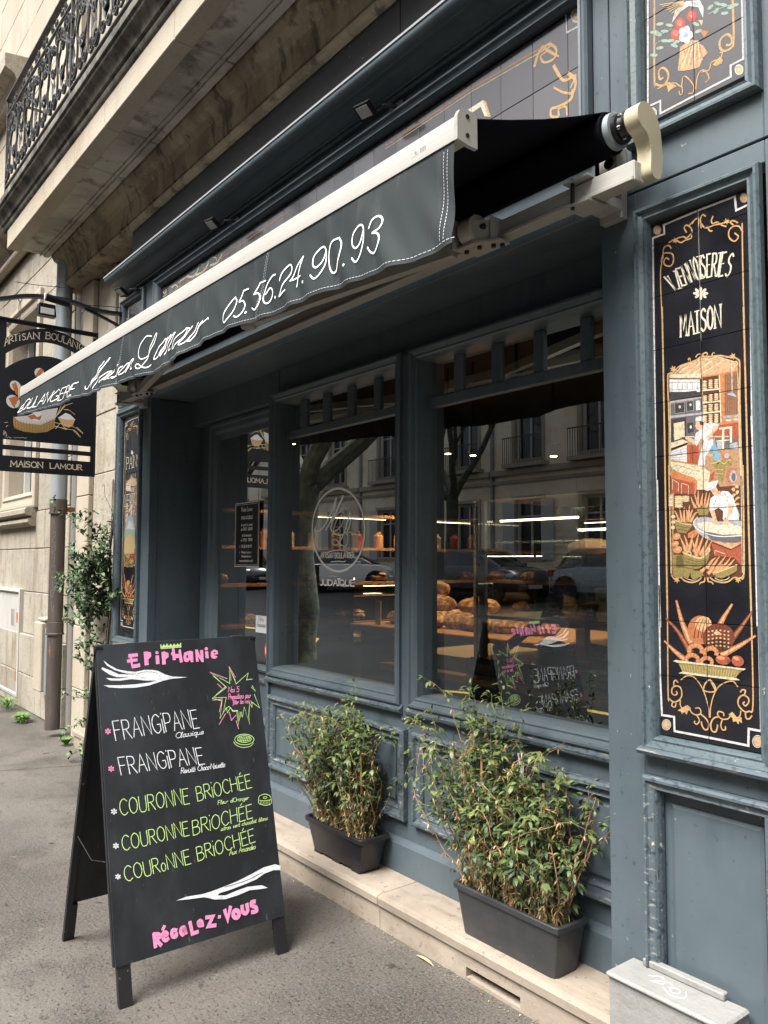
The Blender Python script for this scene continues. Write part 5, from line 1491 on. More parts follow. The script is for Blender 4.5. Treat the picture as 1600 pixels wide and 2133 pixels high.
['S','awnw',4.6,4.6,1,[-20628,-557,-20117,-352,-19445,-19]],
['S','awnw',4.6,4.6,1,[-19388,-24,-19831,-239,-20313,-668]],
['S','awnw',4.6,4.6,1,[-16807,-69,-17076,-12,-17416,-94,-17532,-286,-17443,-436,-17204,-484,-16893,-413,-16647,-244,-16501,-92,-16575,-75,-16753,-215,-17033,-501,-17304,-660,-17502,-664,-17594,-592,-17508,-555,-17272,-667,-17036,-724,-16855,-689]],
['T', 'awnw', 4.6, 1, 'aison', [-20080, -571, -17906, -581, -19300, -210]],
['T', 'awnw', 4.6, 1, 'amour', [-16738, -636, -14306, -692, -15796, -29]],
['G','bakery_word'],
['T', 'awnw', 4.4, 4, 'OULANGERIE', [-27584, -124, -22250, -495, -27085, 154]],
['T', 'awnw', 4.4, 4, 'B', [-28291, -89, -27735, -113, -27732, 54]]]}
# ================================================================ SETTING
XR = 4.0                                                # the facade goes on to the right of the frame
def grid_slab(name, x0, x1, y0, y1, zf, m, nx, ny, kind='structure'):
    vs = []; fs = []
    for j in range(ny+1):
        for i in range(nx+1):
            x = x0+(x1-x0)*i/nx; y = y0+(y1-y0)*j/ny; vs.append((x,y,zf(x,y)))
    for j in range(ny):
        for i in range(nx): a = j*(nx+1)+i; fs.append((a,a+1,a+nx+2,a+nx+1))
    b = MB(); b.add(vs, fs); return b.build(name, m, kind=kind)
road_z = lambda x, y: -.11 if y > -2 else -.11+(-2-y)*.055
grid_slab('ground', -160, 120, -160, 90, lambda x, y: -1.2 if y > -18 else -.5, road_m, 4, 4)
pav = MB().box(-60, 20, -.78, 2.6, -.5, 0).build('pavement', pave, kind='structure')
MB().box(-60, 20, -.95, -.78, -.5, .004, .008).build('kerb', step_m, kind='structure')
grid_slab('road', -70, 30, -13.2, -.95, road_z, road_m, 20, 24)
far_z = road_z(0,-13.2)+.12
b = MB(); b.box(-70, 30, -17.4, -13.2, -.4, far_z); b.build('far_pavement', pave, kind='structure')
def marking(name, pts, w, parent=None):
    P = [Vector(p) for p in pts]; vs = []; n = len(P)
    for i, p in enumerate(P):
        d = (P[min(i+1,n-1)]-P[max(i-1,0)]).normalized(); m_ = Vector((-d.y,d.x))*w/2
        for q in (p+m_, p-m_): vs.append((q.x,q.y,road_z(0,q.y)+.004))
    b = MB(); b.add(vs, [(2*i,2*i+1,2*i+3,2*i+2) for i in range(n-1)]); o = b.build(name, yellow); o['kind'] = 'structure'; return o
marking('road_marking', [(-9.9,-1.05),(-11.5,-2.5),(-13.2,-3.9)], .13)
marking('road_marking', [(-17.5,-3.9),(-15,-3.95),(-13.2,-3.9)], .12)
marking('road_marking', [(-8.9,-1.25),(-8.2,-1.75),(-7.2,-2.15),(-5.5,-2.35),(-3,-2.4)], .10)
# thin joints in the far part of the pavement
rc = random.Random(31)
def crack(p, q, w, n=26, jit=.03):
    p, q = Vector(p), Vector(q); d = (q-p).normalized(); m_ = Vector((-d.y,d.x)); vs = []; off = 0
    for i in range(n+1):
        off += rc.uniform(-jit,jit)*.5; c = p+(q-p)*i/n+m_*off; h = w*rc.uniform(.3,1.2)/2
        vs += [(c.x+m_.x*h,c.y+m_.y*h,.0025),(c.x-m_.x*h,c.y-m_.y*h,.0025)]
    MB().add(vs, [(2*i,2*i+1,2*i+3,2*i+2) for i in range(n)]).build('crack', soil, pav)
crack((-12,1.45), (-7.1,1.50), .012, 50, .012); crack((-12,1.12), (-6.3,1.30), .010, 50, .012); crack((-6.3,1.30), (-6.1,2.04), .008, 14)
# ---------------------------------------------------------------- shop step
step = thing('stone_step', 'long pale limestone step with rounded nosing along the foot of the blue shopfront', 'step', (-4, 2.2, 0))
SX = [-6.72, -5.3, -3.95, -2.667, -1.50]
for a, c in zip(SX, SX[1:]):
    b = MB(); g = .0015
    prof = [(2.062,.0),(2.062,.094),(2.052,.098),(2.05,.126),(2.056,.136),(2.07,.139),(2.30,.140),(2.30,0)]
    prof_r = [(2.062,.094),(2.0515,.098),(2.05,.126),(2.056,.1355),(2.07,.139),(2.30,.140),(2.30,.094)]
    b.prism(prof_r, 'x', a+g, c-g); b.build('tread_stone', step_m, step)
    if a < -2.2 and c > -2.0:
        b = MB(); 
        b.box(a+g, -2.16, 2.064, 2.30, -.02, .0925); b.box(-1.90, c-g, 2.064, 2.30, -.02, .0925)
        b.box(-2.16, -1.90, 2.064, 2.30, .047, .0925); b.box(-2.16, -1.90, 2.064, 2.30, -.02, .012)
        b.build('riser_stone', step_m, step)
        MB().box(-2.16, -1.90, 2.20, 2.21, .012, .047).build('vent_opening', case_m, step)
    else:
        MB().box(a+g, c-g, 2.064, 2.30, -.02, .0925).build('riser_stone', step_m, step)
# ================================================================ SHOPFRONT
shop = thing('shopfront', 'blue-grey painted wooden bakery shopfront with panelled piers, big windows and black tile panels', 'shopfront', (-3.3, 2.2, .14))
YF = 2.06
def board(x0, x1, z0, z1, y0=YF, y1=2.12, m=blue, name='stile', b=.0025):
    return MB().box(x0, x1, y0, y1, z0, z1, b).build(name, m, shop)
XP0, XP1 = -1.529, -.86                                   # right pier
board(XP0, -1.40, .0, 2.622); board(-1.005, XP1, 0, 2.622, name='stile')
board(-1.40, -1.005, 2.56, 2.622, name='rail'); board(-1.40, -1.005, .887, .962, name='rail')
board(-1.40, -1.005, 0, .22, name='rail')
MB().box(XP0+.001, -1.47, 2.12, 2.44, 0, 2.60).build('reveal_board', blue, shop)
# upper boards above the joint
board(-1.552, -1.492, 2.628, 3.44, name='stile'); board(-1.488, -1.41, 2.628, 3.44, name='stile')
board(-1.005, XP1, 2.628, 3.44, name='stile'); board(-1.41, -1.005, 2.628, 2.757, name='rail')
board(XP0-.0, -1.49, 2.6225, 2.6275, YF+.012, 2.12, name='joint_strip', b=0)
MB().box(-1.49, XP1, YF+.012, 2.12, 2.6222, 2.6278).build('joint_strip', case_m, shop)
# left pier
LP0, LP1 = -5.874, -5.221
board(LP0, -5.815, .14, 2.622); board(-5.365, LP1, .14, 2.622)
board(-5.815, -5.365, 2.585, 2.622, name='rail'); board(-5.815, -5.365, .14, .915, name='rail')
board(LP0, -5.80, 2.628, 3.44); board(-5.36, -5.16, 2.628, 3.44); board(-5.80, -5.36, 3.40, 3.44, name='rail'); board(-5.80, -5.36, 2.628, 2.76, name='rail')
MB().box(LP1-.035, LP1-.001, 2.12, 2.46, .14, 2.60).build('reveal_board', blue, shop)
MB().box(LP0, LP0+.03, 2.12, 2.30, .14, 3.5).build('reveal_board', blue, shop)
# awning rail board under the sign panel, lintel soffit and inner lintel
board(LP1, XP0, 2.608, 2.79, name='lintel_board')
MB().box(LP1, XP0, 2.121, 2.47, 2.610, 2.63).build('soffit_board', blue, shop)
MB().box(-3.99, XP0, 2.34, 2.40, 2.44, 2.609).build('inner_lintel', blue, shop)
# sign panel surround
board(-5.16, -1.555, 3.40, 3.452, name='frieze_board')
PR = lambda y, k=1.: [(0,y),(0,y-.022*k),(.006*k,y-.030*k),(.013*k,y-.030*k),(.017*k,y-.022*k),(.030*k,y-.016*k),(.036*k,y-.018*k),(.041*k,y-.010*k),(.045*k,y+.004),(.045*k,y+.02)]
def moulding(x0, x1, z0, z1, k=1., m=blue, y=YF, name='frame_moulding', sh=True):
    return MB().frame(x0, x1, z0, z1, PR(y, k)).build(name, m, shop, smooth=False)
moulding(-5.16, -1.553, 2.792, 3.402, 1.15)
moulding(-1.414, -1.003, 2.757, 3.95, 1.1, blue_edge)
moulding(-1.397, -1.012, .960, 2.558, .95, blue_edge)
moulding(-5.82, -5.36, .915, 2.586, 1.0, blue_edge)
moulding(-5.81, -5.35, 2.745, 3.415, 1.0)
# recessed bottom panel of the right pier
moulding(-1.397, -1.008, .18, .888, .95, blue_worn)
b = MB(); b.box(-1.36, -1.045, 2.088, 2.11, .2, .86)
b.frame(-1.333, -1.065, .235, .813, [(0,2.089),(0,2.083),(.010,2.079),(.0101,2.079)]); b.box(-1.323, -1.075, 2.079, 2.0885, .245, .803); b.build('raised_panel', blue, shop)
MB().prism([(2.062,.952),(2.018,.952),(2.012,.962),(2.022,.968),(2.062,.975)], 'x', -1.40, -1.008).build('sill_moulding', blue_worn, shop)
# cornice
cprof = [(2.10,3.448),(2.040,3.448),(2.034,3.453),(2.034,3.459),(2.040,3.464),(2.030,3.466),(2.026,3.474),(2.014,3.478),(2.000,3.486),(1.985,3.498),(1.962,3.503),(1.938,3.503),(1.936,3.508),(1.926,3.512),(1.914,3.520),(1.905,3.530),(1.902,3.540),(1.902,3.548),(2.10,3.552)]
MB().prism(cprof, 'x', -5.77, XR).build('cornice', blue, shop, smooth=True)
MB().box(-5.775, XR, 1.897, 2.06, 3.5521, 3.562).build('cornice_flashing', lip, shop)
# black boards above the cornice
BX = [-5.65, -2.543, 0.3, XR]
for a, c in zip(BX, BX[1:]): MB().box(a+.003, c-.003, 2.062, 2.15, 3.563, 3.905).build('fascia_board', black_board, shop)
# --- tile panels
def tile_panel(xs, zs, y, m, ops, off, nm, cuts=True, wk=1., dx=0, dz=0, nudge=None, ops_cut=None, lift=.0006):
    pan = MB().box(xs[0]+.001, xs[-1]-.001, y+.006, y+.02, zs[0]+.001, zs[-1]-.001).build('tile_panel', groutm, shop, label=nm)
    cache = {}
    for i in range(len(xs)-1):
        for j in range(len(zs)-1):
            w, h = xs[i+1]-xs[i], zs[j+1]-zs[j]; k = (round(w,4), round(h,4))
            if k not in cache:
                cache[k] = MB().box(-w/2+.0009, w/2-.0009, 0, .007, -h/2+.0009, h/2-.0009, .0012).mesh('tile', m)
            inst('tile', cache[k], ((xs[i]+xs[i+1])/2, y+random.uniform(-.0002,.0002), (zs[j]+zs[j+1])/2), pan,
                 rot=(random.uniform(-.003,.003), 0, random.uniform(-.003,.003)))
    if ops:
        ct = [('x',x) for x in xs[1:-1]]+[('z',z) for z in zs[1:-1]] if cuts else None
        ink_groups(ops, off[0]+dx, off[1]+dz, mural_m, pan, lambda u, v, l: (u, y-lift-l, v), wk=wk, cuts=ct)
    return pan
YT = 2.07
zr = [1.003, 1.0155]+[1.174+.1588*k for k in range(0,9)]+[2.506]
tile_panel([-1.357,-1.205,-1.053], [1.005]+[1.174+.1588*k for k in range(0,9)]+[2.506], YT, tile_m, SURF['mural'], (-1.205,0), 'tall black tile panel painted with a bakery scene and a bread basket')
tile_panel([-1.365,-1.207,-1.053], [2.826]+[2.995+.1588*k for k in range(0,6)], YT, tile_s, SURF['mural_up'], (-1.205,2.8), 'upper tile panel painted with flowers, a sickle and a wheat sheaf')
sx = [-5.109]+[-1.6687-.1545*k for k in range(22,-1,-1)]+[-1.602]
tile_panel(sx, [2.846,2.943,3.143,3.343], 2.08, tile_s, SURF['sign'], (-2.0,3.0), 'long black sign panel of tiles with gold scroll corners', nudge=1)
# left pier: same basket and frame, its own heading
bask = [o for o in SURF['mural'][-1:]]
def left_ops():
    r = []
    for op in SURF['mural']:
        if op[0] == 'G': r.append(op); continue
        c = op[3] if op[0] in 'PE' else op[5]
        if op[0] == 'T': continue
        r.append(op)
    return r
lx = -5.5875
lp = tile_panel([-5.772,lx,-5.403], [.962]+[1.174+.1588*k for k in range(0,9)]+[2.54], YT, tile_m, left_ops(), (-1.205,0), 'black tile panel on the left pier painted with a landscape and bread', dx=-1.205*0+(lx+1.205)-(-1.205*0), dz=.012)
ink = Ink()
for t, z in (('PAINS',2.16),('AU',2.03),('LEVAIN',1.89)):
    w = .05*len(t); ink.text('creamt', t, (lx-w/2+.03, z), (w,0), (0,.085), .0055, 2)
ink.build('painted_lettering', mural_m, lp, lambda u, v, l: (u, YT-.0034-l, v), step=2e-5)
ink = Ink()
ink.poly('lblue', [(lx-.10,1.72),(lx-.06,1.80),(lx,1.83),(lx+.06,1.80),(lx+.10,1.72)]); ink.poly('white', [(lx-.06,1.73),(lx-.02,1.79),(lx+.04,1.77),(lx+.08,1.72)])
ink.poly('mint', [(lx-.10,1.72),(lx+.10,1.72),(lx+.10,1.66),(lx,1.69),(lx-.10,1.65)]); ink.poly('wheat', [(lx-.10,1.65),(lx,1.69),(lx+.10,1.66),(lx+.10,1.55),(lx-.10,1.55)])
ink.build('painted_landscape', mural_m, lp, lambda u, v, l: (u, YT-.0036-l, v), step=2e-5)
tile_panel([-5.765,-5.5875,-5.40], [2.79,2.943,3.143,3.37], YT, tile_s, None, None, 'small tile panel above the left pier')
ink = Ink(); 
for s_ in ([(-5.75,2.81),(-5.75,3.28),(-5.72,3.28),(-5.72,3.355),(-5.45,3.355),(-5.45,3.28),(-5.415,3.28),(-5.415,2.81)],): ink.stroke('white', s_, .006)
for k in range(5): ink.stroke('gold', catmull([(-5.66+k*.03,3.2),(-5.62+k*.03,3.26),(-5.58+k*.02,3.2),(-5.6+k*.02,3.14)]), .007)
ink.text('creamt', 'PAIN', (-5.66,3.05), (.16,0), (0,.07), .006, 2)
ink.build('painted_decoration', mural_m, shop, lambda u, v, l: (u, YT-.0008-l, v))
# --- windows and stall riser
YW, YG = 2.28, 2.36
def window(x0, x1, zt, munt, barz, lastwide, nm):
    """x0,x1 = outer edges of the moulded frame"""
    w = MB().box(x0+.10, x1-.07, YW+.03, YG+.06, .83, .862).build('window', blue, shop, label=nm)
    pr = [(0,YW+.01),(0,YW-.014),(.007,YW-.022),(.015,YW-.022),(.02,YW-.012),(.033,YW-.006),(.040,YW-.008),(.048,YW),(.055,YW+.03),(.056,YG+.03)]
    MB().frame(x0, x1, .862, zt, pr).build('frame', blue_worn if 0 else blue, w)
    MB().prism([(YW+.03,.826),(YW-.012,.826),(YW-.022,.834),(YW-.026,.846),(YW-.012,.852),(YW-.006,.864),(YW+.012,.872),(YG+.01,.884),(YG+.01,.826)], 'x', x0-.01, x1+.012).build('sill', blue_worn, w)
    gx0, gx1 = x0+.056, x1-.056
    MB().box(gx0, gx1, YG-.018, YG+.02, barz[0], barz[1], .003).build('transom_bar', blue, w)
    for a, c in munt: MB().box(a, c, YG-.012, YG+.02, barz[1]+.0005, zt-.057, .003).build('muntin', blue, w)
    MB().add([(gx0,YG,.885),(gx1,YG,.885),(gx1,YG,barz[0]),(gx0,YG,barz[0])], [(0,1,2,3)]).build('pane', shop_glass, w)
    ed = [gx0]+[q for m_ in munt for q in m_]+[gx1]
    for a, c in zip(ed[::2], ed[1::2]): MB().add([(a,YG,barz[1]),(c,YG,barz[1]),(c,YG,zt-.057),(a,YG,zt-.057)], [(0,1,2,3)]).build('top_pane', shop_glass, w)
    MB().box(gx0, gx1, YG-.006, YG-.001, .885, .889).build('glazing_bead', tanwood, w)
    return w
w1 = window(-3.975, -2.795, 2.452, [(-3.775,-3.71),(-3.552,-3.488),(-3.325,-3.266),(-3.10,-3.046)], (2.195,2.236), 0, 'shop window with oval white logo beside the door')
w2 = window(-2.735, -1.47, 2.452, [(-2.524,-2.469),(-2.298,-2.241),(-2.07,-2.016),(-1.844,-1.794)], (2.187,2.232), 0, 'wide shop window next to the right pier')
ink_groups(SURF['decal'], -3.3, 1.0, print_m, w1, lambda u, v, l: (u, YG-.002-l, v), wk=1.7)
# posts between door and windows, riser boards
MB().box(-2.797, -2.733, YW, 2.42, .80, 2.44).build('mullion_post', blue, shop)
MB().box(-4.00, -3.974, YW-.004, 2.42, .30, 2.44, .002).build('corner_post', blue, shop)
MB().box(-4.00, -1.47, YW+.014, YW+.05, .14, .83).build('stall_riser', blue, shop)
def riser_panel(x0, x1):
    b = MB(); k = 1.0; y = YW+.014
    b.frame(x0, x1, .362, .758, [(0,y),(0,y-.026),(.008,y-.034),(.018,y-.034),(.024,y-.022),(.040,y-.016),(.047,y-.019),(.055,y-.008),(.06,y+.012),(.061,y+.013)])
    p = b.build('panel_moulding', blue_worn, shop)
    b = MB(); xa, xb, za, zb = x0+.06, x1-.06, .422, .698
    b.frame(xa+.02, xb-.02, za+.015, zb-.015, [(0,y-.0005),(0,y-.006),(.008,y-.010),(.0082,y-.010)]); b.box(xa+.028, xb-.028, y-.010, y-.0005, za+.023, zb-.023)
    b.build('raised_panel', blue, shop)
riser_panel(-3.962, -2.765); riser_panel(-2.71, -1.44)
MB().prism([(2.40,.14),(2.262,.14),(2.262,.262),(2.268,.272),(2.286,.282),(2.40,.282)], 'x', -4.0, -1.47).build('plinth_board', blue, shop)
# --- door
door = MB().box(-5.03, -4.001, 2.44, 2.47, .145, .18).build('door', blue, shop, label='glazed shop door with blue frame')
pr = [(0,2.42),(0,2.395),(.01,2.388),(.03,2.388),(.04,2.40),(.07,2.402),(.08,2.41),(.09,2.42),(.13,2.425),(.131,2.45)]
MB().frame(-5.03, -4.000, .12, 2.435, [(a*.9,c) for a,c in pr]).build('frame', blue, door)
MB().box(-5.20, -5.031, 2.43, 2.46, .14, 2.44).build('door_side_board', blue, shop)
MB().box(-5.21, -4.0, 2.34, 2.46, 2.437, 2.609).build('door_lintel', blue, shop)
MB().box(-4.91, -4.12, 2.425, 2.46, .181, .845, .003).build('kick_panel', blue, door)
b = MB(); b.frame(-4.88, -4.15, .52, .80, [(0,2.425),(0,2.405),(.012,2.398),(.03,2.405),(.045,2.42),(.0452,2.425)]); b.build('kick_moulding', blue_worn, door)
MB().prism([(2.45,.835),(2.405,.835),(2.396,.848),(2.405,.862),(2.45,.872)], 'x', -4.93, -4.10).build('door_rail', blue_worn, door)
MB().add([(-4.92,2.43,.872),(-4.10,2.43,.872),(-4.10,2.43,2.32),(-4.92,2.43,2.32)], [(0,1,2,3)]).build('pane', shop_glass, door)
b = MB(); hx, hy = -4.155, 2.372
b.lathe([(.012,0),(.013,.01),(.011,.02),(.011,.075),(.015,.08),(.015,.088),(.011,.093),(.011,.165),(.015,.17),(.015,.178),(.011,.183),(.011,.235),(.013,.245),(.012,.255)], (hx,hy,1.385), 12)
for z in (1.465, 1.557): b.tube([(hx,hy,z),(hx,2.428,z)], .007, 8)
b.build('handle', brass, door, smooth=True)
# notices on the door glass
def notice(name, x0, x1, z0, z1, y, m, label, cat, ink=None, th=.003):
    t = MB().box(x0, x1, y, y+th, z0, z1).build(name, m); meta(t, label, cat)
    if ink: ink.build('print', print_m, t, lambda u, v, l: (u, y-.0004-l, v))
    return t
ink = Ink(); xa, xb = -4.663, -4.345; xm = (xa+xb)/2
for d in (.004,.014): ink.stroke('white', [(xa+d,1.462+d),(xb-d,1.462+d),(xb-d,1.872-d),(xa+d,1.872-d),(xa+d,1.462+d)], .0045 if d < .01 else .0025)
for t, z, h, w, st in (('Maison Lamour',1.815,.028,.15,1),('VOUS ACCUEILLE',1.765,.018,.15,0),('du mardi au samedi',1.722,.018,.15,1),('de 7H00 à 20H00',1.694,.017,.15,0),('et le dimanche',1.655,.018,.12,1),('de 7H00 à 13H00',1.626,.017,.15,0),
        ('05 56 24 90 93',1.585,.016,.13,0),('Maison Lamour',1.550,.014,.13,1),('@maison.lamour',1.525,.014,.13,1),('www.maisonlamour.fr',1.497,.014,.17,1)):
    ink.text('white', t, (xm-w/2, z), (w,0), (0,h), .0042 if h > .025 else .0036, st)
for z in (1.592,1.556,1.502): ink.stroke('white', [(xm-.09+.006*math.cos(a), z+.006*math.sin(a)) for a in np.linspace(0,6.28,9)], .002)
notice('opening_hours_sign', xa, xb, 1.462, 1.872, 2.415, case_m, 'black opening hours sign with white border on the door glass', 'notice', ink)
ink = Ink(); ink.text('mint','P', (-4.285,1.26),(.03,0),(0,.03),.004); 
notice('green_sticker', -4.205, -4.15, 1.175, 1.31, 2.424, sticker_g, 'tall green sticker on the door glass under the brass handle', 'sticker')
ink = Ink(); ink.text('grey','Titres', (-4.36,1.135),(.07,0),(0,.03),.003,1); ink.text('grey','Restaurant', (-4.37,1.10),(.10,0),(0,.028),.003,1); ink.poly('red', [(-4.215+.028*math.cos(a),1.125+.028*math.sin(a)) for a in np.linspace(0,6.28,15)])
notice('meal_voucher_sticker', -4.39, -4.185, 1.065, 1.168, 2.424, sticker_w, 'white rectangular sticker with small text low on the door glass', 'sticker', ink)
b = MB(); b.lathe([(.062,0),(.062,.003)], (-4.215,2.422,.965), 24, 'y'); o = b.build('prohibition_sticker', sticker_r); meta(o, 'round red and white prohibition sticker at the bottom of the door glass', 'sticker')
ink = Ink(); ink.poly('white', [(-4.215+.048*math.cos(a),.965+.048*math.sin(a)) for a in np.linspace(0,6.28,20)]); ink.stroke('red', [(-4.25,1.0),(-4.18,.93)], .008); ink.poly('ink', [(-4.235,.95),(-4.235,.985),(-4.205,.99),(-4.195,.955)])
ink.build('print', print_m, o, lambda u, v, l: (u, 2.4214-l, v))
# cornice floodlights
def flood_cornice(x, lab):
    t = thing('floodlight', lab, 'floodlight', (x, 1.95, 3.40), 'small floodlights under the shop cornice')
    b = MB(); b.box(x+.02, x+.11, 2.03, 2.06, 3.395, 3.425, .004); b.tube([(x+.07,2.04,3.41),(x+.03,1.985,3.41)], .009, 8); b.build('bracket', dark_metal, t)
    c = Vector((x-.03,1.945,3.40)); b = MB()
    R_ = .72*Matrix.Rotation(math.radians(-35), 3, 'X') @ Matrix.Rotation(math.radians(8), 3, 'Z')
    def bx(a, s):
        vs = [c+R_@Vector((sx_*s[0]+a[0], sy_*s[1]+a[1], sz_*s[2]+a[2])) for sz_ in (-1,1) for sx_, sy_ in ((-1,-1),(1,-1),(1,1),(-1,1))]
        return vs
    fc = [(0,3,2,1),(4,5,6,7),(0,1,5,4),(1,2,6,5),(2,3,7,6),(3,0,4,7)]
    b.add(bx((0,0,0),(.062,.05,.012)), fc); b.add(bx((.0,.01,.016),(.05,.035,.006)), fc); b.build('housing', dark_metal, t)
    MB().add(bx((0,-.004,-.0145),(.045,.034,.002)), fc).build('lamp_glass', glass_lamp, t)
flood_cornice(-2.60, 'small black floodlight under the cornice, nearest of three to the right pier')
flood_cornice(-4.05, 'small black floodlight under the cornice above the middle of the awning')
flood_cornice(-5.50, 'small black floodlight under the left end of the cornice')

# ================================================================ STONE BUILDING
bld = thing('stone_building', 'weathered limestone town house above and beside the blue shopfront with an iron balcony', 'building', (-4, 2.3, 0))
def blocks(x0, x1, zs, y, parent, m, wmin=.5, wmax=.85, depth=.35, name='stone_block', g=.0025, mode=0):
    for j in range(len(zs)-1):
        x = x0; k = 0
        while x < x1-1e-4:
            w = random.uniform(wmin, wmax) if not mode else (x1-x0)
            if x+w > x1-wmin*.5: w = x1-x
            dy = random.uniform(-.003,.003)
            MB().box(x+g, x+w-g, y+dy, y+depth, zs[j]+g, zs[j+1]-g, .006).build(name, m, parent); x += w; k += 1
WY = 2.20
MB().box(-7.46, -5.70, WY+.012, 2.7, 0, 4.3).build('mortar_backing', groutm, bld)
blocks(-7.02, -5.70, [.0,.33,.83,1.22,1.72,2.22,2.72,3.22,3.9], WY, bld, stone, .9, 1.4)
blocks(-7.12, -6.80+.0, [.0,.42,.95,1.5,2.05,2.6,3.15,3.9], WY-.045, bld, stone_pale, .3, .4, .044, mode=1, name='pilaster_block')
blocks(-6.50, -6.30, [3.05,3.9], WY-.03, bld, stone, .2, .3, .029, mode=1, name='pilaster_block')
blocks(-6.12, -5.78, [2.2,2.75,3.3,3.78], WY-.07, bld, stone, .3, .4, .069, mode=1, name='pilaster_block')
MB().box(-5.70, XR, 2.16, 2.7, 3.3, 4.3).build('wall', stone, bld)
MB().box(XP1+.001, XR, 2.14, 2.7, 0, 3.44).build('wall', stone, bld)
# frieze and cove under the balcony
bp = [(2.3,3.907),(2.035,3.907),(2.022,3.915),(2.018,3.935),(2.030,3.950),(2.046,3.955),(2.046,3.968),(2.036,3.975),(2.030,4.06),(2.022,4.10),(2.000,4.135),(1.965,4.16),(1.955,4.175),(1.945,4.195),(1.945,4.2195),(2.3,4.2195)]
FX = [-7.32, -5.5, -4.9, -3.83, -2.7, -1.4, .2, 1.8, XR]
for a, c in zip(FX, FX[1:]): MB().prism(bp, 'x', a+.0015, c-.0015).build('frieze_stone', stone_band, bld)
# balcony
bal = MB().box(-7.42, XR, 1.70, 2.5, 4.30, 4.56).build('balcony', stone_dark, bld, label='stone balcony with wrought iron railing')
for a, c in zip(FX, FX[1:]):
    a2 = -7.40 if a == FX[0] else a
    b = MB(); b.box(a2+.004, c-.004, 1.60, 2.3, 4.222, 4.299, .010)
    for y0, y1 in ((1.602,1.665),(1.685,1.70),(1.86,1.876),(1.892,1.94)): b.box(a2+.006, c-.006, y0, y1, 4.208, 4.2215, .003)
    b.build('soffit_slab', stone_under, bal)
    MB().box(a2+.001, c-.001, 1.592, 1.70, 4.205, 4.372, .006).build('fascia_stone', stone_pale, bal)
    cp = [(1.72,4.374),(1.60,4.374),(1.585,4.385),(1.575,4.41),(1.578,4.425),(1.560,4.43),(1.552,4.45),(1.535,4.475),(1.512,4.49),(1.505,4.50),(1.505,4.512),(1.490,4.518),(1.488,4.56),(1.50,4.585),(1.55,4.60),(1.72,4.61)]
    MB().prism(cp, 'x', a2-.10 if a2 == -7.40 else a2+.002, c-.002).build('cornice_stone', stone_dark, bal, smooth=True)
MB().box(-7.41, XR, 1.72, 2.5, 4.561, 4.60).build('deck', stone_dark, bal)
# railing
RY, RZ0, RZ1 = 1.60, 4.66, 5.62
MB().box(-7.56, -1.0, RY-.022, RY+.022, RZ1-.012, RZ1+.006, .003).build('top_rail', iron, bal)
MB().box(-7.55, -1.0, RY-.012, RY+.012, RZ0+.02, RZ0+.04).build('bottom_rail', iron, bal)
MB().box(-7.55, -1.0, RY-.010, RY+.010, RZ0+.15, RZ0+.163).build('bottom_rail', iron, bal)
MB().box(-7.55, -1.0, RY-.010, RY+.010, RZ1-.155, RZ1-.142).build('upper_rail', iron, bal)
MB().box(-7.56, -7.54, RY, 2.25, RZ1-.012, RZ1+.006).build('side_rail', iron, bal); MB().box(-7.555, -7.54, RY, 2.25, RZ0+.02, RZ0+.04).build('side_rail', iron, bal)
for k in range(8): MB().box(-7.553, -7.541, RY+.07+k*.075, RY+.082+k*.075, RZ0+.041, RZ1-.013).build('baluster', iron, bal)
for k, x in enumerate([-7.55,-5.66,-3.77,-1.88]): MB().box(x-.011, x+.011, RY-.011, RY+.011, 4.60, RZ1-.013).build('post', iron, bal)
def spiral(cx, cz, r, a0, turns, sgn=1, n=22, shrink=.75):
    return [Vector((cx+(r*(1-shrink*i/n))*math.cos(a0+sgn*turns*2*PI*i/n), cz+(r*(1-shrink*i/n))*math.sin(a0+sgn*turns*2*PI*i/n))) for i in range(n+1)]
def scroll_mesh(kind):
    m3 = lambda u, v, h: (u, h, v)
    b = MB()
    if kind == 'S':      # tall S scroll, height ~.42
        up_ = spiral(.045, .17, .05, math.radians(200), 1.35, -1)[::-1]
        dn = spiral(-.045, -.17, .05, math.radians(20), 1.35, -1)
        mid = catmull([up_[-1], Vector((-.012,.06)), Vector((.012,-.06)), dn[0]], sub=5)
        b.ribbon(up_+mid+dn, .015, .006, m3)
    elif kind == 'C':
        a = spiral(.02, .085, .04, math.radians(60), 1.3, 1)[::-1]; c = spiral(.02, -.085, .04, math.radians(-60), 1.3, -1)
        mid = catmull([a[-1], Vector((-.05,.05)), Vector((-.065,0)), Vector((-.05,-.05)), c[0]], sub=4)
        b.ribbon(a+mid+c, .015, .006, m3)
    elif kind == 'V':
        a = spiral(0, 0, .052, math.radians(-90), 1.6, 1, 26, .8)
        b.ribbon(a, .015, .006, m3)
    elif kind == 'O':
        a = spiral(0, 0, .034, math.radians(90), 1.45, -1, 20, .75); b.ribbon(a, .014, .005, m3)
    elif kind == 'L':    # leaf
        b.add([(0,-.008,-.07),(.028,0,-.01),(.012,.0,.03),(.004,-.01,.075),(-.014,0,.03),(-.024,0,-.015),(0,.012,0)], [(0,1,6),(1,2,6),(2,3,6),(3,4,6),(4,5,6),(5,0,6)])
    elif kind == 'R': 
        for k in range(6): 
            q = k*PI/3; b.add([(0,-.012,0),(.03*math.cos(q-.4),0,.03*math.sin(q-.4)),(.042*math.cos(q),-.006,.042*math.sin(q)),(.03*math.cos(q+.4),0,.03*math.sin(q+.4))], [(0,1,2),(0,2,3)])
    return b.mesh('scroll' if kind != 'L' else 'leaf', iron)
SM = {k: scroll_mesh(k) for k in 'SCVOLR'}
UW = .4725
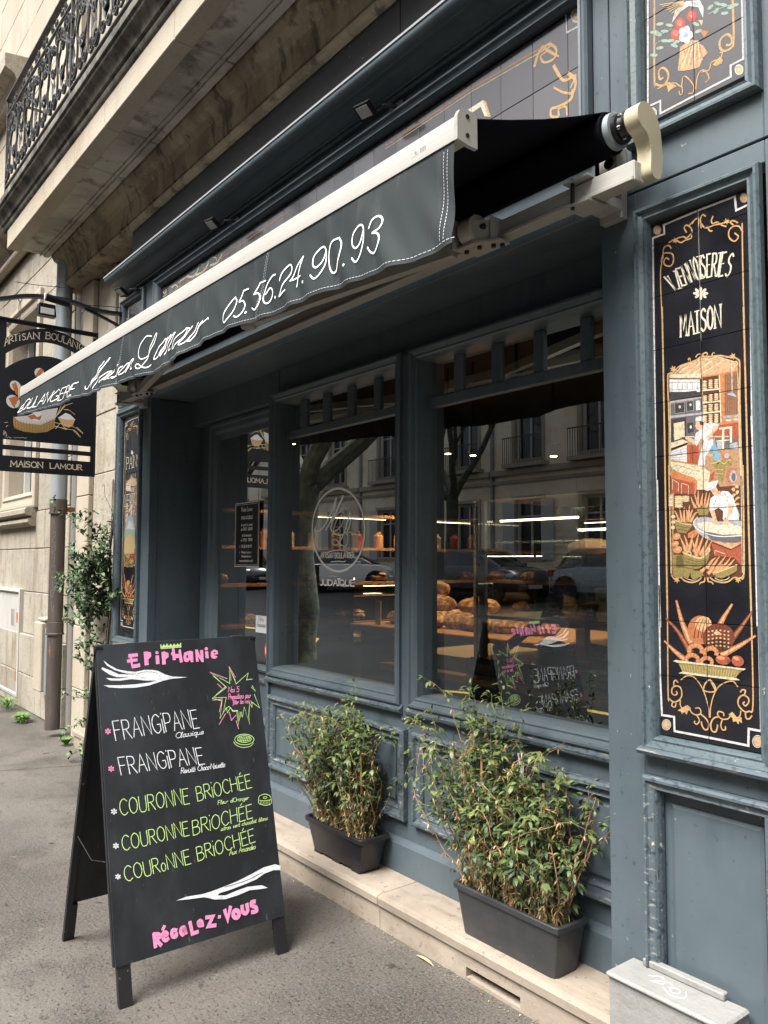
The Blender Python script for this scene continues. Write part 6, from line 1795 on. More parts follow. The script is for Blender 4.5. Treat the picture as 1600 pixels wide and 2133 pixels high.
unit = [('S',.10,.50,0,1.35),('V',.06,.27,30,1.1),('V',.19,.26,150,1.0),('C',.20,.52,0,1.25),('V',.10,.73,200,1.0),('V',.19,.72,10,.95),('L',.14,.60,15,1.3),('L',.215,.36,-20,1.3),
        ('L',.03,.40,10,1.2),('O',.045,.085,0,1),('O',.19,.085,0,1),('O',.045,.885,0,1),('O',.19,.885,0,1),('R',.236,.40,0,1),('C',.02,.60,180,1.0)]
nu = int(3.4/UW)
rr = random.Random(3)
for k in range(9):
    x0 = -7.54+k*UW
    for mir in (0, 1):
        for kd, u, v, a, s_ in unit:
            x = x0+(u if not mir else UW-u); q = math.radians(a)*(1 if not mir else -1)
            inst('leaf' if kd == 'L' else 'rosette' if kd == 'R' else 'scroll', SM[kd], (x, RY+rr.uniform(-.006,.006), RZ0+v*.98), bal, rot=(0, q, 0), scale=((s_ if not mir else -s_), 1, s_))
# first floor
b = MB(); 
for x0, x1, z0, z1 in ((-7.46,-6.25,4.6,9),(-5.2,-3.9,4.6,9),(-2.7,XR,4.6,9),(-6.25,-5.2,7.1,9),(-3.9,-2.7,7.1,9)): b.box(x0, x1, WY, 2.7, z0, z1)
b.build('wall', stone, bld)
for x0, x1 in ((-6.25,-5.2),(-3.9,-2.7)):
    b = MB(); b.frame(x0-.16, x1+.16, 4.6, 7.28, [(0,WY-.001),(0,WY-.03),(.03,WY-.035),(.06,WY-.03),(.10,WY-.025),(.16,WY-.02),(.161,WY+.12)]); f = b.build('window_surround', stone_pale, bld)
    for s_ in (0, 1):
        xa = x0+.01+s_*(x1-x0)/2; xb = xa+(x1-x0)/2-.02
        b = MB(); b.box(xa, xa+.05, WY+.03, WY+.07, 4.65, 7.1); b.box(xb-.05, xb, WY+.03, WY+.07, 4.65, 7.1); 
        for z in (4.65, 5.8, 7.03): b.box(xa+.05, xb-.05, WY+.03, WY+.07, z, z+.07)
        sh = b.build('shutter', white_p, f)
for x0 in (-7.40, -7.12): MB().box(x0, x0+.07, WY-.05, WY-.0005, 4.6, 9).build('quoin_strip', stone_pale, bld)
# wall that closes the room and the top
MB().box(-7.46, XR, 2.7, 9.0, 3.3, 3.4).build('ceiling', inwall, bld)
MB().box(-7.46, -7.36, 2.71, 9.0, 0, 3.3).build('inner_wall', inwall, bld); MB().box(XR-.1, XR, 2.71, 9.0, 0, 3.3).build('inner_wall', inwall, bld)
MB().box(-7.46, XR, 7.4, 7.5, 0, 3.3).build('inner_wall', inwall, bld)
MB().box(-7.46, XR, 2.31, 9.0, .0, .135).build('shop_floor', infloor, bld)
MB().box(-7.46, XR, 2.72, 9.0, 3.41, 9).build('upper_storeys', stone, bld)
# ================================================================ NEIGHBOUR HOUSE (left of the drainpipe)
nb = thing('neighbour_house', 'pale eroded limestone house left of the drainpipe with sill, blind window and small white door', 'building', (-9, 2.3, 0))
NX = -7.47
WX0, WX1, WZ0, WZ1 = -9.85, -8.70, 2.06, 4.12
MB().box(-14, NX, WY+.012, 2.25, 0, 2.0).build('mortar_backing', groutm, nb)
MB().box(-14, NX-.0, 2.62, 9, 0, 12).build('wall', stone, nb)
blocks(-14, NX, [0,.35,.75], WY-.03, nb, stone, .5, .8)
blocks(-14, -10.05, [.75,1.18], WY, nb, stone, .5, .8); blocks(-8.98, NX, [.75,1.18], WY, nb, stone, .5, .8)
blocks(-14, NX, [1.18,1.62,2.0], WY, nb, stone, .35, .6)
for z0, z1 in ((2.0,2.45),(2.45,2.9),(2.9,3.35),(3.35,3.8),(3.8,4.2)):
    blocks(WX1+.18, NX, [z0,z1], WY, nb, stone, .4, .7); blocks(-14, WX0-.18, [z0,z1], WY, nb, stone, .5, .8)
blocks(-14, NX, [4.2,4.55,4.85], WY, nb, stone, .6, .9)
blocks(-14, NX, [5.3,5.75,6.2,6.65,7.1,7.6,8.1,8.6,9.1,9.6], WY, nb, stone_pale, .7, 1.1)
win = MB().box(WX0, WX1, 2.45, 2.50, WZ0, WZ1).build('window', shutter_m, nb, label='tall window with grey blind behind white frame')
b = MB(); b.frame(WX0-.18, WX1+.18, WZ0-.02, WZ1+.18, [(0,WY),(0,WY-.035),(.02,WY-.045),(.05,WY-.045),(.06,WY-.02),(.11,WY-.015),(.13,WY-.03),(.16,WY-.02),(.18,WY+.02),(.181,2.44)]); b.build('surround', stone_pale, win)
b = MB(); b.frame(WX0, WX1, WZ0, WZ1, [(0,2.44),(0,2.38),(.05,2.38),(.05,2.44)]); b.box((WX0+WX1)/2-.03, (WX0+WX1)/2+.03, 2.385, 2.44, WZ0+.05, WZ1-.05); b.build('frame', white_p, win)
sp = [(2.4,1.85),(2.16,1.85),(2.13,1.865),(2.115,1.89),(2.12,1.92),(2.15,1.935),(2.155,1.95),(2.10,1.96),(2.085,1.975),(2.085,2.02),(2.10,2.035),(2.4,2.05)]
MB().prism(sp, 'x', -10.1, -8.55).build('sill', stone, win, smooth=True)
# small white door at the foot of the wall
dr = MB().box(-10.10, -8.985, WY-.02, WY+.02, .12, 1.165).build('door', door_w, nb, label='faded white metal cupboard door with rusty hinges')
b = MB(); b.frame(-10.14, -8.955, .08, 1.20, [(0,WY+.02),(0,WY-.04),(.03,WY-.045),(.045,WY-.03),(.046,WY+.02)]); b.build('frame', door_w, dr)
for z in (.85, .25): MB().box(-9.03, -8.985, WY-.052, WY-.021, z, z+.11, .004).build('hinge', rust_m, dr)
for k in range(3): MB().box(-9.36+k*.05, -9.345+k*.05, WY-.0215, WY-.0195, .80, .98).build('vent_slot', case_m, dr)
# string courses and eaves of the neighbour
MB().tube([(-14,WY-.06,4.90),(-7.95,WY-.06,4.90)], .05, 12).build('roll_moulding', stone_pale, nb, smooth=True)
MB().prism([(2.3,4.98),(2.12,4.98),(2.10,5.02),(2.02,5.06),(1.98,5.12),(1.90,5.15),(1.90,5.26),(2.3,5.30)], 'x', -14, -8.1).build('string_course', stone, nb, smooth=True)
MB().prism([(2.3,6.9),(2.10,6.9),(2.05,7.0),(1.95,7.05),(1.95,7.2),(2.3,7.25)], 'x', -14, -9.45).build('string_course', stone, nb)
# grey letterbox-like cover beside the pipe
t = thing('meter_box', 'narrow pale stone-coloured meter cover leaning beside the drainpipe foot', 'box', (-7.85, 2.1, .2))
MB().box(-7.98, -7.74, 2.06, 2.169, .30, .93, .01).build('cover', stone_pale, t); MB().box(-7.73, -7.66, 2.09, 2.169, .28, .88, .004).build('side_frame', zinc, t)
MB().box(-7.95, -7.72, 2.08, 2.169, .94, .97, .01).build('cap', stone_pale, t)
# ================================================================ DRAINPIPE
dp = thing('drainpipe', 'tall drainpipe, grey zinc above and rusty brown cast iron below, between the two stone houses', 'drainpipe', (-7.2, 2.03, 0))
PX, PY = -7.22, 2.035
MB().tube([(PX,PY,1.99),(PX,PY,3.5),(PX,PY,4.22)], .068, 20).build('upper_pipe', zinc, dp, smooth=True)
MB().tube([(PX,PY,.06),(PX,PY,1.99)], .062, 20).build('lower_pipe', pipe_b, dp, smooth=True)
MB().lathe([(.062,0),(.078,.004),(.078,.018),(.071,.02),(.073,.13),(.062,.132)], (PX,PY,1.90), 20).build('collar', pipe_b, dp, smooth=True)
MB().lathe([(.062,0),(.076,.004),(.076,.016),(.069,.02),(.070,.11),(.062,.112)], (PX,PY,.86), 20).build('collar', pipe_b, dp, smooth=True)
for z in (.96, 1.93, 3.1): MB().box(PX-.09, PX+.02, PY+.05, WY-.03, z, z+.035).build('wall_bracket', rust_m, dp)
ink = Ink()
tg = [[(0,.30),(.02,.33),(.03,.30),(.0,.25),(.03,.23)],[(0,.19),(.03,.21),(.03,.17),(0,.15),(.03,.13)],[(0,.10),(.03,.11),(.02,.06)],[(.0,.03),(.03,.04),(.03,-.01),(.0,-.02)],[(.01,-.08),(.02,-.14)],[(0,-.18),(.03,-.17),(.02,-.23),(0,-.22),(0,-.18)],[(.01,-.27),(.02,-.36),(.03,-.30),(.035,-.40)]]
for s_ in tg: ink.stroke('grey', catmull(s_, sub=4), .0022)
def on_pipe(u, v, l): a = math.radians(-90)+(u+.035)/.0635; return (PX+(.0628+l)*math.cos(a), PY+(.0628+l)*math.sin(a), 1.42+v)
ink.build('scribble', print_m, dp, on_pipe)
# ================================================================ AWNING
aw = thing('awning', 'dark canvas awning with white front bar and lettered valance above the shop windows', 'awning', (-3.4, 1.9, 2.6))
AX0, AX1 = -5.62, -1.405                                   # front bar ends
def bar_z(x): return 2.545+(x-AX1)/(AX0-AX1)*.038
b = MB(); pr = [(1.318,.0),(1.318,.052),(1.324,.064),(1.336,.070),(1.365,.070),(1.372,.062),(1.372,.012),(1.36,.0)]
vs = []; n = len(pr)
for x in (AX0, AX1): vs += [(x, p[0], bar_z(x)+p[1]) for p in pr]
b.add(vs, [(i,(i+1)%n,n+(i+1)%n,n+i) for i in range(n)]); b.build('front_bar', white_al, aw, smooth=True)
def cap(x, s_, m):
    z = bar_z(x); q = [(1.311,-.006),(1.311,.054),(1.319,.070),(1.334,.078),(1.366,.078),(1.379,.066),(1.380,-.012),(1.352,-.012)]
    o = MB().prism([(p[0], z+p[1]) for p in q], 'x', min(x,x+s_*.012), max(x,x+s_*.012)).build('end_cap', m, aw)
    for yy, zz in ((1.345,.060),(1.345,.012)): MB().lathe([(.006,0),(.006,.002)], (x+s_*.012, yy, z+zz), 10, 'x').build('screw', dark_metal, o)
cap(AX1, 1, white_al); cap(AX0, -1, white_al)
ink = Ink(); ink.text('lgrey', 'Sun', (-1.58,2.566), (.032,0), (0,.022), .0016, 1)
for k in range(4): ink.stroke('grey', [(-1.54+k*.006,2.566),(-1.54+k*.006,2.576)], .003)
ink.build('maker_label', print_m, aw, lambda u, v, l: (u, 1.3175-l, v))
# roller with rolled canvas
RC = (1.937, 2.765)
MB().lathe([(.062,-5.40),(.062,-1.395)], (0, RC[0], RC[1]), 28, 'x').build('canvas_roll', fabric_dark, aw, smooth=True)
MB().lathe([(.05,-1.3945),(.054,-1.390),(.054,-1.372),(.046,-1.370)], (0, RC[0], RC[1]), 28, 'x').build('roller_tube_end', zinc, aw, smooth=True)
b = MB(); b.lathe([(.044,-1.3695),(.044,-1.356),(.036,-1.352),(.034,-1.340),(.040,-1.336),(.040,-1.322),(.030,-1.312),(.026,-1.30)], (0, RC[0], RC[1]), 24, 'x'); b.build('gearbox', dark_metal, aw, smooth=True)
for k in range(6):
    q = k*PI/3+.4; MB().lathe([(.006,-1.351),(.006,-1.343),(.003,-1.341)], (0, RC[0]+.035*math.cos(q), RC[1]+.035*math.sin(q)), 8, 'x').build('bolt', steel, aw)
# canvas between the roll and the front bar
b = MB(); nx = 24
for i in range(nx+1):
    x = -5.40+(4.0)*i/nx
    for j in range(5):
        t_ = j/4; sag = -.012*math.sin(PI*t_)
        b.v.append((x, 1.915+(1.365-1.915)*t_, 2.826+(bar_z(x)+.066-2.826)*t_+sag))
for i in range(nx):
    for j in range(4): a = i*5+j; b.f.append((a,a+5,a+6,a+1))
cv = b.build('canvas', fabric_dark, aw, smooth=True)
md = cv.modifiers.new('thick','SOLIDIFY'); md.thickness = .003
# valance
XV = [-5.70,-5.3,-4.915,-4.628,-4.055,-3.777,-3.637,-3.302,-3.003,-2.785,-2.496,-2.217,-2.004,-1.772,-1.543,-1.427]
ZV = [2.462,2.425,2.399,2.389,2.348,2.337,2.342,2.313,2.316,2.341,2.332,2.324,2.312,2.287,2.273,2.284]
def vz(x):
    return float(np.interp(x, XV, ZV))+.003*math.sin(x*9.5)
def vy(x, z):
    k = max(0, bar_z(x)-z)/.25
    return 1.322+k*(.013*math.sin(x*5.2+1)+.009*math.sin(x*13.7+z*9)+.006*math.sin(x*31+z*26+2*math.sin(x*3))+.003*math.sin(x*61+z*40))-k*.012
b = MB(); nx, nz = 420, 14
for i in range(nx+1):
    x = -5.70+(4.285)*i/nx; zt = bar_z(max(x,-5.60))+.004; zb = vz(x)
    for j in range(nz+1):
        z = zt+(zb-zt)*j/nz; xx = x
        if x < -5.6: xx = -5.60+(x+5.60)*(j/nz)
        b.v.append((xx, vy(x,z), z))
for i in range(nx):
    for j in range(nz): a = i*(nz+1)+j; b.f.append((a,a+nz+1,a+nz+2,a+1))
val = b.build('valance', fabric, aw, smooth=True)
for p in val.data.polygons: p.use_smooth = True
awn_map = lambda u, v, l: (u, vy(u,v)-.0022-l, v)
ink_groups(SURF['awn'], 0, 2.5, print_m, val, awn_map, wk=1.0, seg=.008)
ink = Ink()
def dash(p, q, n, w=.0016, gap=.45):
    p, q = Vector(p), Vector(q)
    for k in range(n): ink.stroke('lgrey', [p+(q-p)*(k/n), p+(q-p)*((k+1-gap)/n)], w)
for dx in (.012,.026): dash((AX1-.02-dx,2.53), (AX1-.022-dx,2.295), 26)
for dx in (0,.012): dash((-2.33-dx,2.545), (-2.42-dx,2.335), 24); dash((-3.70-dx,2.56), (-3.80-dx,2.345), 20)
for k in range(300):
    x = -5.6+k*.014; z = vz(x)+.012; x2 = x+.009; ink.stroke('lgrey', [(x,z),(x2,vz(x2)+.012)], .0013)
ink.build('stitching', print_m, val, awn_map)
# square torsion bar with brackets
TZ = 2.567
MB().box(-5.40, -1.285, 1.885, 1.935, TZ, TZ+.060, .004).build('torsion_bar', grey_al, aw)
MB().box(-5.40, -1.285, 1.874, 1.8845, TZ-.003, TZ+.010, .002).build('bar_rib', white_al, aw)
for x in (-1.47, -5.32):
    b = MB(); b.box(x-.045, x+.045, 1.862, 1.955, TZ-.011, TZ-.004); b.box(x-.045, x+.045, 1.86, 1.94, TZ+.062, TZ+.068); b.box(x-.04, x+.04, 2.03, 2.058, 2.55, 2.77); b.box(x-.04, x+.04, 1.926, 2.03, TZ+.005, TZ+.035)
    b.box(x+.012, x+.045, 2.0, 2.03, TZ+.06, 2.755)
    w_ = b.build('wall_bracket', white_al, aw)
    MB().tube([(x-.02,1.872,TZ+.075),(x-.02,1.872,TZ-.018)], .006, 8).build('bolt', dark_metal, w_)
    MB().lathe([(.018,0),(.018,.004),(.009,.004),(.009,.016)], (x+.02, 1.995, 2.715), 14, 'y').build('bolt', steel, w_)
def shoulder(x, s_=1):
    b = MB(); b.lathe([(.046,-.030),(.050,-.026),(.050,.020),(.048,.026),(.040,.029),(.030,.022),(.012,.022)], (x, 1.832, TZ+.030), 28, 'x')
    b.box(x-.056, x-.048, 1.785, 1.885, TZ-.028, TZ+.075, .002); b.box(x-.050, x-.030, 1.86, 1.885, TZ-.02, TZ+.07); b.box(x+.062, x+.070, 1.842, 1.90, TZ-.012, TZ+.066, .002)
    b.prism([(x-.05,1.80),(x+.03,1.80),(x+.10,1.85),(x+.10,1.90),(x-.05,1.90)], 'z', TZ-.026, TZ-.018)
    b.prism([(x+.02,1.80),(x+.062,1.846),(x+.062,1.885),(x+.02,1.885)], 'z', TZ-.016, TZ+.055)
    o = b.build('arm_shoulder', grey_al, aw, smooth=True)
    MB().lathe([(.018,.022),(.018,.028),(.012,.034),(.010,.052),(.004,.055)], (x, 1.832, TZ+.032), 14, 'x').build('pivot_cap', dark_metal, o, smooth=True)
    for dx, dy in ((-.03,1.83),(.025,1.835),(.065,1.86),(.085,1.88)): MB().lathe([(.008,-.036),(.008,-.026)], (x+dx, dy, TZ), 8).build('bolt', dark_metal, o)
shoulder(-1.87); shoulder(-4.85)
def arm(x0, xe, xf):
    def bar(p, q, w, h, nm):
        p, q = Vector(p), Vector(q); d = (q-p).normalized(); m_ = Vector((-d.y,d.x,0))*w; v = Vector((0,0,h))
        MB().add([p-m_-v,p+m_-v,p+m_+v,p-m_+v,q-m_-v,q+m_-v,q+m_+v,q-m_+v], [(0,1,2,3),(4,7,6,5),(0,4,5,1),(1,5,6,2),(2,6,7,3),(3,7,4,0)]).build(nm, grey_al, aw)
    bar((x0,1.82,2.555), (xe,1.60,2.515), .018, .022, 'upper_arm'); bar((xe,1.59,2.513), (xf,1.385,2.545), .015, .018, 'forearm')
    MB().lathe([(.030,-.028),(.034,-.02),(.034,.02),(.03,.028)], (xe,1.595,2.512), 16).build('elbow_joint', grey_al, aw, smooth=True)
arm(-1.95, -2.985, -1.95); arm(-4.80, -3.85, -4.85)
# cream end plate, kidney shaped
kp = [(1.860,2.755),(1.859,2.728),(1.872,2.708),(1.897,2.695),(1.916,2.668),(1.918,2.630),(1.916,2.595),(1.928,2.577),(1.950,2.575),(1.967,2.592),(1.974,2.640),(1.970,2.690),(1.962,2.730),(1.945,2.760),(1.915,2.780),(1.883,2.778)]
q = catmull([Vector(p) for p in kp], True, 3)
MB().prism([(p.x,p.y) for p in q], 'x', -1.297, -1.252).build('end_plate', cream_pl, aw, smooth=True)
MB().prism([(p.x*.98+.02*1.9,p.y) for p in q], 'x', -5.47, -5.43).build('end_plate', cream_pl, aw, smooth=True)
# dry twigs caught on the bar
t = thing('dry_twig', 'thin dark dry twig caught between the valance and the awning bar', 'twig', (-2.4,1.86,2.62))
b = MB(); rr = random.Random(11)
for k in range(9):
    p = Vector((-2.55+k*.045,1.868,2.625+rr.uniform(-.01,.01))); P_ = [p]
    for j in range(4): p = p+Vector((rr.uniform(.01,.04),rr.uniform(-.006,.002),rr.uniform(-.018,.018))); P_.append(p)
    b.tube(P_, .0013, 4)
b.build('stems', dark_metal, t)
# ================================================================ HANGING SIGN
SXp = -5.80
br = thing('sign_bracket', 'arched black iron bracket fixed to the left end of the shopfront', 'bracket', (SXp, 2.06, 3.3))
m3 = lambda u, v, h: (SXp+h, u, v)
b = MB(); b.ribbon(catmull([Vector(p) for p in [(1.05,3.24),(1.215,3.268),(1.363,3.318),(1.514,3.343),(1.674,3.345),(1.841,3.318),(1.95,3.318),(2.058,3.326)]], sub=5), .045, .024, m3); b.build('arched_arm', sign_black, br)
b = MB(); b.ribbon(catmull([Vector(p) for p in [(1.78,3.315),(1.88,3.285),(1.97,3.255),(2.06,3.22)]], sub=4), .02, .018, m3); b.build('brace', sign_black, br)
MB().box(SXp-.03, SXp+.03, 2.052, 2.059, 3.18, 3.40).build('wall_plate', sign_black, br)
b = MB(); b.tube([(SXp+.02,1.30,3.40),(SXp+.02,1.46,3.41),(SXp+.02,1.7,3.44),(SXp+.02,1.71,3.36)], .0025, 5); b.tube([(SXp+.01,1.8,3.34),(SXp+.01,1.93,3.36),(SXp+.01,2.05,3.37)], .003, 5); b.build('cable', dark_metal, br)
fl = thing('bracket_floodlight', 'black floodlight tilted down at the top of the arched sign bracket', 'floodlight', (SXp, 1.53, 3.36))
b = MB(); b.tube([(SXp+.03,1.50,3.335),(SXp+.03,1.66,3.315)], .026, 12); b.build('motion_sensor', dark_metal, fl, smooth=True)
MB().lathe([(.027,0),(.024,.01)], (SXp+.03,1.492,3.336), 12, 'y').build('sensor_lens', glass_lamp, fl)
b = MB(); b.prism([(1.455,3.28),(1.56,3.28),(1.568,3.195),(1.447,3.195)], 'x', SXp+.0, SXp+.06); b.build('housing', dark_metal, fl)
MB().box(SXp+.0605, SXp+.063, 1.462, 1.553, 3.207, 3.25).build('lamp_glass', glass_lamp, fl)
hsn = thing('hanging_sign', 'black iron bakery sign with cut-out bands and painted bread basket hanging from the bracket', 'sign', (SXp, 1.5, 2.1))
A0, A1 = 1.13, 1.876
y_ = lambda t: t
hb = MB(); T0, T1 = SXp-.004, SXp+.004
def sbox(a, c, z0, z1): hb.box(T0, T1, a, c, z0, z1)
def slot(a, c, z0, z1): pass
sbox(A0, A1, 2.100, 2.207); sbox(A0, 1.262, 2.2075, 3.146); sbox(1.846, A1, 2.2075, 3.1095)
sbox(1.2625, 1.8455, 2.248, 2.279); sbox(1.2625, A1, 3.118, 3.148)
def arc_pts(z_e, z_p, a=1.262, c=1.846, n=16, pk=1.545):
    return [(a+(c-a)*i/n, z_e+(z_p-z_e)*(1-((a+(c-a)*i/n-pk)/max(pk-a,c-pk))**2)) for i in range(n+1)]
low = arc_pts(2.785, 2.925); hb.prism([(1.2625,2.317)]+[(1.8455,2.317)]+low[::-1], 'x', T0, T1)
o_in = arc_pts(2.885, 3.022); o_out = arc_pts(2.995, 3.1175)
hb.prism(o_in+o_out[::-1], 'x', T0, T1)
hb.build('plate', sign_black, hsn)
hb = MB(); hb.box(T1, T1+.012, A1-.012, A1, 2.10, 3.148); hb.box(T1, T1+.012, A0, A0+.012, 2.10, 3.148); hb.box(T1, T1+.012, A0+.0125, A1-.0125, 3.138, 3.148); hb.build('rim', sign_black, hsn)
ink_groups(SURF['hang'], 1.5, 2.5, print_m, hsn, lambda u, v, l: (T1+.0006+l, u, v), wk=1.3)
for yy in (1.343, 1.762):
    b = MB()
    ring = [(SXp, yy+.012*math.cos(a), 3.30+.012*math.sin(a)-.01) for a in np.linspace(0,2*PI,13)]; b.tube(ring, .003, 6, False)
    ring = [(SXp, yy+.006*math.cos(a), 3.215+.068*math.sin(a)) for a in np.linspace(0,2*PI,17)]; b.tube(ring, .0025, 6, False)
    b.build('hook', steel, hsn)

# ================================================================ CHALK BOARD
sb = thing('sandwich_board', 'black A-frame chalk board on the pavement with pink, white and green handwriting', 'chalkboard', (-2.97, 1.32, 0))
def plane_pt(u, s_, off=0.):                               # u along the pavement, s_ up the slope
    z = s_/1.0337; x = -2.722-.262*z; nx, nz = 1/1.0337, .262/1.0337
    return (x+nx*off, 1.005+u, z+nz*off)
def slab(u0, u1, s0, s1, o0, o1, m, nm, back=False, parent=sb):
    P = [plane_pt(u, s_, o) for o in (o0,o1) for u, s_ in ((u0,s0),(u1,s0),(u1,s1),(u0,s1))]
    if back: P = [(-6.085-p[0], p[1], p[2]) for p in P]
    return MB().add(P, [(0,3,2,1),(4,5,6,7),(0,1,5,4),(1,2,6,5),(2,3,7,6),(3,0,4,7)]).build(nm, m, parent)
BW, BH = .664, 1.226
pf = slab(.0, BW-.002, .131, BH-.002, -.010, -.0005, chalkb, 'front_panel')
for a, c in ((-.003,.020),(BW-.022,BW+.002)): slab(a, c, .131, BH, -.028, -.0105, board_edge, 'side_rail')
for a, c in ((.006,.052),(BW-.050,BW-.004)): slab(a, c, .002, .1305, -.024, -.004, board_edge, 'leg')
slab(.021, BW-.023, BH-.034, BH, -.026, -.0105, board_edge, 'top_rail')
pb = slab(.0, BW-.002, .16, BH-.002, -.012, -.0005, chalkb, 'back_panel', True)
for a, c in ((-.003,.020),(BW-.022,BW+.002)): slab(a, c, .16, BH, -.028, -.0125, board_edge, 'side_rail', True)
for a, c in ((.0,.042),(BW-.044,BW-.002)): slab(a, c, .002, .1595, -.024, -.004, board_edge, 'leg', True)
for u in (.06,.56): MB().box(-3.052, -3.032, 1.005+u, 1.055+u, 1.184, 1.190).build('hinge', steel, sb)
MB().tube([(-2.87,1.01,.44),(-3.04,1.009,.40),(-3.21,1.01,.44)], .002, 5).build('stay_cord', board_edge, sb)
ink_groups(SURF['board'], 0, 0, chalk_m, pf, lambda u, v, l: plane_pt(u, v, .0001+l), wk=1.6)
# ================================================================ PLANTS
LEAF = [(0,0),(.28,.17),(.55,.21),(.8,.13),(1,0),(.8,-.13),(.55,-.21),(.28,-.17)]
class Leaves:
    def __init__(s): s.v = []; s.f = []; s.c = []
    def leaf(s, p, d, up_, L, col, wd=1., curl=.15):
        d = d.normalized(); sdv = d.cross(up_); sdv = sdv.normalized() if sdv.length > 1e-4 else d.orthogonal().normalized(); n_ = sdv.cross(d)
        b = len(s.v)
        for u, w in LEAF: s.v.append(tuple(p+d*(u*L)+sdv*(w*L*wd)+n_*(abs(w)*L*.35-curl*L*u*u)))
        s.f += [(b,b+1,b+7),(b+1,b+2,b+6,b+7),(b+2,b+3,b+5,b+6),(b+3,b+4,b+5)]; s.c += [col]*4
    def build(s, name, parent, m=None, kind='stuff'):
        me = bpy.data.meshes.new(name); me.from_pydata(s.v, [], s.f); me.materials.append(m or leaf_m)
        a = me.color_attributes.new('Col','FLOAT_COLOR','CORNER'); arr = []
        for f, c in zip(me.polygons, s.c): arr += list(c)*f.loop_total
        a.data.foreach_set('color', arr)
        o = bpy.data.objects.new(name, me); COL.objects.link(o); adopt(o, parent)
        if kind: o['kind'] = kind
        return o
class Stems(MB):
    def stem(s, pts, r, col, n=5):
        k = len(s.f); s.tube(pts, r, n, False); s.c += [col]*(len(s.f)-k)
    def done(s, name, parent, kind='stuff'):
        me = bpy.data.meshes.new(name); me.from_pydata(s.v, [], s.f); me.materials.append(stem_m)
        a = me.color_attributes.new('Col','FLOAT_COLOR','CORNER'); arr = []
        for f, c in zip(me.polygons, s.c): arr += list(c)*f.loop_total
        a.data.foreach_set('color', arr); o = bpy.data.objects.new(name, me); COL.objects.link(o); adopt(o, parent)
        if kind: o['kind'] = kind
        return o
GR = [(.050,.082,.026),(.060,.095,.032),(.085,.125,.040),(.030,.055,.026),(.13,.165,.05),(.05,.082,.038)]
DRY = [(.30,.19,.08),(.38,.26,.12),(.22,.11,.045),(.42,.33,.18),(.17,.09,.04)]
def c4(c, r): k = r.uniform(.75,1.3); return (c[0]*k,c[1]*k,c[2]*k,1)
def planter(name, lab, x0, x1, y0, y1, z0, z1, m, tap, feet=False):
    t = thing(name, lab, 'planter', ((x0+x1)/2,(y0+y1)/2,z0))
    def ring(dx, dy, z, c=.02): 
        X0, X1, Y0, Y1 = x0+dx, x1-dx, y0+dy, y1-dy
        return [(X0+c,Y0,z),(X1-c,Y0,z),(X1-c*.3,Y0+c*.3,z),(X1,Y0+c,z),(X1,Y1-c,z),(X1-c*.3,Y1-c*.3,z),(X1-c,Y1,z),(X0+c,Y1,z),(X0+c*.3,Y1-c*.3,z),(X0,Y1-c,z),(X0,Y0+c,z),(X0+c*.3,Y0+c*.3,z)]
    f_ = .012 if feet else .0
    R_ = [ring(tap,tap*.7,z0+f_), ring(tap*.1+.006,tap*.07+.006,z1-.022), ring(0,0,z1-.020), ring(0,0,z1-.003), ring(.003,.003,z1), ring(.012,.012,z1), ring(.015,.014,z1-.01), ring(tap*.5+.012,tap*.35+.012,z1-.06)]
    b = MB(); n = 12
    for r_ in R_: b.v += r_
    for i in range(len(R_)-1):
        for k in range(n): k2=(k+1)%n; b.f.append((i*n+k,i*n+k2,(i+1)*n+k2,(i+1)*n+k))
    b.f.append(tuple(range(n))[::-1]); b.build('pot', m, t, smooth=True)
    if feet:
        for fx in (x0+tap+.01, (x0+x1)/2-.03, x1-tap-.07):
            for fy in (y0+tap*.7+.002, y1-tap*.7-.03): MB().box(fx, fx+.06, fy, fy+.028, z0, z0+f_+.001).build('foot', m, t)
    b = MB(); nx, ny = 26, 8; rr = random.Random(5)
    for j in range(ny+1):
        for i in range(nx+1): b.v.append((x0+.014+(x1-x0-.028)*i/nx, y0+.013+(y1-y0-.026)*j/ny, z1-.03+rr.uniform(-.008,.010)))
    for j in range(ny):
        for i in range(nx): a = j*(nx+1)+i; b.f.append((a,a+1,a+nx+2,a+nx+1))
    s_ = b.build('soil', soil, t)
    return t
planter('planter_box', 'smaller glossy black plastic trough on the step under the first shop window', -3.29, -2.83, 2.085, 2.252, .1395, .300, pot_m, .04, True)
planter('planter_box', 'larger dark grey plastic trough on the step under the window beside the pier', -2.25, -1.745, 2.075, 2.247, .1395, .318, pot_g, .035)
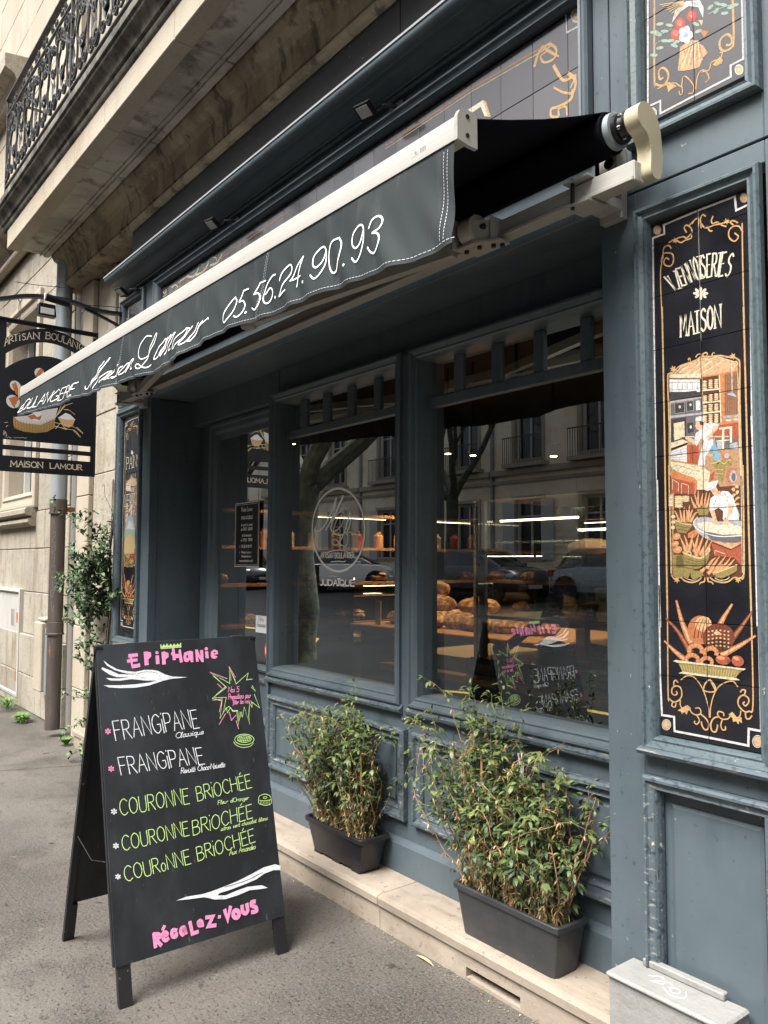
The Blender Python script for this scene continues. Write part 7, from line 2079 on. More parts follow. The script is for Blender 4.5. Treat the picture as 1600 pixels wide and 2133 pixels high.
def jasmine(name, lab, x0, x1, yc, z0, prof, canes, seed, nst, dens=1., dryc=(.5,.2), tall=(), lean=.2):
    """prof(t)->height of the mass along the trough; canes [(x, y, height, lean)]"""
    r = random.Random(seed); t = thing(name, lab, 'plant', ((x0+x1)/2, yc, z0), 'jasmine plants in the two troughs')
    for cx, cy, h, ln in canes:
        MB().tube([(cx,cy,z0-.05),(cx+ln*.5,cy-.004,z0+h*.5),(cx+ln,cy-.002,z0+h)], [.006,.0058,.005], 8).build('bamboo_cane', cane_m, t, smooth=True)
    for h in (.22,.36):
        a, c = canes[0], canes[-1]; MB().tube([(a[0]-.02,a[1]-.008,z0+h),(c[0]+.03,c[1]-.008,z0+h+.02)], .003, 6).build('bamboo_cane', cane_m, t)
    L = Leaves(); S_ = Stems()
    for k in range(nst):
        u = r.random(); x = x0+(x1-x0)*u; H_ = prof(u)*r.uniform(.45,1.05); y = yc+r.uniform(-.045,.045)
        p = Vector((x,y,z0)); P_ = [p.copy()]; dr = r.random() < dryc[0]
        d = Vector((r.uniform(-.25,.25), r.uniform(-.2,.2), 1)); seg = max(4,int(H_/.03))
        for j in range(seg):
            f_ = j/seg
            d = (d+Vector((r.uniform(-.42,.42), r.uniform(-.45,.45)-.9*(p.y-yc)-(.02), r.uniform(-.25,.35)+.12))).normalized()
            if f_ > .85: d.z -= r.uniform(0,.5)
            dp_ = d*(H_/seg*1.25); p = p+dp_; p.x -= lean*max(0,dp_.z); P_.append(p.copy())
            dryz = (p.z-z0) < .30*prof(u)+.06*math.sin(u*9)
            isdry = r.random() < (.88 if dryz else .42)
            n_ = 3 if not isdry else 4
            for q in range(n_):
                if r.random() > dens: continue
                a = r.uniform(0,2*PI); ld = Vector((math.cos(a)*.8, math.sin(a)*.8-.3, r.uniform(-.5,.8)))
                if isdry: L.leaf(p, ld, Vector((0,0,1)), r.uniform(.010,.026), c4(r.choice(DRY), r), .55, .7)
                else:
                    cc = c4(GR[4 if f_ > .8 and r.random() < .6 else r.randrange(6)], r)
                    tip = p+ld.normalized()*r.uniform(.01,.03)
                    for w in range(3):
                        dd = ld.normalized()+Vector((r.uniform(-.9,.9), r.uniform(-.9,.9), r.uniform(-.6,.3)))*.9
                        L.leaf(tip, dd, Vector((r.uniform(-.4,.4),-.3,1)), r.uniform(.013,.038), cc, r.uniform(.55,1.2), .35)
                    S_.stem([p, tip], .0007, c4((.07,.12,.04), r), 3)
        col = c4((.30,.19,.09) if (dr or r.random() < .3) else (.09,.12,.045), r)
        S_.stem(P_, [.0028-.0018*i/len(P_) for i in range(len(P_))], col, 4)
    for (x, y, zt, sway) in tall:      # free shoots
        p = Vector((x,y,z0+prof((x-x0)/(x1-x0))*.8)); Q = [p.copy()]; n_ = 10
        for j in range(n_):
            f_ = (j+1)/n_; p = Vector((x+sway*f_+.012*math.sin(j*1.3+x*9), y-.01*f_, z0+prof(max(0,min(1,(x-x0)/(x1-x0))))*.8+(zt-(z0+prof(max(0,min(1,(x-x0)/(x1-x0))))*.8))*f_)); Q.append(p.copy())
            for w in range(5):
                ld = Vector((r.uniform(-1,1), r.uniform(-1,.4), r.uniform(-.2,.8))); tip = p+ld.normalized()*.012
                L.leaf(tip, ld, Vector((0,-.3,1)), r.uniform(.018,.034), c4(GR[4] if r.random() < .6 else GR[2], r), .8, .35)
        S_.stem(Q, .0013, c4((.14,.22,.07), r), 4)
    for k in range(int(260*dens)):     # dry litter at the foot
        p = Vector((x0+(x1-x0)*r.random(), yc+r.uniform(-.06,.06), z0+r.uniform(0,.16)**1.2)); a = r.uniform(0,2*PI)
        S_.stem([p, p+Vector((r.uniform(-.03,.03), r.uniform(-.03,.01), r.uniform(-.02,.06)))], .0009, c4(r.choice(DRY), r), 3)
    L.build('foliage', t); S_.done('stems', t)
    return t
pr1 = lambda u: .40+.10*math.sin(u*PI)+.03*math.sin(u*11)
cn1 = [(-3.19,2.15,.36,-.05),(-3.12,2.14,.40,-.03),(-3.05,2.17,.42,-.01),(-2.97,2.13,.37,0),(-2.90,2.15,.38,-.02)]
jasmine('jasmine_plant', 'bushy half dry jasmine on bamboo canes growing from the smaller black trough', -3.27, -2.87, 2.16, .272, pr1, cn1, 21, 145, .82, lean=.12, tall=[(-3.0,2.15,.95,.05),(-3.2,2.13,.80,-.05),(-3.02,2.14,.90,.02),(-2.93,2.14,.80,.05)])
pr2 = lambda u: .64-.26*u+.04*math.sin(u*14)
cn2 = [(-2.20,2.15,.44,-.03),(-2.14,2.13,.50,0),(-2.06,2.16,.44,.0),(-2.0,2.13,.47,-.01),(-1.92,2.15,.45,.0),(-1.84,2.13,.46,-.005)]
jasmine('jasmine_plant', 'taller jasmine with long shoots and dry tangle growing from the larger grey trough', -2.22, -1.77, 2.155, .290, pr2, cn2, 8, 155, .8, lean=.03, tall=[(-2.16,2.13,1.03,-.02),(-2.10,2.14,1.02,.02),(-2.04,2.12,1.06,.03),(-2.15,2.15,.92,-.02),(-2.06,2.15,.95,.0),(-1.82,2.13,.70,.05),(-1.82,2.12,.50,.10),(-2.16,2.15,.78,-.03)])
# white twigs tied at the top of the right-hand jasmine
t = thing('white_twig_bundle', 'small bundle of bare white twigs sticking out of the right-hand jasmine', 'twigs', (-1.93,2.13,.72))
b = MB(); c0 = Vector((-1.93,2.12,.735))
for dx, dz in ((-.018,.10),(-.01,.085),(.0,.075),(.008,.07),(.075,.085),(.06,.075),(-.09,.03)): b.tube([c0+Vector((dx*.1,0,0)), c0+Vector((dx*.6,-.004,dz*.55)), c0+Vector((dx,-.006,dz))], .0016, 5)
b.build('twigs', white_p, t)
# ---- climbing vine on the left wall
def vine():
    r = random.Random(4); t = thing('climbing_vine', 'leafy climbing jasmine on the stone wall at the left edge of the shopfront', 'plant', (-5.98, 2.1, .14))
    L = Leaves(); S_ = Stems()
    main = [(-5.97,2.12,.14),(-5.96,2.08,.5),(-5.99,2.07,.9),(-5.95,2.08,1.2),(-5.97,2.06,1.5),(-5.93,2.07,1.8),(-6.02,2.1,2.0),(-6.10,2.12,2.12)]
    S_.stem(catmull([Vector(p) for p in main], sub=4), .007, c4((.10,.06,.04), r)); S_.stem(catmull([Vector((p[0]-.03+.02*math.sin(i*2),p[1],p[2])) for i, p in enumerate(main)], sub=4), .004, c4((.10,.07,.04), r))
    def branch(p, d, n_, lf=1., size=1.):
        p = Vector(p); d = Vector(d).normalized(); Q = [p.copy()]
        for j in range(n_):
            d = (d+Vector((r.uniform(-.35,.35), r.uniform(-.25,.25)-(p.y-2.06)*1.2, r.uniform(-.35,.3)))).normalized(); p = p+d*.04
            p.y = min(p.y, 2.15); Q.append(p.copy())
            for w in range(4):
                if r.random() > lf: continue
                ld = Vector((r.uniform(-1,1), r.uniform(-1,.2), r.uniform(-.5,.8)))
                L.leaf(p, ld, Vector((r.uniform(-.3,.3),-.5,1)), r.uniform(.035,.066)*size, c4([(.045,.09,.035),(.06,.11,.045),(.035,.07,.03),(.11,.16,.06)][r.randrange(4)], r), .95, .25)
        S_.stem(Q, .0018, c4((.10,.09,.05), r), 4)
    for k in range(46):
        z = r.choice([r.uniform(.95,1.75), r.uniform(1.15,1.55), r.uniform(1.2,1.6)]); branch((-5.96,2.07,z), (r.uniform(-1,.25),r.uniform(-.7,0),r.uniform(-.4,.5)), r.randint(7,15))
    for k in range(22): branch((-6.30+r.uniform(-.15,.1),2.0,1.32+r.uniform(-.12,.12)), (-1,r.uniform(-.6,0),r.uniform(-.3,.2)), r.randint(6,11))
    for k in range(9): branch((-5.98,2.07,r.uniform(.45,.95)), (r.uniform(-1,0),-.5,r.uniform(-.5,.3)), r.randint(5,11), .8, .85)
    for k in range(5): branch((-6.1,2.04,r.uniform(.2,.5)), (r.uniform(-1,0),-.4,r.uniform(-.4,.2)), r.randint(4,8), .9, .8)
    branch((-5.95,2.08,1.8), (-.2,0,1), 8, .35, .7); branch((-6.0,2.08,1.75), (-.1,0,1), 9, .35, .7); branch((-6.25,2.06,1.5), (-.6,0,.6), 7, .8, .8)
    L.build('foliage', t); S_.done('stems', t)
vine()
def weed(x, y, s_, seed, lab, grass):
    r = random.Random(seed); t = thing('weed', lab, 'weed', (x,y,0)); L = Leaves()
    for k in range(220):
        a = r.uniform(0,2*PI); q = r.uniform(0,s_)*.6; p = Vector((x+q*math.cos(a), y+q*.5*math.sin(a), .003+r.uniform(0,s_*.35)))
        d = Vector((math.cos(a)*.6, math.sin(a)*.6-.1, 1.2 if grass else .5))
        L.leaf(p, d, Vector((0,0,1)), r.uniform(.03,.065)*(1.2 if grass else .9), c4((.14,.27,.05) if r.random() < .6 else (.09,.2,.05), r), .25 if grass else 1.0, .5)
    L.build('leaves', t)
weed(-8.72, 2.02, .24, 1, 'bright green grassy weed at the foot of the small white door', True)
weed(-8.02, 1.99, .16, 2, 'round clump of green weed on the pavement left of the drainpipe foot', False)
weed(-6.80, 2.03, .05, 3, 'tiny weed at the left end of the stone step', True)
# litter along the foot of the step
t = thing('dead_leaf', 'long pale dead leaf lying on the pavement at the foot of the step', 'leaf', (-2.33,2.03,.004)); L = Leaves(); L.leaf(Vector((-2.40,2.03,.006)), Vector((1,.05,0)), Vector((0,0,1)), .10, (.55,.38,.22,1), .35, .05); L.build('blade', t, kind=None)
L = Leaves(); r = random.Random(9)
for k in range(420):
    x = r.uniform(-6.6,-1.3); L.leaf(Vector((x, 2.058-abs(r.gauss(0,.02)), .004)), Vector((r.uniform(-1,1),r.uniform(-1,1),r.uniform(0,.2))), Vector((0,0,1)), r.uniform(.004,.014), c4(r.choice(DRY+[(.06,.05,.04)]), r), .7, .1)
L.build('leaf_litter', None)
# ================================================================ STONE BLOCK AT THE PIER
t = thing('stone_plinth_block', 'pale grey stepped stone block against the foot of the right pier', 'stone block', (-1.25, 1.99, 0))
MB().prism([(-1.444,1.935),(-1.105,1.935),(-1.105,2.0585),(-1.40,2.0585),(-1.44,2.03)], 'z', 0, .336).build('body', block_m, t)
MB().box(-1.452, -1.10, 1.925, 2.0586, .3365, .352, .006).build('top_ledge', block_m, t)
MB().box(-1.405, -1.16, 2.035, 2.0588, .3525, .372, .003).build('upper_step', block_m, t)
ink = Ink()
for s_ in ([(-1.36,2.0),(-1.33,2.02),(-1.31,1.99),(-1.34,1.98),(-1.30,2.01),(-1.28,1.99)],[(-1.29,1.985),(-1.27,2.0),(-1.255,1.985),(-1.27,1.97),(-1.285,1.985)],[(-1.30,1.975),(-1.26,1.955),(-1.235,1.975),(-1.25,2.005)]): ink.stroke('white', catmull(s_, sub=4), .002)
ink.build('chalk_scribble', print_m, t, lambda u, v, l: (u, v, .3523+l))

# ================================================================ BAKERY INTERIOR (seen through the glass)
def loaf(b, c, l, w, h, ang=0, n=10, seed=0):
    """adds one domed loaf to b"""
    r = random.Random(seed); c = Vector(c); ca, sa = math.cos(ang), math.sin(ang); base = len(b.v); m = 8
    for i in range(n+1):
        t = -1+2*i/n; k = math.sqrt(max(.02,1-abs(t)**2.4))*r.uniform(.93,1.05)
        for j in range(m):
            q = 2*PI*j/m; x = t*l/2; y = math.cos(q)*w/2*k; z = h/2+math.sin(q)*h/2*k
            z = max(z, h*.12)
            b.v.append((c.x+x*ca-y*sa, c.y+x*sa+y*ca, c.z+z-h*.12))
    for i in range(n):
        for j in range(m): j2=(j+1)%m; b.f.append((base+i*m+j,base+i*m+j2,base+(i+1)*m+j2,base+(i+1)*m+j))
    b.f.append(tuple(base+j for j in range(m))[::-1]); b.f.append(tuple(base+n*m+j for j in range(m)))
def bread(c, l, w, h, ang, lab, grp, seed, name='bread_loaf'):
    b = MB(); loaf(b, c, l, w, h, ang, 10, seed); o = b.build(name, crust_m, smooth=True); meta(o, lab, 'bread', grp); return o
ct = thing('bread_counter', 'dark stone counter with oak top and bread behind the first shop window', 'counter', (-4.6,3.9,.14))
MB().box(-5.06, -3.2, 3.72, 4.6, .14, .965).build('base', counter_m, ct); MB().box(-5.12, -3.15, 3.66, 4.66, .966, 1.02, .006).build('top', wood, ct)
grp = 'loaves on the oak counter'
ORD = ['first','second','third','fourth','fifth','sixth','seventh','eighth','ninth','tenth','eleventh','twelfth','thirteenth','fourteenth']
NTH = ['%s of the front row from the left' % o for o in ORD[:5]]+['%s of the back row from the left' % o for o in ORD[:3]]+['left one of the upper layer','middle one of the upper layer','right one of the upper layer','topmost of the pile','small one far right of the front row','last one at the right end of the counter']
rr = random.Random(2); k = 0
for x, y, z in ((-4.86,3.95,1.02),(-4.66,3.98,1.02),(-4.44,3.9,1.02),(-4.22,4.0,1.02),(-4.0,3.95,1.02),(-4.72,4.2,1.02),(-4.5,4.25,1.02),(-4.28,4.25,1.02),(-4.76,4.02,1.13),(-4.52,4.02,1.13),(-4.15,4.1,1.13),(-4.66,4.1,1.235),(-3.75,4.0,1.02),(-3.55,4.05,1.02)):
    bread((x,y,z), rr.uniform(.26,.34), rr.uniform(.16,.2), rr.uniform(.12,.15), rr.uniform(-.5,.5), 'floury country loaf on the oak counter, %s' % NTH[k], grp, k); k += 1
t = thing('bread_price_tag', 'small brown upright price tag on the edge of the oak counter', 'price tag', (-4.86,3.74,1.02)); MB().box(-4.90,-4.84,3.74,3.75,1.02,1.20).build('tag', paper_m, t)
# back shelves with bread
sh = thing('bread_shelf', 'dark shelving with rows of bread at the back wall behind the counter', 'shelf', (-6.2,7.0,.14))
for z in (.55,.9,1.25,1.6,1.95): MB().box(-7.3, -3.6, 6.9, 7.38, z, z+.03).build('shelf_board', wood, sh)
for x in (-7.3,-6.1,-4.9,-3.63): MB().box(x, x+.03, 6.9, 7.38, .14, 2.2).build('upright', case_m, sh)
for z, xa, xb in ((1.57,-6.9,-6.0),(1.92,-5.4,-4.4)): MB().box(xa, xb, 6.91, 6.93, z-.009, z-.001).build('light_strip', strip_m, sh)
for i in range(26):
    z = [.581,.931,1.281,1.631][i%4]; x = -7.15+.14*i
    bread((x,7.1,z), .28, .14, .12, 1.3+rr.uniform(-.3,.3), 'golden loaf on the %s bread shelf, %s from the left' % (['lowest','second lowest','second highest','highest'][i%4], ORD[i//4]), 'loaves on the back shelves', 50+i)
# side shelves on the left wall, seen through the first window
ws = thing('wall_shelf', 'warmly lit side shelves with jars and bread on the left wall inside the shop', 'shelf', (-7.2,5.0,.14))
for z in (.85,1.25,1.62,1.98): MB().box(-7.355, -6.98, 3.0, 7.3, z, z+.03).build('shelf_board', wood, ws)
for y in (3.0,4.4,5.8,7.27): MB().box(-7.355, -7.0, y, y+.03, .14, 2.3).build('upright', case_m, ws)
for z, ya, yb_ in ((1.96,4.6,5.5),(1.96,6.0,6.8),(1.23,5.2,6.4)): MB().box(-7.03, -7.02, ya, yb_, z, z+.006).build('light_strip', strip_m, ws)
for i in range(12):
    y = 3.2+.33*i; bread((-7.15,y,[.881,1.281][i%2]), .26, .15, .12, rr.uniform(-.4,.4), 'loaf on the %s side shelf, %s from the window' % (['lowest','second'][i%2], ORD[i//2]), 'loaves on the side shelves', 400+i)
for i in range(14):
    y = 3.15+.29*i; b = MB(); b.lathe([(.055,0),(.057,.13),(.03,.16),(.03,.18)], (-7.12,y,1.651), 12); o = b.build('jar', [paper_m,cream_m,red_m,wood,cream_m][i%5], smooth=True); meta(o, '%s jar from the window on the lit side shelf' % ORD[i], 'jar', 'jars on the side shelf')
# glass pastry case across the first window's left
cs = thing('pastry_case', 'low glass pastry case with warm strip lights deep inside the shop', 'display case', (-6.3,4.4,.14))
MB().box(-6.95, -5.7, 4.1, 4.8, .14, .80).build('base', case_m, cs)
for z in (.98,1.18): MB().box(-6.95, -5.7, 4.12, 4.78, z, z+.012).build('glass_shelf', case_glass, cs)
MB().box(-6.95, -5.7, 4.1, 4.11, .80, 1.36).build('front_glass', case_glass, cs); MB().box(-6.95, -5.7, 4.1, 4.8, 1.361, 1.375).build('top_glass', case_glass, cs)
MB().box(-6.93, -5.72, 4.12, 4.135, 1.34, 1.355).build('light_strip', strip_m, cs)
for i in range(14):
    x = -6.88+.085*i; bread((x,4.3,.801 if i%2 else .993), .10, .07, .05, .4*i, 'small pastry, %s from the left in the %s row of the low glass case' % (ORD[i//2], 'bottom' if i%2 else 'upper'), 'pastries in the low glass case', 90+i, 'pastry')
# tall chilled display behind the second window
ds = thing('display_case', 'tall glass fronted display case with black curved base behind the window beside the pier', 'display case', (-2.2,3.0,.14))
DX0, DX1 = -2.86, .4
MB().prism([(3.6,.14),(2.80,.14),(2.80,.90),(2.77,.93),(2.75,.97),(2.752,1.01),(2.775,1.035),(3.6,1.035)], 'x', DX0, DX1).build('base', case_m, ds, smooth=True)
MB().add([(DX0+.02,2.79,1.036),(DX1,2.79,1.036),(DX1,2.79,1.80),(DX0+.02,2.79,1.80)], [(0,1,2,3)]).build('front_glass', case_glass, ds)
MB().add([(DX0+.02,2.79,1.036),(DX0+.02,3.55,1.036),(DX0+.02,3.55,1.80),(DX0+.02,2.79,1.80)], [(0,1,2,3)]).build('side_glass', case_glass, ds)
MB().box(DX0+.01, DX0+.028, 2.782, 2.80, 1.036, 1.80).build('corner_post', steel, ds); MB().box(DX0+.03, DX0+.07, 2.80, 2.82, 1.036, 1.80).build('door_track', zinc, ds)
MB().box(-2.02, -2.008, 2.80, 2.812, 1.036, 1.80).build('corner_post', steel, ds)
MB().box(DX0+.02, DX1, 2.80, 3.5, 1.225, 1.24).build('shelf', counter_m, ds); MB().box(DX0+.5, DX1, 2.83, 3.5, 1.46, 1.468).build('glass_shelf', case_glass, ds)
MB().box(DX0+.02, DX1, 2.80, 3.55, 1.801, 1.83).build('top', case_m, ds)
MB().box(DX0+.05, -2.33, 2.93, 2.945, 1.70, 1.709).build('light_strip', strip_m, ds); MB().box(-2.30, DX1, 2.90, 2.915, 1.64, 1.649).build('light_strip', strip_m, ds)
MB().box(DX0+.02, DX1, 3.56, 3.6, 1.036, 1.80).build('back_panel', case_glass, ds)
MB().box(-3.3, -2.87, 2.75, 3.35, .14, 1.03).build('side_cupboard', tanwood, ds)
MB().box(-3.4, DX1, 2.62, 2.70, .93, .965, .004).build('brass_edge_rail', brass, ds); MB().box(-3.4, DX1, 2.64, 2.80, .14, .929).build('dark_front_panel', case_m, ds)
for i in range(12):
    x = -2.7+.2*i; bread((x,3.2,1.036), .22, .10, .08, .5*i, '%s loaf from the left on the floor of the tall display case' % ORD[i], 'loaves in the tall display case', 200+i)
def price(x, y, z, l1, lab):
    t = thing('price_card', lab, 'price card', (x,y,z)); MB().add([(x,y,z),(x+.11,y,z),(x+.125,y+.02,z+.075),(x+.015,y+.02,z+.075)], [(0,1,2,3)]).build('card', card_m, t)
    ink = Ink(); ink.text('white', l1, (.012,.045), (.08,0), (0,.014), .0018, 1); ink.text('white', l1[::-1].lower(), (.012,.028), (.085,0), (0,.008), .001, 1); ink.text('white', '4.50' if x < -2.3 else '3.90', (.07,.008), (.03,0), (0,.012), .0016)
    ink.build('print', print_m, t, lambda u, v, l: (x+u+v*.2, y+v*.267-.0006-l, z+v*.965))
t = thing('carton_tub', 'cream carton tub with a white lid standing at the right end of the glass shelf', 'tub', (-2.17,2.93,1.241), 'cream carton tubs')
MB().lathe([(.040,0),(.052,.13)], (-2.17,2.93,1.241), 24).build('cup', cream_m, t, smooth=True); MB().lathe([(.055,0),(.056,.014),(.03,.016)], (-2.17,2.93,1.372), 24).build('lid', white_p, t)
t2 = copy_tree(t); t2.location = (-2.045,2.96,1.241); t2['label'] = 'cream carton tub half hidden by the blue pier, right of the other tub'
t = thing('wrapped_sandwich', 'sandwich rolled in printed newspaper-like wrap on the glass shelf between two price cards', 'sandwich', (-2.36,2.95,1.241)); b = MB(); loaf(b, (-2.36,2.95,1.243), .22, .08, .075, .05, 12, 5); b.build('wrap', cream_m, t, smooth=True)
ink = Ink()
for k in range(6): ink.stroke('grey', [(-2.44+k*.03,1.262),(-2.435+k*.03,1.30)], .0012); 
ink.build('print', print_m, t, lambda u, v, l: (u, 2.908-l, v))
price(-2.50, 2.87, 1.241, 'Roulé', 'black price card leaning left of the wrapped sandwich'); price(-2.30, 2.86, 1.241, 'Soupes et bouillons', 'black price card between the wrapped sandwich and the tubs')
for i, (x, lab) in enumerate(((-2.34,'kraft paper tray with long crusty loaf under the upper strip light'),(-2.12,'kraft paper tray with loaf mostly hidden by the pier'))):
    t = thing('bread_tray', lab, 'tray', (x,2.95,1.469)); MB().prism([(x-.10,1.469),(x+.10,1.469),(x+.115,1.53),(x-.115,1.53)], 'y', 2.90, 3.05).build('tray', paper_m, t)
    b = MB(); loaf(b, (x+.05,2.98,1.53), .26, .12, .09, 0, 12, 300+i); b.build('loaf', paper_m, t, smooth=True)
price(-2.36, 2.86, 1.469, 'Gaufre de Liège', 'black price card in front of the kraft paper tray')
# wooden peel shaped post lying diagonally in the case
t = thing('wooden_pin', 'turned wooden display pin with dark lettering leaning diagonally inside the display case', 'wooden pin', (-2.70,2.83,1.06))
a, c = Vector((-2.72,2.84,1.07)), Vector((-2.50,2.87,1.225)); MB().tube([a, c], .022, 14).build('shaft', wood, t, smooth=True); d = (c-a).normalized(); MB().tube([a-d*.012, a+d*.012], .046, 18).build('foot', wood, t, smooth=True)
ink = Ink(); ink.text('brown2', 'TRADITION', (0.03,-.009), (.2,0), (0,.018), .004, 0); sdv = Vector((0,-1,0)); upv = d.cross(sdv).normalized()
if upv.z < 0: upv = -upv
ink.build('print', print_m, t, lambda u, v, l: tuple(a+d*u+upv*v+sdv*(.0225+l)))
t = thing('red_box', 'narrow red packet standing behind the glass of the display case', 'packet', (-2.30,3.0,1.04)); MB().box(-2.36,-2.31,2.95,2.99,1.036,1.20).build('packet', red_m, t)
# ceiling spots: small lit lamps as in the photograph
for i, (x, y, z) in enumerate(((-5.45,5.0,2.50),(-5.12,5.0,2.45),(-4.20,5.0,2.35),(-6.6,5.6,2.45),(-3.4,3.7,2.60),(-2.0,3.5,2.60),(-6.4,3.9,2.6))):
    t = thing('ceiling_spot', 'warm ceiling spotlight %s' % ['left of the pair seen in the second window','right of the pair seen in the second window','near the middle of the second window','far back at the left of the shop','just inside above the post between the windows','just inside the second window','just inside the first window'][i], 'spotlight', (x,y,z), 'warm ceiling spotlights inside the shop')
    MB().lathe([(.03,0),(.045,.02),(.045,.09),(.012,.10),(.012,3.3-z)], (x,y,z), 14).build('housing', case_m, t); MB().lathe([(.026,-.001),(.026,-.004)], (x,y,z), 14).build('bulb', spot_m, t)
    ld = bpy.data.lights.new('spot_light','SPOT'); ld.energy = 80; ld.color = (1,.66,.34); ld.spot_size = math.radians(105); ld.spot_blend = .6; ld.shadow_soft_size = .03
    lo = bpy.data.objects.new('spot_light', ld); COL.objects.link(lo); lo.location = (0,0,-.01); lo.parent = t
# jars on the far shelf
for i in range(9):
    x = -5.9+.22*i; b = MB(); b.lathe([(.05,0),(.052,.10),(.03,.13),(.03,.15)], (x,7.12,1.981), 12); o = b.build('jar', [paper_m,cream_m,red_m,wood][i%4], smooth=True); meta(o, '%s jar from the left on the top shelf at the back' % ORD[i], 'jar', 'jars on the top shelf')
# ================================================================ ACROSS THE STREET (seen mirrored in the windows)
fz = far_z
def house(x0, x1, yf, cols, doorcol, lab, shopcol=None, h=13.5):
    t = thing('terraced_house', lab, 'building', ((x0+x1)/2, yf, fz)); n = len(cols); W = (x1-x0)
    wr = []; 
    for k, cx in enumerate(cols):
        wr.append((cx-.62,cx+.62,fz+(.0 if k == doorcol else .95),fz+3.1)); wr.append((cx-.58,cx+.58,fz+4.5,fz+6.9)); wr.append((cx-.55,cx+.55,fz+8.2,fz+10.2))
    zs = [fz-1]+[fz+.95,fz+3.1,fz+4.5,fz+6.9,fz+8.2,fz+10.2,fz+h]
    b = MB(); xs = sorted([x0,x1]+[c+s_*.62 for c in cols for s_ in (-1,1)])
    for i in range(0,len(xs),2): b.box(xs[i], xs[i+1], yf-.5, yf, zs[0], zs[-1])
    for k, cx in enumerate(cols):
        a, c = cx-.6199, cx+.6199
        if k != doorcol: b.box(a, c, yf-.5, yf-.001, zs[0], zs[1])
        for q in ((2,3),(4,5),(6,7)): b.box(a, c, yf-.5, yf-.001, zs[q[0]], zs[q[1]])
    b.build('wall', house_m, t)
    for z, p_ in ((fz+3.75,.10),(fz+4.05,.22),(fz+7.6,.12),(fz+h-.5,.4)): MB().box(x0, x1, yf+.001, yf+p_, z, z+(.12 if p_ < .2 else .2)).build('string_course', stone_pale, t)
    for z in np.arange(fz+.35, fz+3.6, .40):
        e = [x0]+[v for cx in cols for v in (cx-.80,cx+.80)]+[x1]
        for a, c in zip(e[::2], e[1::2]): MB().box(a+.05, c-.05, yf+.0005, yf+.022, z, z+.37).build('stone_course', house_m, t)
    for k, cx in enumerate(cols):
        for fl_, (z0, z1, hw) in enumerate(((fz+.95 if k != doorcol else fz,fz+3.1,.62),(fz+4.5,fz+6.9,.62),(fz+8.2,fz+10.2,.62))):
            w_ = MB().box(cx-hw+.02, cx+hw-.02, yf-.22, yf-.20, z0, z1).build('window' if not (k == doorcol and fl_ == 0) else 'door', winglass if not (k == doorcol and fl_ == 0) else (shopcol or case_m), t)
            b = MB(); b.frame(cx-hw, cx+hw, z0, z1, [(0,yf-.199),(0,yf-.15),(.07,yf-.15),(.07,yf-.199)]); b.box(cx-.04, cx+.04, yf-.199, yf-.15, z0+.07, z1-.07); b.box(cx-hw+.07, cx+hw-.07, yf-.199, yf-.155, z1-.6, z1-.55); b.build('frame', white_p, w_)
            b = MB(); b.frame(cx-hw-.16, cx+hw+.16, z0-.05, z1+.16, [(0,yf),(0,yf+.05),(.12,yf+.06),(.16,yf+.02),(.161,yf-.1)]); b.build('surround', stone_pale, w_)
            if fl_ == 1:
                MB().box(cx-.95, cx+.95, yf+.001, yf+.42, z0-.22, z0-.08).build('balcony_slab', stone_pale, w_)
                b = MB(); b.box(cx-.93, cx+.93, yf+.37, yf+.40, z0+.85, z0+.89)
                for q in range(19): b.box(cx-.92+q*.1022, cx-.905+q*.1022, yf+.378, yf+.392, z0-.08, z0+.85)
                b.build('railing', iron, w_)
            if fl_ == 0 and k != doorcol and k%2 == 0:
                for s_ in (-1,1): MB().box(cx+s_*(hw+.02), cx+s_*(hw+.58), yf+.062, yf+.10, z0, z1).build('shutter', white_p, w_)
    MB().prism([(yf+.5,fz+h-.29),(yf-4,fz+h+3.2),(yf-9,fz+h-.29)], 'x', x0, x1).build('roof', roof_m, t); MB().box(x0, x1, yf-9, yf-.55, fz-1, fz+h-.3).build('back_wall', house_m, t)
HY = -17.0
house(-60, -49.5, HY, [-58,-55,-52], 1, 'beige town house with iron balconies at the far left end of the facing row')
house(-49.4, -39.5, HY, [-47.5,-44.5,-41.5], 0, 'tall beige town house in the facing row, left of the house with white shutters')
house(-39.4, -29.6, HY, [-37.5,-34.5,-31.5], 1, 'beige town house facing the bakery, its white shutters open')
house(-29.5, -21.2, HY, [-27.6,-25.0,-22.6], 2, 'town house with dark shop door opposite the bakery', car_dark)
house(-21.1, -11.6, HY, [-19.4,-16.4,-13.4], 1, 'town house with carved doorway behind the second bare tree')
house(-11.5, -2, HY, [-9.8,-6.8,-3.8], 0, 'beige town house opposite and right of the bare trees')
house(-1.9, 9, HY, [0,3,6.4], 1, 'last beige town house at the right of the facing row')
for x in (-29.55, -21.15, -11.55):
    t = thing('facing_drainpipe', 'grey downpipe across the street, %s' % {-29.55:'left of the house with the dark shop door',-21.15:'between the shop door house and the carved doorway',-11.55:'right of the house with the carved doorway'}[x], 'drainpipe', (x,HY+.08,fz), 'downpipes across the street'); MB().tube([(x,HY+.10,fz),(x,HY+.10,fz+12.6)], .06, 10).build('pipe', zinc, t)
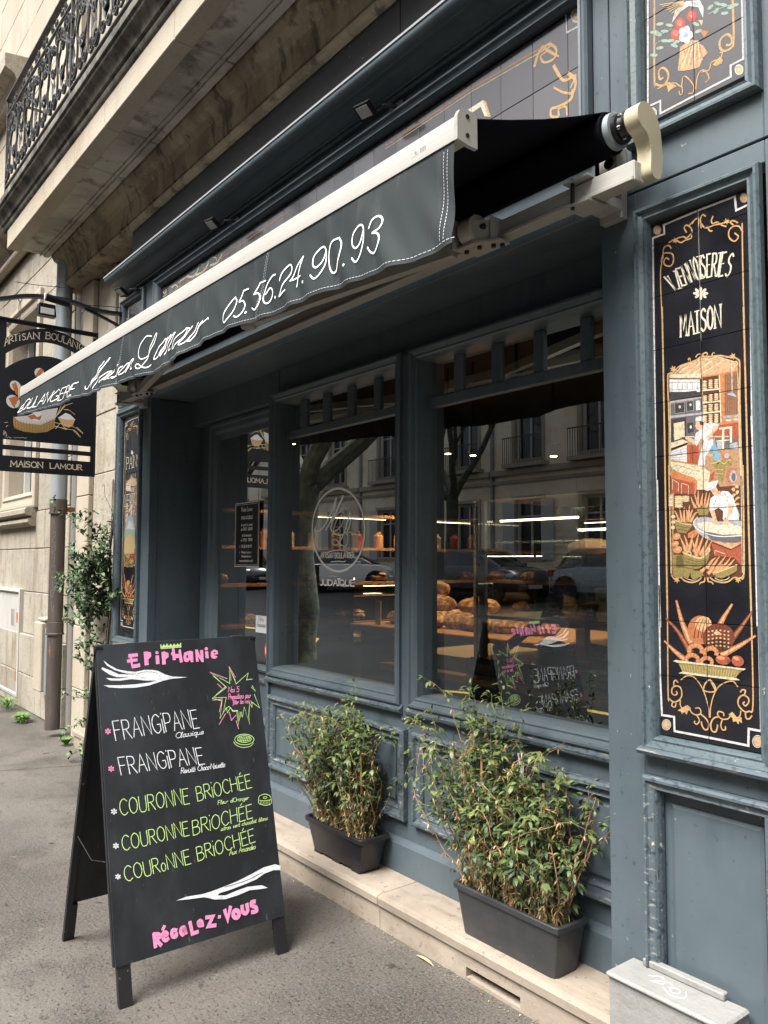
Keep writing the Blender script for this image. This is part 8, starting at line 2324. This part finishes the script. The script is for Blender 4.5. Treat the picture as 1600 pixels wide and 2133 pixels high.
def tree(x, y, zg, r0, h, seed, lab, lean=0.):
    rr = random.Random(seed); t = thing('plane_tree', lab, 'tree', (x,y,zg), 'bare winter trees along the street')
    P_ = [(x+lean*k/6+.04*math.sin(k*2+seed), y+.04*math.cos(k*1.7), zg+h*.34*k/6-.2) for k in range(7)]
    MB().tube(P_, [r0*1.25,r0*1.02,r0,r0*.95,r0*.93,r0*.95,r0*1.0], 14).build('trunk', bark, t, smooth=True)
    top = Vector(P_[-1])
    def br(p, d, r_, l, dep, mb):
        Q = [p]; n_ = 6
        for j in range(n_): d = (d+Vector((rr.uniform(-.22,.22),rr.uniform(-.22,.22),rr.uniform(-.08,.22)))).normalized(); p = p+d*l/n_; Q.append(p)
        mb.tube(Q, [max(.004, r_*(1-.55*j/n_)) for j in range(n_+1)], 8 if dep < 2 else 4, False)
        if dep < 4:
            for j in range(3 if dep < 3 else 4):
                k = rr.randint(2,n_); br(Q[k], (d+Vector((rr.uniform(-1,1),rr.uniform(-1,1),rr.uniform(-.2,.7)))).normalized(), r_*(.5 if dep else .6), l*.62, dep+1, mb)
    for k in range(4):
        a = k*PI/2+rr.uniform(-.4,.4)+.5; mb = MB(); br(top-Vector((0,0,.15)), Vector((math.cos(a)*.8,math.sin(a)*.8,.9)).normalized(), r0*.62, h*.42, 0, mb); mb.build('limb', bark, t, smooth=True)
tree(-11.15, -2.25, -.1, .27, 9.0, 3, 'big bare plane tree with thick spreading limbs at the near kerb')
tree(-18.7, -12.6, fz-.1, .20, 9.5, 6, 'slimmer bare tree in front of the carved doorway across the street')
tree(-8.0, -12.4, fz-.1, .18, 9.0, 9, 'bare tree across the street opposite the pier'); tree(-36, -12.5, fz-.1, .2, 9.5, 12, 'bare tree across the street far to the left')
# parked cars
def car(name, lab, x, y, ang, paint, roofm):
    t = thing(name, lab, 'car', (x,y,road_z(x,y))); t.rotation_euler = (0,0,ang); M_ = Matrix.Translation((x,y,road_z(x,y)))@Matrix.Rotation(ang,4,'Z')
    def put(mb, nm, m, par=None, sm=True):
        mb.v = [tuple(v) for v in mb.v]; o = bpy.data.objects.new(nm, mb.mesh(nm, m, sm)); COL.objects.link(o); o.parent = par or t; return o
    # lower body: stations along the length, half widths and heights
    st = [(-1.85,.40,.45,.62),(-1.80,.70,.34,.78),(-1.55,.80,.28,.93),(-.9,.84,.24,1.0),(0,.85,.24,.99),(.8,.85,.24,.97),(1.35,.82,.27,.93),(1.72,.74,.30,.84),(1.88,.60,.36,.70),(1.93,.38,.42,.58)]
    b = MB(); rows = []
    for sx_, w, z0, z1 in st: rows.append([(sx_,-w*.86,z0),(sx_,-w,z0+.12),(sx_,-w,(z0+z1)/2),(sx_,-w*.95,z1-.05),(sx_,-w*.82,z1),(sx_,0,z1+.02),(sx_,w*.82,z1),(sx_,w*.95,z1-.05),(sx_,w,(z0+z1)/2),(sx_,w,z0+.12),(sx_,w*.86,z0)])
    n = 11
    for r_ in rows: b.v += r_
    for i in range(len(rows)-1):
        for k in range(n): k2=(k+1)%n; b.f.append((i*n+k,i*n+k2,(i+1)*n+k2,(i+1)*n+k))
    b.f += [tuple(range(n))[::-1], tuple((len(rows)-1)*n+k for k in range(n))]; put(b, 'body', paint)
    gs = [(-1.72,.62,.95,.98),(-1.35,.70,.96,1.32),(-1.0,.70,.96,1.42),(-.2,.70,.96,1.45),(.35,.68,.96,1.36),(1.15,.66,.93,.97)]
    b = MB(); n = 6
    for sx_, w, z0, z1 in gs: b.v += [(sx_,-w-.06,z0),(sx_,-w*.86,z1-.06),(sx_,-w*.7,z1),(sx_,w*.7,z1),(sx_,w*.86,z1-.06),(sx_,w+.06,z0)]
    for i in range(len(gs)-1):
        for k in range(n): k2=(k+1)%n; b.f.append((i*n+k,i*n+k2,(i+1)*n+k2,(i+1)*n+k))
    put(b, 'windows', car_glass)
    b = MB()
    for a, c in zip(gs[1:4], gs[2:5]): 
        for s_ in (0,): b.add([(a[0],-a[1]*.86,a[3]-.045),(c[0],-c[1]*.86,c[3]-.045),(c[0],-c[1]*.7,c[3]+.015),(a[0],-a[1]*.7,a[3]+.015),(c[0],c[1]*.7,c[3]+.015),(a[0],a[1]*.7,a[3]+.015),(c[0],c[1]*.86,c[3]-.045),(a[0],a[1]*.86,a[3]-.045)], [(0,1,2,3),(3,2,4,5),(5,4,6,7)])
    put(b, 'roof', roofm)
    for s_ in (-1,1):
        for wx in (-1.18,1.22):
            w_ = put(MB().lathe([(.20,-.01),(.29,-.01),(.32,.03),(.32,.17),(.29,.20),(.20,.20)], (wx,-.86 if s_ < 0 else .66,.32), 24, 'y'), 'wheel', tyre_m)
            b = MB()
            for k in range(5): q = k*2*PI/5; p0 = (wx,s_*.875,.32); b.add([(wx+.03*math.cos(q+1.57),s_*.872,.32+.03*math.sin(q+1.57)),(wx+.19*math.cos(q+.16),s_*.872,.32+.19*math.sin(q+.16)),(wx+.19*math.cos(q-.16),s_*.872,.32+.19*math.sin(q-.16)),(wx+.03*math.cos(q-1.57),s_*.872,.32+.03*math.sin(q-1.57))], [(0,1,2,3)])
            put(b, 'rim', rim_m, w_)
            put(MB().lathe([(.385,-.003),(.385,.004)], (wx,s_*.853,.36), 22, 'y'), 'wheel_arch', tyre_m)
        put(MB().box(1.55, 1.80, s_*.60-.14, s_*.60+.14, .66, .78, .03), 'headlight', lampc); put(MB().box(-1.84, -1.70, s_*.66-.10, s_*.66+.10, .72, .88, .02), 'tail_light', redlens)
        put(MB().box(.55, .70, s_*.88-.05, s_*.88+.05, .95, 1.06, .02), 'wing_mirror', paint)
    put(MB().box(1.80, 1.95, -.55, .55, .30, .50, .04), 'bumper', tyre_m); put(MB().box(1.951, 1.957, -.25, .25, .38, .48), 'licence_plate', white_p); put(MB().box(-1.93, -1.80, -.6, .6, .32, .52, .04), 'bumper', tyre_m)
car('parked_car', 'small white car with black roof parked opposite the first window', -23.75, -12.1, math.radians(-42), car_white, car_dark)
car('parked_car', 'dark grey car parked opposite the second window', -16.2, -11.6, math.radians(4), car_dark, car_dark)
car('parked_car', 'silver blue car parked behind the dark grey one', -11.6, -11.7, math.radians(2), car_blue, car_blue)
car('parked_car', 'grey car parked to the left of the white car', -29.8, -11.2, math.radians(8), car_dark, car_blue)
t = thing('litter_bin', 'dark square street bin standing between the big tree and the white car', 'bin', (-20.0,-8.2,road_z(0,-8.2)))
b = MB(); b.box(-20.15,-19.85,-8.35,-8.05,road_z(0,-8.2),1.35,.02); b.build('body', case_m, t); MB().box(-20.18,-19.82,-8.38,-8.02,1.351,1.42,.02).build('lid', case_m, t)
